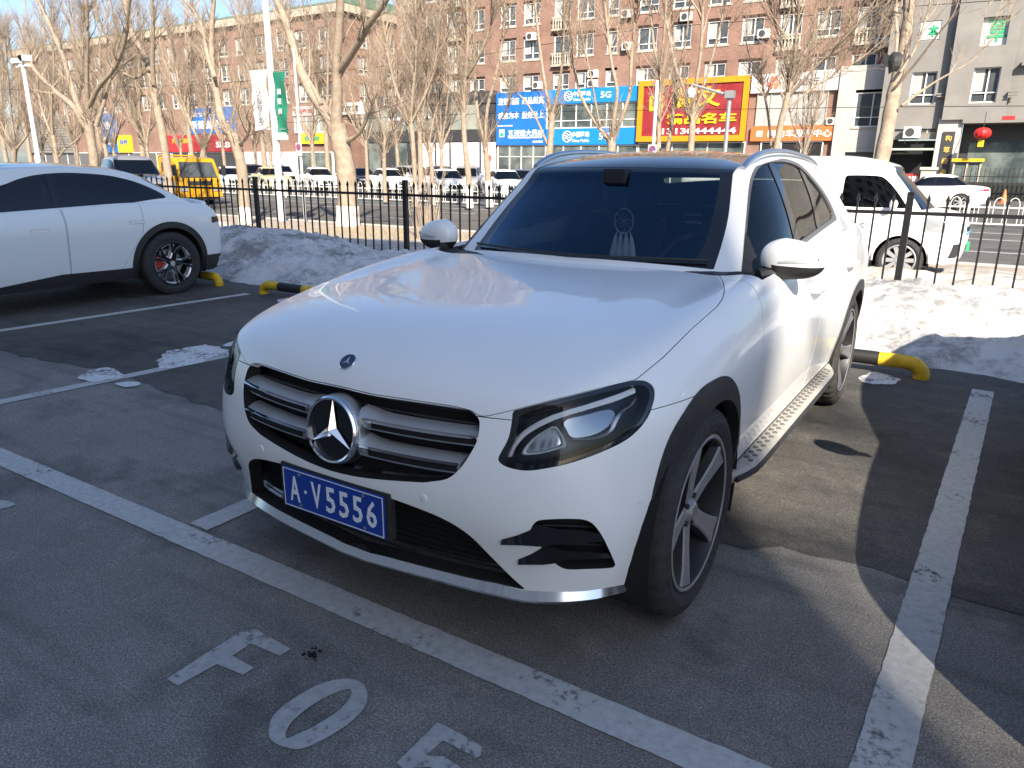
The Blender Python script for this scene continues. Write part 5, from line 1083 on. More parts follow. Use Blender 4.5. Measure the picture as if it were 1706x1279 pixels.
for x, o in ((0, 0), (.2, -.005), (.38, -.015), (.52, -.035), (.65, -.065)):
    rear.append([(x, y+o, z) for y, z in zip((4.56, 4.60, 4.64, 4.66, 4.655, 4.62, 4.52), (.29, .36, .46, .60, .79, .97, 1.085))])
top = []
hood = {.60: (1.022, 1.020, 1.012, 1.000, .985), .837: (1.048, 1.046, 1.040, 1.032, 1.022), 1.12: (1.070, 1.069, 1.065, 1.060, 1.054), 1.50: (1.088, 1.088, 1.086, 1.084, 1.082)}
ycen = {.60: (.40, .41, .44, .49, .545), .837: (.74, .745, .76, .785, .81), 1.12: (1.08, 1.085, 1.095, 1.105, 1.115), 1.5: (1.48, 1.485, 1.49, 1.495, 1.5)}
for c in side[1:-1]:
    y = c[0][1]; zt = c[-1][2]
    if y in hood: top.append([(x, ycen[y][k], hood[y][k]) for k, x in enumerate(fx)])
    else: top.append([(x, y, zt+.004) for x in fx])
V, F = box_cage(front, side, rear, top)
co, nr, fs = subdivide_cage(V, F, 4)
bodyS = Shell(co, nr, fs)
from mathutils.bvhtree import BVHTree
def shell_bvh(*shs):
    V = []; F = []
    for s_ in shs:
        n = len(V); V += [Vector(p) for p in s_.V]; F += [tuple(i+n for i in f) for f in s_.F]
    return BVHTree.FromPolygons(V, F)
body_bvh = shell_bvh(bodyS)
def onbody(u, v, off=0., bvh=None):
    d = ray(u, v).normalized(); loc, n, i, t = (bvh or body_bvh).ray_cast(CAM_POS, d)
    if loc is None: return None
    return loc+n*off
# greenhouse
gfx = [0, .2, .38, .52, .64]
gz = (1.0, 1.10, 1.22, 1.34, 1.44, 1.505)
def gcol(base, topp, bulge=0.):
    out = []
    for z in gz:
        t = (z-1.0)/(1.505-1.0); b = bulge*math.sin(math.pi*max(0, min(1, t)))
        out.append((base[0]+(topp[0]-base[0])*t+b*(1 if abs(base[1]-topp[1]) < .9 else .3), base[1]+(topp[1]-base[1])*t, 1.0+(topp[2]-1.0)*t))
    return out
gfront = [gcol((x, 1.37+.20*(x/.64)**2.2, 1.0), (x*.86, 2.085+.075*(x/.64)**2, 1.513-.012*(x/.64)**2)) for x in gfx]
gside = [gcol((.775, 1.66, 1.0), (.600, 2.20, 1.493), .010)]
tops = {2.00: (2.36, .618, 1.528), 2.45: (2.62, .634, 1.552), 2.90: (2.95, .640, 1.558), 3.35: (3.32, .634, 1.548), 3.75: (3.66, .620, 1.528), 4.10: (3.92, .598, 1.500)}
for y, (yt, xt, zt) in tops.items(): gside.append(gcol((.880, y, 1.0), (xt, yt, zt), .026))
gside.append(gcol((.80, 4.38, 1.0), (.57, 4.05, 1.472), .01))
grear = [gcol((x, 4.56-.10*(x/.64)**2, 1.0), (x*.84, 4.13-.05*(x/.64)**2, 1.505-.03*(x/.64)**2)) for x in gfx]
gtop = []
for y, (yt, xt, zt) in tops.items():
    zc = {2.0: 1.572, 2.45: 1.598, 2.9: 1.606, 3.35: 1.596, 3.75: 1.574, 4.1: 1.540}[y]
    gtop.append([(x*xt/.74, yt-.03*(1-x/.64) if y == 2.0 else yt+(.03*(1-x/.64) if y > 3.9 else 0), zc-(zc-zt)*(x*xt/.74/xt)**2.4) for x in gfx])
V, F = box_cage(gfront, gside, grear, gtop)
co, nr, fs = subdivide_cage(V, F, 4)
ghS = Shell(co, nr, fs)
gh_bvh = shell_bvh(ghS); all_bvh = shell_bvh(bodyS, ghS)

# ---- cutting outlines (from the photograph, pixel frame 1706x1279, mirrored left to right)
HL = smooth_poly([(853.7, 684.3, 'c'), (924, 666), (996, 648), (1055, 634), (1078.6, 635.8), (1090, 648), (1089, 670), (1075, 702), (1046, 731), (1003, 752.7), (952.7, 770.6), (913, 779.6), (877, 784), (844.7, 777.8), (830, 767), (834, 754.5), (846.5, 731), (852, 706)], 5)
GR = smooth_poly([(500, 630, 'c'), (565, 645), (621.6, 658.6), (692, 669), (760, 679), (785, 685), (797, 697), (799, 708), (794, 736), (776, 768), (762, 785), (745, 797.6), (720, 802), (692, 803), (593, 794), (500, 770, 'c')], 5)
IN = smooth_poly([(500, 780, 'c'), (600, 813), (660, 833), (734, 862), (780, 890), (816, 925), (852, 961), (877, 983, 'c'), (834, 974), (780, 963), (700, 943), (636, 926), (551, 905), (500, 890, 'c')], 5)
FG = smooth_poly([(886, 884), (890, 872), (902, 866), (952, 864), (981, 868), (999, 886), (1014, 914), (1026, 941.5, 'c'), (1017, 946), (975, 948), (942, 947.7), (922, 936), (905, 916)], 5)
def near(V, ymax): return (ymax-V[:, 1])*400
arch = lambda c, r: (lambda V, N: r-np.hypot(V[:, 1]-c[0], V[:, 2]-c[1]))
sidey = lambda V: np.where(np.abs(V[:, 0]) > .6, 1., -1.)
faces = bodyS.F
WF = (.837, .368); WR = (3.71, .368)
# openings
ARO = smooth_poly([(1055, 990, 'c'), (1066, 930), (1076, 880), (1091, 803), (1112, 735), (1138, 688), (1165, 650), (1190, 632), (1207, 626), (1220, 634), (1229, 655), (1231, 690), (1228, 740), (1221, 785), (1210, 812, 'c'), (1160, 1000, 'c')], 5)
def cutpoly(faces, poly, ymax, ext=0.): return bodyS.cut(faces, lambda V, N: np.minimum(sdf(px(V), poly)+ext, near(V, ymax)))
f_hl, faces = cutpoly(faces, HL, .75)
f_gr, faces = cutpoly(faces, GR, .40)
f_in, faces = cutpoly(faces, IN, .40)
f_fg, faces = cutpoly(faces, FG, .60)
f_arch = []
for c in (WF, WR):
    a, faces = bodyS.cut(faces, lambda V, N: np.minimum(.400-np.hypot(V[:, 1]-c[0], V[:, 2]-c[1]), np.abs(V[:, 0])-.6))
    if c == WF: b, faces = bodyS.cut(faces, lambda V, N: np.minimum(np.minimum(sdf(px(V), ARO), (1.25-V[:, 1])*400), (np.abs(V[:, 0])-.6)*400))
    else: b, faces = bodyS.cut(faces, lambda V, N: np.minimum(.468-np.hypot(V[:, 1]-c[0], V[:, 2]-c[1]), np.abs(V[:, 0])-.6))
    f_arch.append(b)
# deck under the greenhouse
_, faces = bodyS.cut(faces, lambda V, N: np.minimum(np.minimum(N[:, 2]-.80, V[:, 1]-1.545), 4.40-V[:, 1]))
# chrome blade along the front lip, below it nothing
BT = np.array([(300, 815), (384, 819), (445, 861), (551, 906), (636, 927), (700, 944), (780, 964), (834, 975), (877, 985), (960, 987), (1010, 980), (1050, 972), (1075, 962), (1110, 940)])
BB = np.array([(300, 830), (384, 832), (445, 876), (551, 921), (636, 944), (700, 962), (780, 984), (834, 997), (888, 1008), (931, 1009), (996, 1001), (1042, 987), (1062, 975), (1110, 950)])
below = lambda poly: (lambda V, N: np.minimum(px(V)[:, 1]-np.interp(px(V)[:, 0], poly[:, 0], poly[:, 1]), near(V, .62)))
_, faces = bodyS.cut(faces, below(BB))
f_blade, faces = bodyS.cut(faces, below(BT))
# black sill
f_sill, faces = bodyS.cut(faces, lambda V, N: np.minimum(.385-V[:, 2], V[:, 1]-.7))
# bonnet
HD = np.array([(450, 400), (945, 428), (1100, 442), (1186, 451), (1198, 458), (1205, 470), (1207, 482), (1204, 497), (1194, 511), (1152, 548), (1105, 595), (1060, 632), (996, 647), (924, 665), (853, 683.5), (812, 693), (799, 693), (785, 684), (760, 677), (692, 667), (621.6, 656.6), (565, 643), (450, 617)])
def g_hood(V, N): return np.minimum(np.minimum(sdf(px(V), HD), (1.62-V[:, 1])*400), (N[:, 2]-.12)*200)
G = .0022
f_hood, rest = bodyS.cut(faces, lambda V, N: g_hood(V, N)-.7)
_, rest = bodyS.cut(rest, lambda V, N: g_hood(V, N)+.7)
# bumper seam, doors
f_bump, rest = bodyS.cut(rest, lambda V, N: np.minimum(.72-V[:, 1], .832-V[:, 2])-G*.5)
_, rest = bodyS.cut(rest, lambda V, N: np.minimum(.72-V[:, 1], .832-V[:, 2])+G*.5)
D1 = smooth_poly([(1.36, .40, 'c'), (1.35, .7), (1.40, .95), (1.47, 1.30, 'c'), (2.50, 1.30, 'c'), (2.50, .40, 'c')], 6)
D2 = smooth_poly([(2.51, .40, 'c'), (2.51, 1.30, 'c'), (3.62, 1.30, 'c'), (3.60, 1.0), (3.42, .86), (3.24, .70), (3.14, .55), (3.10, .40, 'c')], 6)
f_doors = []
for D in (D1, D2):
    for sg in (1, -1):
        a, rest = bodyS.cut(rest, lambda V, N: np.minimum(sdf(yz(V), D)-G, V[:, 0]*sg-.5)); f_doors.append((a, sg))
        _, rest = bodyS.cut(rest, lambda V, N: np.minimum(sdf(yz(V), D)+G, V[:, 0]*sg-.5))
WP = 'white_paint'
bodyS.part(rest, 'body', WP, suv, rim=.03)
bodyS.part(f_hood, 'bonnet', WP, suv, rim=.03)
bodyS.part(f_bump, 'front_bumper', WP, suv, rim=.05, rimmat='dark_inner')
for k, (a, sg) in enumerate(f_doors):
    d = bodyS.part(a, 'door', WP, suv, rim=.02)
    y0 = 2.20 if k < 2 else 3.12; z0 = .955 if k < 2 else .985
    h = MB(); h.tube([(sg*.938, y0-.01, z0), (sg*.972, y0+.02, z0+.002), (sg*.976, y0+.10, z0+.004), (sg*.970, y0+.19, z0+.004), (sg*.938, y0+.215, z0+.004)], [.012, .014, .015, .014, .012], 8)
    h.build('handle', WP, d)
M['lip_silver'] = mat('silver lip paint', (.62, .64, .67), .18, metal=.9, coat=.3)
bt_ = smooth_poly(BT.tolist(), 4, False); hp = []
for q in bt_:
    P = onbody(*q); Q = onbody(q[0], np.interp(q[0], BB[:, 0], BB[:, 1])-1)
    if P is not None and Q is not None and P.x > .003: hp.append((P, Q))
P0, Q0 = hp[0]; hp = [(Vector((0, P0.y, P0.z)), Vector((0, Q0.y, Q0.z)))]+hp
row = [(Vector((-p.x, p.y, p.z)), Vector((-q.x, q.y, q.z))) for p, q in hp[:0:-1]]+hp
v = []
for P, Q in row:
    o_ = Vector((P.x*.25, P.y-1.3, 0)).normalized(); h_ = P.z-Q.z; v += [P-o_*.03+Vector((0, 0, .004)), P+o_*.001+Vector((0, 0, .004)), P+o_*.016-Vector((0, 0, h_*.45)), Q+o_*.020+Vector((0, 0, h_*.32)), Q-o_*.02+Vector((0, 0, h_*.2))]
k = len(row)
MB().add(v, [(5*i+j, 5*i+j+1, 5*i+j+6, 5*i+j+5) for i in range(k-1) for j in range(4)], True).build('front_lip', 'lip_silver', suv, sharp=R(35))
bodyS.part(f_sill, 'sill', 'black_plastic', suv, rim=.03)
for f in f_arch:
    for sg in (1, -1):
        a, _ = bodyS.cut(f, lambda V, N: V[:, 0]*sg); bodyS.part(a, 'wheel_arch_trim', 'black_plastic', suv, off=.007, rim=.05)
# inner liner closes the gaps
bodyS.part([f for f in faces if True], 'inner_liner', 'dark_inner', suv, off=-.035)
# wheel wells
for c in (WF, WR):
    for sg in (1, -1):
        mb = MB(); v = []; n = 24
        for j in range(n+1):
            an = math.pi*(-.12+1.24*j/n)
            for xx in (.96 if False else .915, .5): v.append((sg*xx, c[0]+.44*math.cos(an), c[1]+.44*math.sin(an)))
        mb.add(v, [(2*j, 2*j+1, 2*j+3, 2*j+2) for j in range(n)], True)
        v2 = [(sg*.5, c[0], c[1])]+[v[2*j+1] for j in range(n+1)]
        mb.add(v2, [(0, j+1, j+2) for j in range(n)]); mb.build('wheel_well', 'dark_inner', suv)
# ---- grille
def mirror_faces(fc, sg):
    return bodyS.cut(fc, lambda V, N: V[:, 0]*sg)[0]
gr = bodyS.part(f_gr, 'grille', 'dark_inner', suv, off=-.07)
bodyS.part(f_gr, 'grille_surround', 'black_plastic', suv, off=-.002, rim=.07) if False else None
surf_y = lambda x, z: (body_bvh.ray_cast(Vector((x, -2, z)), Vector((0, 1, 0)))[0] or Vector((0, .15, 0))).y
for k in range(7):   # dark horizontal ribs behind the slats
    z = .645+k*.03; mb = MB(); mb.tube([(x, surf_y(x, z)+.055, z) for x in np.linspace(-.46, .46, 15)], .004, 5); mb.build('grille_rib', 'black_plastic', gr)
def slat(z_in, z_out, x_out, sg):
    xs = np.linspace(.085, x_out, 14); band = MB(); ch = MB(); slot = MB()
    def sec(x, dz, dy):
        t = (x-.085)/(x_out-.085); z = z_in+(z_out-z_in)*t+.006*t*t; return Vector((sg*x, surf_y(x, z)+.012+dy, z+dz))
    def loft(mb, f0, xs_):
        rows = [f0(x) for x in xs_]; m = len(rows[0]); v = [p for r in rows for p in r]
        fc = [(i*m+j, i*m+(j+1) % m, (i+1)*m+(j+1) % m, (i+1)*m+j) for i in range(len(rows)-1) for j in range(m)]+[tuple(range(m))[::-1], tuple(range(len(v)-m, len(v)))]
        if sg < 0: fc = [q[::-1] for q in fc]
        mb.add(v, fc, True)
    wid = lambda x: 1+.6*math.exp(-((x-.085)/.05)**2)
    loft(band, lambda x: [sec(x, .022*wid(x), .050), sec(x, .019*wid(x), .022), sec(x, .009, -.004), sec(x, -.020, .002), sec(x, -.024*wid(x), .03)], xs)
    M['slat_silver'] = M.get('slat_silver') or mat('satin silver slat', (.50, .51, .53), .3, metal=.45, coat=.3); s_ = band.build('grille_slat', 'slat_silver', gr, sharp=R(50))
    x2 = np.linspace(.145, x_out-.012, 10)
    loft(slot, lambda x: [sec(x, .0035, -.011), sec(x, -.0135, -.006), sec(x, -.0135, .01), sec(x, .0035, .01)], x2); slot.build('slot', 'dark_inner', s_)
    loft(ch, lambda x: [sec(x, .011, -.004), sec(x, .008, -.017), sec(x, .0035, -.014), sec(x, .0035, .0)], np.linspace(.115, x_out-.004, 12))
    loft(ch, lambda x: [sec(x, -.0125, -.003), sec(x, -.0135, -.012), sec(x, -.019, -.011), sec(x, -.022, .004)], np.linspace(.115, x_out-.004, 12))
    ch.build('chrome_strip', 'chrome', s_, sharp=R(50), recalc=True)
for sg in (1, -1):
    slat(.766, .764, .50, sg); slat(.686, .684, .455, sg)
SC = Vector((0, surf_y(0, .72)+.010, .720)); tilt = Matrix.Translation(SC) @ Matrix.Rotation(R(-90), 4, 'Z') @ Matrix.Rotation(R(-7), 4, 'Y')
mb = MB(); mb.lathe([(.112, -.04), (.110, -.005), (.107, .004), (.102, .006)], 48, tilt); em = mb.build('emblem', 'satin_silver', gr)
MB().lathe([(.104, .004), (.106, .014), (.101, .021), (.095, .018), (.094, .004)], 56, tilt).build('emblem_ring', 'chrome', em)
MB().lathe([(.001, .004), (.094, .004)], 40, tilt).build('emblem_disc', 'gloss_black', em)
st = MB()
for a in range(3):
    A = tilt @ Matrix.Rotation(2*math.pi*a/3, 4, 'X')
    c0 = A @ Vector((.026, 0, 0)); tip = A @ Vector((.012, 0, .095)); l = A @ Vector((.008, -.0155, .009)); r = A @ Vector((.008, .0155, .009))
    st.add([c0, tip, l, r], [(0, 1, 2), (0, 3, 1), (1, 3, 2)])
st.build('emblem_star', 'chrome', em, recalc=False)
# bonnet badge
loc = onbody(580, 603); n = body_bvh.find_nearest(loc)[1]
Bm = Matrix.Translation(loc) @ n.to_track_quat('X', 'Z').to_matrix().to_4x4()
bb = MB().lathe([(.030, -.002), (.030, .003), (.027, .005)], 32, Bm).build('bonnet_badge', 'chrome', suv)
M['badge_blue'] = mat('badge blue', (.02, .03, .07), .25, coat=.6)
MB().lathe([(.027, .0048), (.001, .0052)], 32, Bm).build('badge_face', 'badge_blue', bb)
s3 = MB()
for a in range(3):
    A = Bm @ Matrix.Rotation(2*math.pi*a/3, 4, 'X'); s3.add([A @ Vector((.0075, 0, 0)), A @ Vector((.0058, 0, .019)), A @ Vector((.0054, -.004, .002)), A @ Vector((.0054, .004, .002))], [(0, 1, 2), (0, 3, 1)])
s3.build('badge_star', 'chrome', bb)
# ---- lower intake: mesh of ribs over a dark backing
ink = bodyS.part(f_in, 'lower_intake', 'dark_inner', suv, off=-.08)
bodyS.part(f_in, 'intake_wall', 'dark_inner', ink, off=-.001, rim=.08).data.materials[0] = M['black_plastic']
bpy.data.objects.remove(bpy.data.objects['intake_wall'])
KIDS[ink.name] = []
def inside_px(x, y, z, poly): return sdf(px(np.array([[x, y, z]])), poly)[0] > 2
mb = MB()
for z in np.arange(.30, .60, .024):
    run = []
    for x in np.linspace(-.70, .70, 57):
        y = surf_y(x, z)
        if inside_px(x, y, z, IN): run.append((x, y+.065, z))
        else:
            if len(run) > 2: mb.tube(run, .0035, 4)
            run = []
    if len(run) > 2: mb.tube(run, .0035, 4)
o = mb.build('intake_mesh', 'dark_inner', ink); o['kind'] = 'stuff'
# ---- fog intakes with two fins
for sg in (1, -1):
    a = mirror_faces(f_fg, sg); fi = bodyS.part(a, 'side_intake', 'dark_inner', suv, off=-.05)
    fl = lambda p: Vector((p.x*sg, p.y, p.z))
    for pts in ([(836, 899), (862, 892), (889, 880), (892, 872)], [(864, 932), (882, 925), (899, 914), (899, 908)]):
        pass
    for top_, bot_ in (([(836, 898), (862, 891), (882, 883), (893, 873), (930, 882), (970, 884), (1000, 890)], [(836, 901), (866, 902), (885, 903), (899, 905), (930, 905), (970, 903), (1008, 901)]),
                       ([(864, 931), (884, 923), (899, 914), (910, 908), (935, 916), (975, 922), (1012, 922)], [(864, 934), (886, 934), (905, 934), (921, 933), (940, 931), (975, 930), (1020, 929)])):
        v = []
        for (p, q, o_) in zip(top_, bot_, (.006, .006, .006, .004, -.004, -.006, -.008)):
            P = onbody(*p, off=o_*.3); Q = onbody(*q, off=o_+.010); v += [fl(P), fl(Q), fl(Q+Vector((0, .05, -.004)))]
        k = len(top_); fcs = [(3*i, 3*i+1, 3*i+4, 3*i+3) for i in range(k-1)]+[(3*i+1, 3*i+2, 3*i+5, 3*i+4) for i in range(k-1)]
        MB().add(v, fcs, True).build('intake_fin', 'gloss_black', fi)
    mb = MB()
    for k in range(5):
        v0 = 872+k*16
        pts = [onbody(u, v0, -.035) for u in np.linspace(905, 1000+k*5, 8)]
        mb.tube([fl(p) for p in pts], .0035, 4)
    o = mb.build('intake_mesh', 'black_plastic', fi); o['kind'] = 'stuff'
# ---- headlamps
M['drl'] = mat('frosted light guide', (.88, .90, .92), .3, coat=.4)
M['lamp_inner'] = mat('lamp inner grey', (.030, .033, .040), .35, metal=.3)
M['reflector'] = mat('lamp reflector', (.7, .72, .75), .12, metal=1.)
def ribbon(ptsA, ptsB, off, fl, name, matn, par, thick=.012):
    v = []
    for p, q in zip(ptsA, ptsB):
        P = onbody(*p, off=off); Q = onbody(*q, off=off)
        if P is None or Q is None: continue
        n_ = body_bvh.find_nearest((P+Q)/2)[1]; m_ = (P+Q)/2+n_*.005
        v += [fl(P-n_*thick), fl(P), fl(m_), fl(Q), fl(Q-n_*thick)]
    k = len(v)//5
    return MB().add(v, [(5*i+j, 5*i+j+1, 5*i+j+6, 5*i+j+5) for i in range(k-1) for j in range(4)], True).build(name, matn, par, sharp=R(50))
for sg in (1, -1):
    fl = lambda p: Vector((p.x*sg, p.y, p.z))
    a = mirror_faces(f_hl, sg)
    hl = bodyS.part(a, 'headlight', 'lamp_inner', suv, off=-.07)
    bodyS.part(a, 'lens', 'clear_lens', hl, off=-.001, rim=.0)
    b, _ = bodyS.cut(a, lambda V, N: 7-sdf(px(V), HL)+np.interp(px(V)[:, 0], [830, 870, 900], [4, 3, 0])); bodyS.part(b, 'lamp_bezel', 'gloss_black', hl, off=-.004, rim=.03)
    ribbon(smooth_poly([(842, 762), (850, 741), (873, 715), (922, 689), (981, 671), (1032, 654), (1063, 641)], 4, False), smooth_poly([(849, 762), (858, 743), (880, 721), (926, 698), (983, 680), (1034, 664), (1066, 650)], 4, False), -.022, fl, 'light_guide', 'drl', hl)
    ribbon(smooth_poly([(1070, 655), (1062, 668), (1044, 683), (1035, 700), (1027, 716), (1008, 727), (985, 731), (958, 733)], 3, False), smooth_poly([(1075, 659), (1068, 672), (1051, 688), (1042, 704), (1033, 721), (1011, 734), (986, 738), (958, 738)], 3, False), -.035, fl, 'light_guide', 'satin_silver', hl)
    # oval low beam bowl and large reflector
    OV = smooth_poly([(866, 757), (876, 740), (892, 726), (912, 714), (926, 710), (937, 722), (946, 744), (930, 751), (905, 757), (880, 760)], 4)
    iv = OV*.86+np.array([912, 738])*.14
    ribbon(list(OV)+[OV[0]], list(iv)+[iv[0]], -.028, fl, 'bowl_ring', 'drl', hl, .02)
    b, _ = bodyS.cut(a, lambda V, N: sdf(px(V), iv)); bodyS.part(b, 'reflector_bowl', 'reflector', hl, off=-.055)
    OV2 = smooth_poly([(945, 700), (985, 688), (1030, 676), (1040, 690), (1025, 712), (1000, 726), (962, 731), (950, 718)], 4)
    b, _ = bodyS.cut(a, lambda V, N: sdf(px(V), OV2)); M['proj_lens'] = M.get('proj_lens') or mat('projector lens', (.26, .29, .32), .12, metal=.6, coat=1.); bodyS.part(b, 'projector_lens', 'proj_lens', hl, off=-.045)
# ---- plate
M['plate_blue'] = mat('plate blue', (.008, .045, .30), .35); M['plate_white'] = mat('plate white', (.75, .77, .8), .4)
PY = surf_y(0, .52)-.012
pl = MB().box(-.22, .22, PY-.006, PY, .445, .585, bev=.003).build('number_plate', 'plate_blue', suv)
for k_, (ch_, x_, w_) in enumerate((('A', -.165, .045), ('V', -.066, .043), ('5', -.004, .040), ('5', .054, .040), ('5', .112, .040), ('6', .170, .040))): text_mesh(ch_, w_, .088, 'plate_character', 'plate_white', pl, (x_, PY-.0065, .515), .002, .012)
MB().lathe([(.006, 0), (.006, .001), (.001, .0012)], 10, Matrix.Translation((-.116, PY-.006, .515)) @ Matrix.Rotation(R(-90), 4, 'Z')).build('plate_dot', 'plate_white', pl)
fr_ = MB(); fr_.box(-.217, .217, PY-.0068, PY-.0058, .578, .581); fr_.box(-.217, .217, PY-.0068, PY-.0058, .449, .452); fr_.box(-.217, -.214, PY-.0068, PY-.0058, .4521, .5779); fr_.box(.214, .217, PY-.0068, PY-.0058, .4521, .5779); fr_.build('plate_border', 'plate_white', pl)
for sx in (-.14, .14):
    for z in (.462, .570): MB().lathe([(.006, 0), (.006, .003), (.001, .0035)], 10, Matrix.Translation((sx, PY-.006, z)) @ Matrix.Rotation(R(-90), 4, 'Z')).build('bolt', 'chrome', pl)
MB().box(-.235, .235, PY+.001, PY+.03, .437, .593, bev=.004).build('plate_holder', 'black_plastic', suv).location.z = -.024; pl.location.z = -.024
# parking sensors
for u, v in ((1067, 833), (706, 830)):
    for sg in (1, -1):
        P = onbody(u, v); n = body_bvh.find_nearest(P)[1]; A = Matrix.Translation((P.x*sg, P.y, P.z)) @ Vector((n.x*sg, n.y, n.z)).to_track_quat('X', 'Z').to_matrix().to_4x4()
        MB().lathe([(.012, -.002), (.012, .002), (.0105, .0026), (.001, .003)], 20, A).build('parking_sensor', WP, suv)
# ---- greenhouse panels
WSP = smooth_poly([(700, 420, 'c'), (945, 428), (1100, 440), (1189, 449, 'c'), (1203, 405), (1213.5, 361), (1219, 310), (1222, 281.5, 'c'), (1140, 279.5), (1040, 277.5), (880, 277, 'c')], 6)
WSI = smooth_poly([(700, 405, 'c'), (945, 420), (1100, 431), (1158, 437, 'c'), (1178, 395), (1190, 350), (1197, 312), (1200, 290, 'c'), (1140, 287), (1040, 285), (880, 285, 'c')], 6)
DLO = smooth_poly([(1233, 474, 'c'), (1238, 420), (1243.4, 356), (1248, 308), (1254, 286), (1264.5, 273), (1279, 267), (1298, 264.4), (1319, 268), (1336, 277.5), (1355, 297.6), (1374, 323), (1387, 348), (1393.5, 366, 'c'), (1370, 383), (1340.5, 405), (1300, 432), (1262, 462)], 5)
gf = [f for f in ghS.F if max(ghS.V[i][2] for i in f) > 1.02]
f_ws, gf = ghS.cut(gf, lambda V, N: np.minimum(np.minimum(sdf(px(V), WSP), (2.4-V[:, 1])*400), (-N[:, 1]-.25)*400))
f_dlo, gf = ghS.cut(gf, lambda V, N: np.minimum(np.minimum(sdf(px(V), DLO), (V[:, 1]-1.6)*400), (np.abs(N[:, 0])-.45)*400))
f_rw, gf = ghS.cut(gf, lambda V, N: np.minimum(np.minimum(N[:, 1]-.45, .60-.0*V[:, 1]-np.abs(V[:, 0])*.92), np.minimum(V[:, 2]-1.16, 1.45-V[:, 2])))
f_roof, gf = ghS.cut(gf, lambda V, N: np.minimum(np.minimum(.545-np.abs(V[:, 0]), 3.75-V[:, 1]), V[:, 2]-1.45))
ghS.part(gf, 'cabin_frame', WP, suv, rim=.02)
f_wg, f_frit = ghS.cut(f_ws, lambda V, N: np.minimum(sdf(px(V), WSI), 400))
ghS.part(f_wg, 'windscreen', 'windscreen', suv, off=-.004); ghS.part(f_frit, 'windscreen_border', 'gloss_black', suv, off=-.004)
M['roof_glass'] = mat('roof glass black with dust', (.010, .011, .013), .10, coat=.6, col2=(.05, .047, .042), nscale=5, thr=(.35, .8))
ghS.part(f_roof, 'roof_panel', 'roof_glass', suv, off=-.003)
ghS.part(f_rw, 'rear_window', 'side_glass', suv, off=-.004)
M['trim_grey'] = mat('window trim dusty grey', (.16, .155, .15), .4, metal=.4)
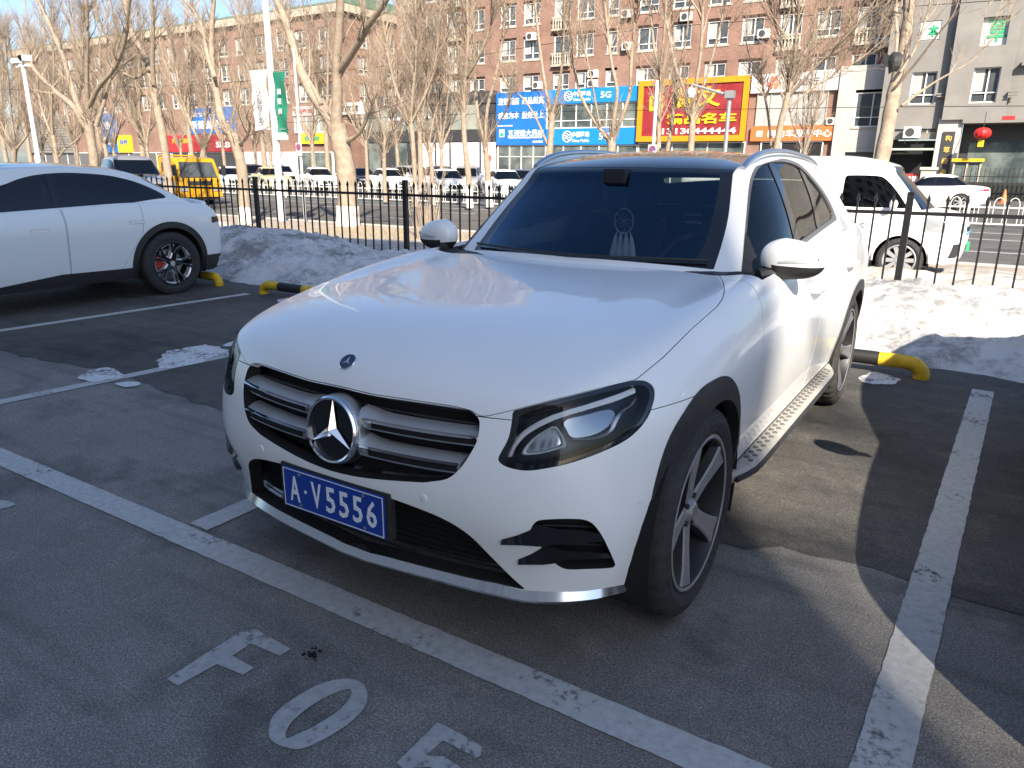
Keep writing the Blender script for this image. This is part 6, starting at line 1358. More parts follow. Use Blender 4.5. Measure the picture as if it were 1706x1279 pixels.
for sg in (1, -1):
    a, _ = ghS.cut(f_dlo, lambda V, N: V[:, 0]*sg)
    g_, fr = ghS.cut(a, lambda V, N: sdf(px(V), DLO)-np.interp(px(V)[:, 0], [1236, 1246, 1256, 1300, 1390], [2, 3, 5, 5, 3])-np.where(px(V)[:, 1] > np.interp(px(V)[:, 0], [1240, 1262, 1300, 1340, 1393], [470, 440, 410, 385, 355]), 3, 0))
    ghS.part(fr, 'window_surround', 'trim_grey', suv, off=.004, rim=.02)
    # pillars between the panes
    lines = ((1286, 274, 1328, 398, 4.5), (1336, 284, 1363, 372, 3.0))
    def gl(V, l): 
        P = px(V); t = (P[:, 1]-l[1])/(l[3]-l[1]); return l[4]-np.abs(P[:, 0]-(l[0]+(l[2]-l[0])*t+4*np.sin(np.clip(t, 0, 1)*math.pi)))
    for ln_ in lines:
        pil, g_ = ghS.cut(g_, lambda V, N: gl(V, ln_))
        ghS.part(pil, 'window_pillar', 'gloss_black', suv, off=-.001, rim=.01)
    p1, g_ = ghS.cut(g_, lambda V, N: (1286+(px(V)[:, 1]-274)*.339)-px(V)[:, 0])
    p2, p3 = ghS.cut(g_, lambda V, N: (1336+(px(V)[:, 1]-284)*.307)-px(V)[:, 0])
    for q in (p1, p2, p3): ghS.part(q, 'side_window', 'side_glass', suv, off=-.005)
    # roof rail
    xr = lambda y: .575-.012*((y-2.9)/.9)**2
    rr = MB(); pts = []
    for y in np.linspace(2.18, 3.95, 24):
        h_ = gh_bvh.ray_cast(Vector((sg*xr(y), y, 3)), Vector((0, 0, -1)))[0]; e = min((y-2.18)/.25, (3.95-y)/.25, 1); pts.append(Vector((sg*xr(y), y, h_.z+.002+.022*math.sin(e*math.pi/2))))
    rr.tube(pts, [.016]+[.018]*22+[.014], 10); rr.build('roof_rail', 'satin_silver', suv)
    rb_ = MB(); v = []
    for p in pts:
        h_ = gh_bvh.ray_cast(Vector((p.x, p.y, 3)), Vector((0, 0, -1)))[0]; v += [p-Vector((.012, 0, 0)), Vector((p.x-.014, p.y, h_.z-.005)), p+Vector((.012, 0, 0)), Vector((p.x+.014, p.y, h_.z-.005))]
    rb_.add(v, [(4*i, 4*i+1, 4*i+5, 4*i+4) for i in range(23)]+[(4*i+2, 4*i+6, 4*i+7, 4*i+3) for i in range(23)]); rb_.build('rail_foot', 'satin_silver', suv)
    # mirror triangle + mirror
    mr = MB(); mc = Vector((sg*.93, 1.765, 1.150))
    bm = bmesh.new(); bmesh.ops.create_uvsphere(bm, u_segments=28, v_segments=18, radius=1)
    up_, lo_ = MB(), MB(); bm.verts.index_update()
    vs = []
    for q in bm.verts:
        x, y, z = q.co
        sq = lambda t, e: math.copysign(abs(t)**e, t)
        X = .128*sq(x, .75); Y = .085*(y if y < 0 else .55*y); Z = .082*sq(z, .8)
        t = (X/.128+1)/2    # 0 inner .. 1 outer
        Z *= .72+.34*(1-abs(t-.35)*1.1); Z -= .012*t; Y += .028*t
        vs.append((mc.x+sg*X, mc.y+Y, mc.z+Z))
    fu = []; flw = []
    for f in bm.faces:
        ids = [q.index for q in f.verts]; zc = np.mean([vs[i][2] for i in ids]); (fu if zc > mc.z-.030 else flw).append(tuple(ids) if sg > 0 else tuple(ids[::-1]))
    bm.free()
    mir = MB().add(vs, fu, True).build('wing_mirror', WP, suv); MB().add(vs, flw, True).build('mirror_base', 'black_plastic', mir)
    MB().tube([(sg*.82, 1.68, 1.080), (sg*.86, 1.72, 1.088), (sg*.92, 1.76, 1.105)], [.026, .024, .03], 8).build('mirror_arm', 'black_plastic', mir)
    sgm = MB(); sv = []
    for t in np.linspace(0, 1, 10):
        X = -.04+.165*t; zz = -.012+.012*t; best = None
        h_ = None
        bt = BVHTree.FromPolygons([Vector(p) for p in vs], fu+flw)
        for w_ in (.004+.010*t, -.004-.002*t):
            h_ = bt.ray_cast(Vector((mc.x+sg*X, mc.y-1, mc.z+zz+w_)), Vector((0, 1, 0)))[0]
            if h_ is None: h_ = bt.find_nearest(Vector((mc.x+sg*X, mc.y-.05, mc.z+zz+w_)))[0]
            sv.append(h_+Vector((sg*.002, -.003, 0)))
    sgm.add(sv, [(2*i, 2*i+1, 2*i+3, 2*i+2) for i in range(9)], True).build('turn_signal', 'petal', mir)
    tri = [(1.60, 1.075), (1.80, 1.055), (1.86, 1.20), (1.73, 1.16)]
    # running board
    rbm = MB(); ys = np.linspace(1.17, 3.28, 30); v = []
    for k, y in enumerate(ys):
        e = min((y-1.17)/.28, (3.28-y)/.28, 1); ou = .90+.065*math.sin(e*math.pi/2); v += [(sg*.82, y, .365), (sg*(ou-.012), y, .375), (sg*ou, y, .360), (sg*(ou-.015), y, .325), (sg*.82, y, .315)]
    rbm.add(v, [(5*i+j, 5*i+5+j, 5*i+6+j, 5*i+1+j) if sg > 0 else (5*i+1+j, 5*i+6+j, 5*i+5+j, 5*i+j) for i in range(29) for j in range(4)], True)
    M['board'] = M.get('board') or mat('dusty running board', (.36, .345, .32), .6, noise=.15, nscale=14); M['stud'] = M.get('stud') or mat('rubber stud', (.12, .115, .11), .7)
    rbo = rbm.build('running_board', 'board', suv, sharp=R(50))
    rbe = MB()
    rbe.tube([(sg*(.90+.065*math.sin(min((y-1.17)/.28, (3.28-y)/.28, 1)*math.pi/2)+.001), y, .345) for y in ys[1:-1]], .012, 6); rbe.build('board_edge', 'black_plastic', rbo)
    sm_ = MB()
    for r_, xo in enumerate((.888, .912, .936)):
        for k in range(26):
            y = 1.40+k*.066+(.033 if r_ % 2 else 0); sm_.lathe([(.0115, .0), (.010, .004), (.001, .005)], 8, Matrix.Translation((sg*xo, y, .3745+(.0) )) @ Matrix.Rotation(R(-90), 4, 'Y'))
    o = sm_.build('rubber_studs', 'stud', rbo); o['kind'] = 'stuff'
# black mirror triangle in the corner of the side window
for sg in (1, -1):
    a, _ = ghS.cut(f_dlo, lambda V, N: np.minimum(V[:, 0]*sg, sdf(px(V), np.array([(1230, 480), (1236, 425), (1242, 385), (1268, 448), (1262, 470)]))))
    if a: ghS.part(a, 'mirror_mount', 'black_plastic', suv, off=.006, rim=.01)
# wipers and cowl
cw_ = MB(); v = []
for x in np.linspace(-.70, .70, 21):
    y = 1.37+.20*(abs(x)/.64)**2.2
    yb = min(y, 1.62)
    v += [(x, min(1.55, yb+.14), 1.078-.006*abs(x)), (x, yb+.24, 1.10-.01*abs(x))]
MB().add(v, [(2*i, 2*i+2, 2*i+3, 2*i+1) for i in range(20)]).build('cowl', 'black_plastic', suv)
for x0, x1 in ((-.62, .02), (.02, .60)):
    pts = []
    for t in np.linspace(0, 1, 8):
        x = x0+(x1-x0)*t; h_ = gh_bvh.ray_cast(Vector((x, 0, 1.118+.004*math.sin(t*3))), Vector((0, 1, 0)))[0]; pts.append(h_+Vector((0, -.012, .006)))
    MB().tube(pts, .006, 6).build('wiper', 'black_plastic', suv)
# ---- wheels
for (wy, wz), nm in ((WF, 'f'), (WR, 'r')):
    for sg in (1, -1):
        make_wheel(suv, sg*.815, wy, wz, sg, Ro=.368, Ri=.274, w=.225, style='five', rot=R(17) if nm == 'f' else R(40), tyremat='rubber' if nm == 'f' else 'dusty_rubber')
# ---- cabin
it = MB()
it.prism([(1.50, .70), (1.50, 1.06), (1.72, 1.085), (1.95, 1.05), (2.05, .95), (2.02, .70)], 'x', -.80, .80); it.build('dashboard', 'interior', suv)
MB().box(-.80, .80, 1.9, 4.45, .38, .45).build('cabin_floor', 'interior', suv)
for sg in (1, -1): MB().box(sg*.80-.02, sg*.80+.02, 1.6, 4.3, .45, 1.04).build('door_lining', 'interior', suv)
MB().box(-.80, .80, 3.95, 4.40, .45, 1.10).build('parcel_shelf', 'interior', suv)
for sx in (.38, -.38):
    s_ = MB(); s_.box(sx-.25, sx+.25, 2.35, 2.85, .50, .68, bev=.05); s_.box(sx-.25, sx+.25, -.06, .08, 0, .62, Matrix.Translation((0, 2.86, .62)) @ Matrix.Rotation(R(-14), 4, 'X'), bev=.05); so_ = s_.build('seat', 'seat', suv)
    hr = MB(); hr.box(sx-.135, sx+.135, 2.97, 3.08, 1.23, 1.42, bev=.045); hr.tube([(sx-.06, 3.02, 1.15), (sx-.06, 3.02, 1.3)], .007, 6); hr.tube([(sx+.06, 3.02, 1.15), (sx+.06, 3.02, 1.3)], .007, 6); hr.build('headrest', 'seat', so_)
rs = MB(); rs.box(-.66, .66, 3.25, 3.75, .50, .66, bev=.05); rs.box(-.66, .66, 3.72, 3.88, .6, 1.14, bev=.05); rso = rs.build('rear_seat', 'seat', suv)
for sx in (-.42, 0, .42): MB().box(sx-.14, sx+.14, 3.74, 3.84, 1.12, 1.26, bev=.04).build('headrest', 'seat', rso)
sw = MB(); A = Matrix.Translation((.38, 2.14, 1.02)) @ Matrix.Rotation(R(62), 4, 'X')
sw.ring([A @ Vector((.185*math.cos(t), .185*math.sin(t), 0)) for t in np.linspace(0, 2*math.pi, 32, endpoint=False)], .015, 8)
for t in (R(0), R(180), R(270)): sw.tube([A @ Vector((.04*math.cos(t), .04*math.sin(t), 0)), A @ Vector((.18*math.cos(t), .18*math.sin(t), 0))], .014, 6)
sw.lathe([(.001, .02), (.055, .015), (.06, -.03)], 20, A @ Matrix.Rotation(R(-90), 4, 'Y')); sw.build('steering_wheel', 'interior', suv)
mm = MB().box(-.12, .12, 2.16, 2.20, 1.40, 1.47, bev=.015); mm.box(-.06, .06, 1.98, 2.12, 1.42, 1.50, bev=.015); mm.build('rear_view_mirror', 'interior', suv)
# headliner
ghS.part([f for f in f_roof], 'headliner', 'headliner', suv, off=-.04)
# dreamcatcher hanging from the mirror
dc = thing('dreamcatcher', 'pale feathered dreamcatcher hanging from the mirror behind the windscreen', 'dreamcatcher', (0, 2.13, 1.24))
M['cream'] = mat('cream thread', (.62, .60, .55), .8); M['feather'] = mat('pale feather', (.55, .58, .62), .9, noise=.1, nscale=20)
mb = MB(); c = Vector((0.0, 0, 0)); mb.ring([Vector((.052*math.cos(t), 0, .062*math.sin(t))) for t in np.linspace(0, 2*math.pi, 28, endpoint=False)], .003, 6)
mb.build('hoop', 'cream', dc)
mb = MB()
for k in range(8):
    t = k*math.pi/4; mb.tube([(.052*math.cos(t), 0, .062*math.sin(t)), (.018*math.cos(t+.8), 0, .02*math.sin(t+.8)), (0, 0, 0)], .0009, 4)
mb.build('web', 'cream', dc)
MB().tube([(0, 0, .062), (0, .03, .20)], .0015, 5).build('cord', 'cream', dc)
for x0, ln, w_ in ((-.045, .13, .020), (-.015, .17, .024), (.018, .16, .024), (.048, .14, .020)):
    MB().tube([(x0*.8, 0, -.052), (x0, .0, -.09), (x0*1.15, .0, -.11-ln*.4), (x0*1.3, .0, -.10-ln)], [.001, w_*.5, w_, .003], 8).build('feather', 'feather', dc)
# ================================================================== other vehicles
M['grey_paint'] = mat('warm grey car paint', (.34, .315, .31), .3, metal=.35, coat=.8); M['silver_paint'] = mat('silver car paint', (.46, .46, .46), .3, metal=.5, coat=.8); M['black_paint'] = mat('black car paint', (.012, .012, .014), .2, coat=1.); M['champagne_paint'] = mat('pale yellow car paint', (.55, .50, .30), .3, coat=.8); M['truck_yellow'] = mat('truck yellow', (.60, .30, .008), .4, coat=.4); M['teal_paint'] = mat('teal van paint', (.03, .25, .26), .4)
M['tail_red'] = mat('tail lamp red', (.42, .015, .015), .2, coat=.6); M['lamp_clear'] = mat('clear lamp', (.62, .64, .66), .12, metal=.6, coat=.5)
ZF = (0, .10, .27, .47, .68, .88, 1.0); XFR = (.905, .935, .965, .985, 1.0, .985, .91)
def shells(L, w, zb, belt, hood, g, top, level=3, nose=.35, tail=.25, sill=None):
    """belt: (y, z) shoulder line; hood: (y, z) centre line of the bonnet; g: greenhouse base y0,y1 and top y0,y1; top: (y, z, half width) roof edge line"""
    fxs = [0, .28*w, .52*w, .72*w, .86*w]; zt = lambda y: np.interp(y, [b[0] for b in belt], [b[1] for b in belt])
    prof_f = (.09, .05, .02, .0, .005, .045, .16); prof_r = (-.10, -.05, -.02, .0, -.01, -.04, -.14)
    front = [[(x, p+nose*(x/w)**2.6, zb+.0+(zt(.2)-zb)*f) for p, f in zip(prof_f, ZF)] for x in fxs]
    rear = [[(x, L+p-tail*(x/w)**2.6, zb+.06*(1-f)+(zt(L)-zb)*f) for p, f in zip(prof_r, ZF)] for x in fxs]
    c = nose*1.15; side = [[(w*x_*.955, c+p*.6, zb+(zt(c)-zb)*f) for x_, p, f in zip(XFR, prof_f, ZF)]]
    ys = [v for v in np.linspace(c+.22, L-tail-.30, 10)]
    for y in ys: side.append([(w*x_, y, zb+(zt(y)-zb)*f) for x_, f in zip(XFR, ZF)])
    side.append([(w*x_*.93, L-tail*1.05+p*.5, zb+(zt(L-.1)-zb)*f) for x_, p, f in zip(XFR, prof_r, ZF)])
    tp = []
    for s_ in side[1:-1]:
        y = s_[0][1]; e = s_[-1]; zc = np.interp(y, [h[0] for h in hood], [h[1] for h in hood])
        tp.append([(x, y, e[2]+(zc-e[2])*(1-(x/e[0])**2)) for x in fxs])
    b = Shell(*subdivide_cage(*box_cage(front, side, rear, tp), level, 4))
    z0 = min(zt(g[0]), zt(g[1]))-.06; zr = lambda y: np.interp(y, [t[0] for t in top], [t[1] for t in top]); xr = lambda y: np.interp(y, [t[0] for t in top], [t[2] for t in top])
    TT = (0, .2, .45, .70, .88, 1.)
    def col(bx, by, tx, ty, tz, bul=0.): return [(bx+(tx-bx)*t+bul*math.sin(math.pi*t), by+(ty-by)*t, z0+(tz-z0)*t) for t in TT]
    wb = w*.925; gx = [0, .27*wb, .50*wb, .68*wb, .80*wb]
    gf = [col(x, g[0]+.20*(x/wb)**2, x*xr(g[2])/wb*.98, g[2]+.06*(x/wb)**2, zr(g[2])+.03*(1-(x/wb)**2)) for x in gx]
    gs = [col(wb*.92, g[0]+.30, xr(g[2]), g[2]+.09, zr(g[2]), .006)]
    n = 6
    for i in range(1, n+1):
        t = i/(n+1); yb = g[0]+.30+(g[1]-.28-g[0]-.30)*t; yt = g[2]+.09+(g[3]-.09-g[2]-.09)*t; gs.append(col(wb, yb, xr(yt), yt, zr(yt), .022))
    gs.append(col(wb*.90, g[1]-.22, xr(g[3])*.97, g[3]-.08, zr(g[3])-.005, .006))
    gr = [col(x, g[1]-.14*(x/wb)**2, x*xr(g[3])/wb*.96, g[3]-.05*(x/wb)**2, zr(g[3])+.025*(1-(x/wb)**2)) for x in gx]
    gt = []
    for i in range(1, n+1):
        yt = g[2]+.09+(g[3]-.09-g[2]-.09)*i/(n+1); gt.append([(x*xr(yt)/wb, yt, zr(yt)+.055*(1-(x/wb)**2)) for x in gx])
    gh = Shell(*subdivide_cage(*box_cage(gf, gs, gr, gt), level, 4))
    return b, gh
def finish_car(root, b, gh, w, paint, WFy, WRy, wr, dlo, g, wheel='plain', glass='dark_glass', arch_trim=None, sillz=None, wz=None, front_cut=None, lamps=None, roof_black=False, wheel_mat='silver_wheel', doors=True, far=True, deck=None):
    wz = wz or wr; fc = b.F
    arch = {}
    for c in (WFy, WRy):
        _, fc = b.cut(fc, lambda V, N: np.minimum(wr*1.13-np.hypot(V[:, 1]-c, V[:, 2]-wz), np.abs(V[:, 0])-w*.6))
        if arch_trim: arch[c], fc = b.cut(fc, lambda V, N: np.minimum(arch_trim-np.hypot(V[:, 1]-c, V[:, 2]-wz), np.abs(V[:, 0])-w*.6))
    parts = []
    if sillz: sl_, fc = b.cut(fc, lambda V, N: np.interp(V[:, 1], *sillz)-V[:, 2]); parts.append((sl_, 'sill', 'black_plastic', 0))
    for name, matn, fn, off in (lamps or []):
        a, fc = b.cut(fc, fn); 
        if a: parts.append((a, name, matn, off))
    lines = []
    if doors:
        y0, y1, y2 = doors
        for D in ([(y0, .2), (y0+.02, 2), (y1, 2), (y1, .2)], [(y1+.012, .2), (y1+.012, 2), (y2, 2), (y2-.12, .75), (y2-.5, .2)]):
            for sg in (1, -1):
                a, fc = b.cut(fc, lambda V, N: np.minimum(np.minimum(sdf(yz(V), D)-.003, V[:, 0]*sg-w*.5), .75-N[:, 2])); _, fc = b.cut(fc, lambda V, N: np.minimum(np.minimum(sdf(yz(V), D)+.003, V[:, 0]*sg-w*.5), .75-N[:, 2]))
                if a: parts.append((a, 'door', paint, 0))
    b.part(fc, 'body', paint, root, rim=.02)
    for a, n, m_, off in parts:
        if n in ('headlight', 'tail_lamp', 'fog_lamp'):
            for sg in (1, -1):
                q, _ = b.cut(a, lambda V, N: V[:, 0]*sg)
                if q: b.part(q, n, m_, root, off=off, rim=.015)
        else: b.part(a, n, m_, root, off=off, rim=.015)
    for c in arch:
        for sg in (1, -1):
            q, _ = b.cut(arch[c], lambda V, N: V[:, 0]*sg); b.part(q, 'wheel_arch_trim', 'black_plastic', root, off=.006, rim=.04)
    for c in (WFy, WRy):
        for sg in (1, -1):
            mb = MB(); n = 16; v = []
            for j in range(n+1):
                an = math.pi*(-.1+1.2*j/n)
                for xx in (w*.97, w*.5): v.append((sg*xx, c+wr*1.2*math.cos(an), wz+wr*1.2*math.sin(an)))
            mb.add(v, [(2*j, 2*j+1, 2*j+3, 2*j+2) for j in range(n)], True); mb.add([(sg*w*.5, c, wz)]+[v[2*j+1] for j in range(n+1)], [(0, j+1, j+2) for j in range(n)]); mb.build('wheel_well', 'dark_inner', root)
    f = gh.F
    ws, f = gh.cut(f, lambda V, N: np.minimum(np.minimum(-N[:, 1]-.30, w*.80-.22*(V[:, 2]-.9)-np.abs(V[:, 0])), np.minimum(.985-0*V[:, 1], g['wt']-V[:, 2])))
    rw, f = gh.cut(f, lambda V, N: np.minimum(np.minimum(N[:, 1]-.28, w*.76-.22*(V[:, 2]-.9)-np.abs(V[:, 0])), np.minimum(V[:, 2]-g['rb'], g['rt']-V[:, 2])))
    side, f = gh.cut(f, dlo)
    if roof_black: rf, f = gh.cut(f, lambda V, N: np.minimum(N[:, 2]-.80, np.minimum(w*.60-np.abs(V[:, 0]), V[:, 1]-0)))
    gh.part(f, 'cabin_frame', paint, root, rim=.015)
    if roof_black and rf: gh.part(rf, 'roof_panel', 'roof_glass', root, off=-.002)
    if ws: gh.part(ws, 'windscreen', glass, root, off=-.004)
    if rw: gh.part(rw, 'rear_window', glass, root, off=-.004)
    for sg in (1, -1):
        q, _ = gh.cut(side, lambda V, N: V[:, 0]*sg)
        ym = doors[1] if doors else None
        if ym:
            pil, q = gh.cut(q, lambda V, N: .035-np.abs(V[:, 1]-ym-.10*(V[:, 2]-1.))); a, c = gh.cut(q, lambda V, N: ym+.10*(V[:, 2]-1.)-V[:, 1])
            for z_, nm, mm in ((pil, 'window_pillar', 'gloss_black'), (a, 'side_window', glass), (c, 'side_window', glass)):
                if z_: gh.part(z_, nm, mm, root, off=-.003 if nm != 'window_pillar' else 0)
        elif q: gh.part(q, 'side_window', glass, root, off=-.003)
    for c in (WFy, WRy):
        for sg in (1, -1): make_wheel(root, sg*(w-.115), c, wz, sg, Ro=wr, Ri=wr*.70, w=.21, style=wheel, rot=R(20), spoke_mat=wheel_mat)
    for sg in (1, -1):
        y = g['my']; z = g['mz']; mb = MB(); bm = bmesh.new(); bmesh.ops.create_uvsphere(bm, u_segments=14, v_segments=8, radius=1); bm.verts.index_update()
        mb.add([(sg*(w*.965+.075)+q.co.x*.11, y+q.co.y*(.07 if q.co.y < 0 else .045), z+q.co.z*.075) for q in bm.verts], [[q.index for q in p.verts] for p in bm.faces], True); bm.free(); mb.tube([(sg*w*.90, y+.02, z-.05), (sg*(w*.965+.02), y+.01, z-.045)], .022, 6); mb.build('wing_mirror', paint, root)
M['silver_wheel'] = mat('painted wheel silver', (.40, .40, .41), .4, metal=.4)
# ------------------------------------------------------------------ the white fastback on the left (built in place, nose towards the viewer)
fb_ = thing('parked_car', 'white fastback car with dark side windows and five petal wheels at the left edge', 'car', (-7.48, -.35, 0), group='cars parked in the bays')
w = .945
bl = [(0, .72), (.5, .86), (1.2, .96), (2.0, 1.0), (3.0, 1.045), (3.8, 1.075), (4.5, 1.055), (5.04, 1.0)]
b, gh = shells(5.04, w, .23, bl, [(0, .76), (.5, .90), (1.3, 1.02), (1.6, 1.03), (4.2, 1.05), (5.04, 1.0)], (1.25, 4.99, 2.25, 4.22), [(2.25, 1.40, .60), (2.6, 1.435, .62), (3.0, 1.455, .635), (3.4, 1.452, .635), (3.85, 1.415, .62), (4.22, 1.345, .595)], 4, tail=.17)
OFF = np.array([-7.48, -.35, 0])
def pxo(V): A = np.array(V, float); A[:, 0] = np.abs(A[:, 0]); return project(A+OFF)
DL = smooth_poly([(-150, 372, 'c'), (-150, 330), (-60, 322), (0, 309), (30, 298), (60, 291), (100, 287.5), (140, 288.5), (180, 292), (215, 299.5), (240, 308), (262, 318), (275, 326), (273, 330), (255, 332), (180, 343.5), (100, 351), (0, 358.5)], 4)
finish_car(fb_, b, gh, w, 'blue_white_paint', 1.02, 4.17, .372, lambda V, N: np.minimum(sdf(pxo(V), DL), (np.abs(N[:, 0])-.4)*300), dict(wt=1.39, rb=1.06, rt=1.41, my=1.62, mz=1.06), 'petal', 'dark_glass', arch_trim=.492, sillz=([0, .5, 1.5, 2.25, 2.9, 3.7, 4.5, 4.62, 5.04], [.34, .34, .33, .30, .37, .36, .36, .36, .40]), wz=.362, doors=(1.5, 2.985, 3.95), roof_black=True,
           lamps=[('tail_lamp', 'gloss_black', lambda V, N: np.minimum(np.minimum(V[:, 1]-4.86+.25*np.clip(np.abs(V[:, 0])-.5, 0, 1), .035-np.abs(V[:, 2]-.905+.06)), N[:, 1]-.05), .004), ('rear_bumper_skirt', 'black_plastic', lambda V, N: np.minimum(V[:, 1]-4.66, .42-V[:, 2]), .01), ('front_skirt', 'black_plastic', lambda V, N: np.minimum(.5-V[:, 1], .40-V[:, 2]), .01)])
for y, z in ((2.72, .83), (3.76, .865)):
    MB().box(.930, .9465, y-.081, y+.101, z-.0175, z+.0195, bev=.004).build('handle_recess', 'black_plastic', fb_); MB().box(.934, .9485, y-.078, y+.098, z-.015, z+.017, bev=.005).build('door_handle', 'blue_white_paint', fb_)
spo = MB(); spo.tube([(-.70, 4.82, 1.03), (-.4, 4.90, 1.045), (0, 4.93, 1.05), (.4, 4.90, 1.045), (.70, 4.82, 1.03)], .03, 8); spo.build('spoiler', 'blue_white_paint', fb_)
it = MB(); it.box(-.78, .78, 1.9, 4.4, .3, .72); it.build('seats', 'interior', fb_)
# ------------------------------------------------------------------ simple kinds for the far rows
def sedan(label, paint, group=None, level=3, wheel='plain'):
    t = thing('parked_car', label, 'car', group=group); w = .90
    b, gh = shells(4.65, w, .20, [(0, .66), (.4, .78), (1.2, .90), (2.5, .95), (3.7, 1.0), (4.4, .99), (4.65, .95)], [(0, .70), (.4, .82), (1.25, .96), (3.9, 1.02), (4.65, .99)], (1.25, 4.15, 2.05, 3.30), [(2.05, 1.37, .56), (2.6, 1.42, .58), (3.0, 1.41, .58), (3.3, 1.37, .56)], level)
    dl = smooth_poly([(1.65, .96, 'c'), (2.12, 1.30), (2.6, 1.36), (3.1, 1.345), (3.55, 1.25), (3.95, 1.06, 'c'), (3.6, 1.01), (2.6, .97)], 4)
    finish_car(t, b, gh, w, paint, .88, 3.60, .33, lambda V, N: np.minimum(sdf(yz(V), dl), np.abs(N[:, 0])-.4), dict(wt=1.36, rb=1.03, rt=1.36, my=1.60, mz=1.0), wheel, 'dark_glass', doors=(1.45, 2.52, 3.45),
               lamps=[('headlight', 'lamp_clear', lambda V, N: np.minimum(np.minimum(.62-V[:, 1], .055-np.abs(V[:, 2]-.63)), np.abs(V[:, 0])-.42), .003), ('grille', 'dark_inner', lambda V, N: np.minimum(np.minimum(.4-V[:, 1], .12-np.abs(V[:, 2]-.52)), .38-np.abs(V[:, 0])), -.01), ('tail_lamp', 'tail_red', lambda V, N: np.minimum(np.minimum(V[:, 1]-4.25, .05-np.abs(V[:, 2]-.84)), np.abs(V[:, 0])-.42), .003), ('lower_intake', 'dark_inner', lambda V, N: np.minimum(np.minimum(.4-V[:, 1], .05-np.abs(V[:, 2]-.30)), .6-np.abs(V[:, 0])), -.01)])
    MB().box(-.74, .74, 1.9, 3.9, .3, .75).build('seats', 'interior', t); return t
def wagon(label, paint, group=None, level=3, wheel='plain'):
    t = thing('parked_car', label, 'car', group=group); w = .92
    b, gh = shells(4.60, w, .24, [(0, .76), (.4, .90), (1.2, 1.01), (2.5, 1.05), (3.7, 1.10), (4.6, 1.08)], [(0, .80), (.4, .94), (1.25, 1.06), (4.6, 1.1)], (1.25, 4.52, 1.95, 4.12), [(1.95, 1.52, .58), (2.6, 1.60, .61), (3.4, 1.60, .61), (4.12, 1.53, .57)], level)
    dl = smooth_poly([(1.62, 1.06, 'c'), (2.02, 1.44), (2.6, 1.525), (3.4, 1.52), (3.9, 1.44), (4.12, 1.20, 'c'), (3.6, 1.13), (2.6, 1.08)], 4)
    finish_car(t, b, gh, w, paint, .87, 3.62, .36, lambda V, N: np.minimum(sdf(yz(V), dl), np.abs(N[:, 0])-.4), dict(wt=1.51, rb=1.14, rt=1.50, my=1.60, mz=1.12), wheel, 'dark_glass', doors=(1.45, 2.50, 3.50), arch_trim=.44,
               lamps=[('headlight', 'lamp_clear', lambda V, N: np.minimum(np.minimum(.62-V[:, 1], .06-np.abs(V[:, 2]-.76)), np.abs(V[:, 0])-.45), .003), ('grille', 'dark_inner', lambda V, N: np.minimum(np.minimum(.4-V[:, 1], .13-np.abs(V[:, 2]-.64)), .42-np.abs(V[:, 0])), -.01), ('tail_lamp', 'tail_red', lambda V, N: np.minimum(np.minimum(V[:, 1]-4.25, .08-np.abs(V[:, 2]-.92)), np.abs(V[:, 0])-.48), .003), ('lower_intake', 'dark_inner', lambda V, N: np.minimum(np.minimum(.4-V[:, 1], .06-np.abs(V[:, 2]-.36)), .6-np.abs(V[:, 0])), -.01)])
    MB().box(-.76, .76, 1.9, 4.2, .35, .85).build('seats', 'interior', t); return t
def place(t, x, y, heading, z=-.06):
    """heading: direction the nose points, degrees from +X"""
    t.rotation_euler = (0, 0, R(heading+90)); a = R(heading+90); off = Vector((0, 2.3, 0)); off.rotate(Matrix.Rotation(a, 3, 'Z')); t.location = (x-off.x, y-off.y, z); return t
# white sedan on the far right, nose to the left
s = sedan('white sedan seen from the side behind the fence on the right', 'white_paint', None, 3, 'seven'); pr = at(1597, 335, 'y', 37.5)
place(s, pr.x-1.2, 37.2, 180)
# grey car driving in from the left
gw = wagon('grey car behind the left fastback, next to the yellow truck', 'grey_paint', None, 3); pq = at(222, 275, 'y', 15.2); place(gw, pq.x, 15.2, -20, -.02); gw.scale = (1.1, 1.1, 1.1)
# far parked row, nose to the road at an angle
GR_ = 'cars parked in front of the shops'
base = {}
def far(kind, paint, label, u, y, heading):
    key = (kind, paint)
    if key not in base: base[key] = t = (sedan if kind == 's' else wagon)(label, paint, GR_, 2)
    else: t = copy_tree(base[key]); t['label'] = label
    place(t, at(u, 300, 'y', y).x, y, heading); return t
far('s', 'white_paint', 'white sedan between the two stemmed poplar and the tall slender poplar', 745, 33.0, -38)
far('s', 'white_paint', 'white sedan parked low at the edge of the SUV windscreen pillar', 842, 34.0, -40)
far('w', 'silver_paint', 'silver car with dark windscreen in front of the pale shop blinds', 778, 37.0, -62)
far('w', 'black_paint', 'black car roof behind the white sedans', 738, 42.5, -30)
far('w', 'silver_paint', 'silver grey car behind the bare shrub', 692, 38.5, -20)
far('s', 'white_paint', 'white car behind the bare shrub, half hidden by the fence post', 650, 36.5, -25)
far('s', 'black_paint', 'black car roof at the windscreen pillar beneath the pharmacy board', 870, 40.5, -35)
far('s', 'champagne_paint', 'pale yellow sedan behind the banner pole', 452, 33.0, -25)
far('w', 'black_paint', 'black car just left of the pale yellow sedan', 424, 37.0, -25)
far('s', 'white_paint', 'white sedan right of the no parking sign', 532, 35.5, -28)
far('w', 'white_paint', 'tall white car behind the pale yellow sedan', 470, 40.5, -25)
far('s', 'white_paint', 'white sedan right of the yellow truck', 384, 31.0, -30)
far('s', 'silver_paint', 'silver sedan further back, right of the yellow truck', 396, 38.0, -20)
far('s', 'black_paint', 'dark sedan beside the forked poplar trunk', 604, 41.0, -25)
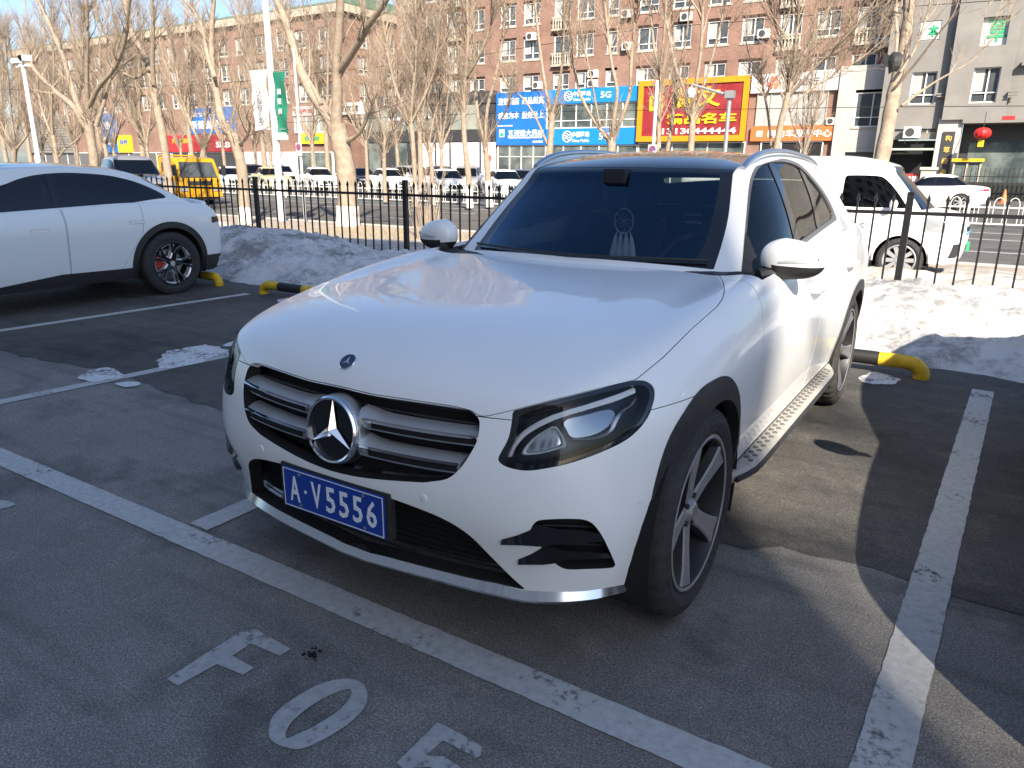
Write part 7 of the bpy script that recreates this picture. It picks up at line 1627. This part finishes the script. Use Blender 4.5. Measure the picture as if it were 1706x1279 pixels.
# neighbour whose shadow falls beside the SUV
nb = wagon('silver car in the bay right of the SUV, outside the view', 'silver_paint', 'cars parked in the bays', 2); nb.location = (3.02, .05, 0)
# ------------------------------------------------------------------ white van beyond the fence on the right, nose to the right
van = thing('delivery_van', 'white delivery van with dark cab window parked behind the fence on the right', 'van'); w = .84
b, gh = shells(4.4, w, .28, [(0, .86), (.15, .96), (.6, 1.02), (1.3, 1.05), (4.4, 1.05)], [(0, .90), (.2, 1.0), (.6, 1.05), (4.4, 1.07)], (.40, 4.36, 1.08, 4.28), [(1.08, 1.62, .69), (1.6, 1.71, .72), (3.2, 1.74, .72), (4.28, 1.71, .70)], 3, nose=.20, tail=.06)
dv = smooth_poly([(.80, 1.06, 'c'), (.96, 1.27), (1.14, 1.45), (1.28, 1.49), (1.64, 1.49), (1.68, 1.45), (1.68, 1.09), (1.63, 1.045), (.88, 1.04)], 4)
finish_car(van, b, gh, w, 'white_paint', .80, 3.45, .315, lambda V, N: np.minimum(sdf(yz(V), dv), np.abs(N[:, 0])-.4), dict(wt=1.63, rb=1.15, rt=1.6, my=.98, mz=1.10), 'plain', 'dark_glass', doors=False, wz=.31,
           lamps=[('headlight', 'lamp_clear', lambda V, N: np.minimum(np.minimum(.55-V[:, 1], .075+.10*(V[:, 1]-.2)-np.abs(V[:, 2]-.80-.12*(V[:, 1]-.2))), np.abs(V[:, 0])-.42), .003), ('grille', 'dark_inner', lambda V, N: np.minimum(np.minimum(.2-V[:, 1], .035-np.abs(V[:, 2]-.76)), .36-np.abs(V[:, 0])), .002), ('fog_lamp', 'black_plastic', lambda V, N: np.minimum(np.minimum(.42-V[:, 1], .10-np.abs(V[:, 2]-.47)), np.minimum(np.abs(V[:, 0])-.52, .74-np.abs(V[:, 0]))), .002)])
M['teal_accent'] = mat('teal accent', (.03, .30, .42), .4)
MB().box(-.40, .40, -.012, .01, .70, .715).build('accent_strip', 'teal_accent', van); MB().box(-.22, .22, -.03, .0, .44, .55).build('number_plate', 'letter_green', van)
van.rotation_euler = (0, 0, R(90)); pv = at(1578, 400, 'y', 10.9); van.location = (pv.x+.24, 11.52, -.05)
tx = text_mesh('2900kg', .62, .13, 'lettering', 'pole_grey', van, (0, 0, 0), .004, .003)
for v in tx.data.vertices: x, y, z = v.co; v.co = (0, 0, 0); v.co = Vector((y*0+.0, 0, 0)); v.co = Vector((y, -x, z))
tx.location = (-.852, 1.62, .80); 
tx.data.transform(Matrix.Scale(1, 4)); 
# seams of the cab door
mb = MB()
for y in (.72, 1.80): mb.tube([(.838, y, .42), (.846, y, .78), (.842, y, 1.0)], .004, 4)
mb.build('door_seam', 'dark_inner', van)
# ------------------------------------------------------------------ yellow truck on the left
tk = thing('truck', 'small yellow cab truck behind the fence on the left', 'truck', group=None)
Wt = .88
cab = MB()
pr = smooth_poly([(0.0, .42, 'c'), (-.02, .75), (.0, 1.02), (.10, 1.35), (.22, 1.66), (.34, 1.74), (.8, 1.78), (1.35, 1.77, 'c'), (1.38, .42, 'c')], 4)
n = len(pr); v = []
for x, s_ in ((-Wt, .94), (-Wt*.985, .985), (-Wt*.93, 1.), (Wt*.93, 1.), (Wt*.985, .985), (Wt, .94)):
    for y, z in pr: v.append((x*(1-.07*max(0, z-1.0)/.8), .69+(y-.69)*s_, 1.1+(z-1.1)*s_))
cab.add(v, [(i*n+j, i*n+(j+1) % n, (i+1)*n+(j+1) % n, (i+1)*n+j) for i in range(5) for j in range(n)], True); cab.add(v[:n], [tuple(range(n))[::-1]]); cab.add(v[-n:], [tuple(range(n))])
cb_ = cab.build('cab', 'truck_yellow', tk, sharp=R(35), recalc=True)
ws = MB(); P = [(-.74, -.005, 1.04), (.74, -.005, 1.04), (.68, .185, 1.60), (-.68, .185, 1.60)]; ws.add([Vector(p)+Vector((0, -.022, 0)) for p in P]+[Vector(p)+Vector((0, .03, 0)) for p in P], [(0, 1, 2, 3), (4, 7, 6, 5), (0, 4, 5, 1), (1, 5, 6, 2), (2, 6, 7, 3), (3, 7, 4, 0)]); ws.build('windscreen', 'pane', tk)
for sg in (1, -1):
    MB().prism([(.22, 1.06), (.42, 1.58), (1.12, 1.58), (1.12, 1.06)], 'x', sg*Wt*.965, sg*(Wt*.965+.012)).build('side_window', 'pane', tk)
    MB().box(sg*.66-.14, sg*.66+.14, -.035, .05, .52, .66, bev=.02).build('headlight', 'lamp_clear', tk)
    MB().box(sg*(Wt+.12)-.08, sg*(Wt+.12)+.08, -.10, -.03, 1.1, 1.48, bev=.02).build('wing_mirror', 'black_plastic', tk); MB().tube([(sg*Wt*.95, .1, 1.5), (sg*(Wt+.12), -.06, 1.5)], .015, 5).build('mirror_arm', 'black_plastic', tk)
MB().box(-.5, .5, -.035, .02, .74, .90, bev=.01).build('grille', 'black_plastic', tk); MB().box(-Wt, Wt, -.06, .08, .30, .46, bev=.02).build('bumper', 'truck_yellow', tk); MB().box(-Wt*.9, Wt*.9, .0, 1.3, .18, .30).build('underbody', 'black_plastic', tk)
MB().box(-.80, .80, 1.44, 4.4, .55, .64).build('bed_floor', 'rust_steel', tk)
for sg in (1, -1): MB().box(sg*.80-.02, sg*.80+.02, 1.44, 4.4, .641, 1.02).build('bed_side', 'truck_yellow', tk)
hb = MB(); 
for sg in (1, -1): hb.tube([(sg*.78, 1.50, .64), (sg*.78, 1.50, 1.80), (sg*.70, 1.50, 1.84)], .03, 6)
hb.tube([(-.70, 1.50, 1.84), (.70, 1.50, 1.84)], .03, 6); hb.tube([(-.78, 1.50, 1.3), (.78, 1.50, 1.3)], .025, 6); hb.build('headboard_frame', 'truck_yellow', tk)
for y in (.75, 3.5):
    for sg in (1, -1): make_wheel(tk, sg*.76, y, .31, sg, Ro=.31, Ri=.20, w=.19, style='plain', spoke_mat='silver_wheel')
tk.rotation_euler = (0, 0, R(90)); tk.location = (-25.9, 17.9, -.10); tk.scale = (1.06, 1.06, 1.06)
tk.rotation_euler = (0, 0, R(84))
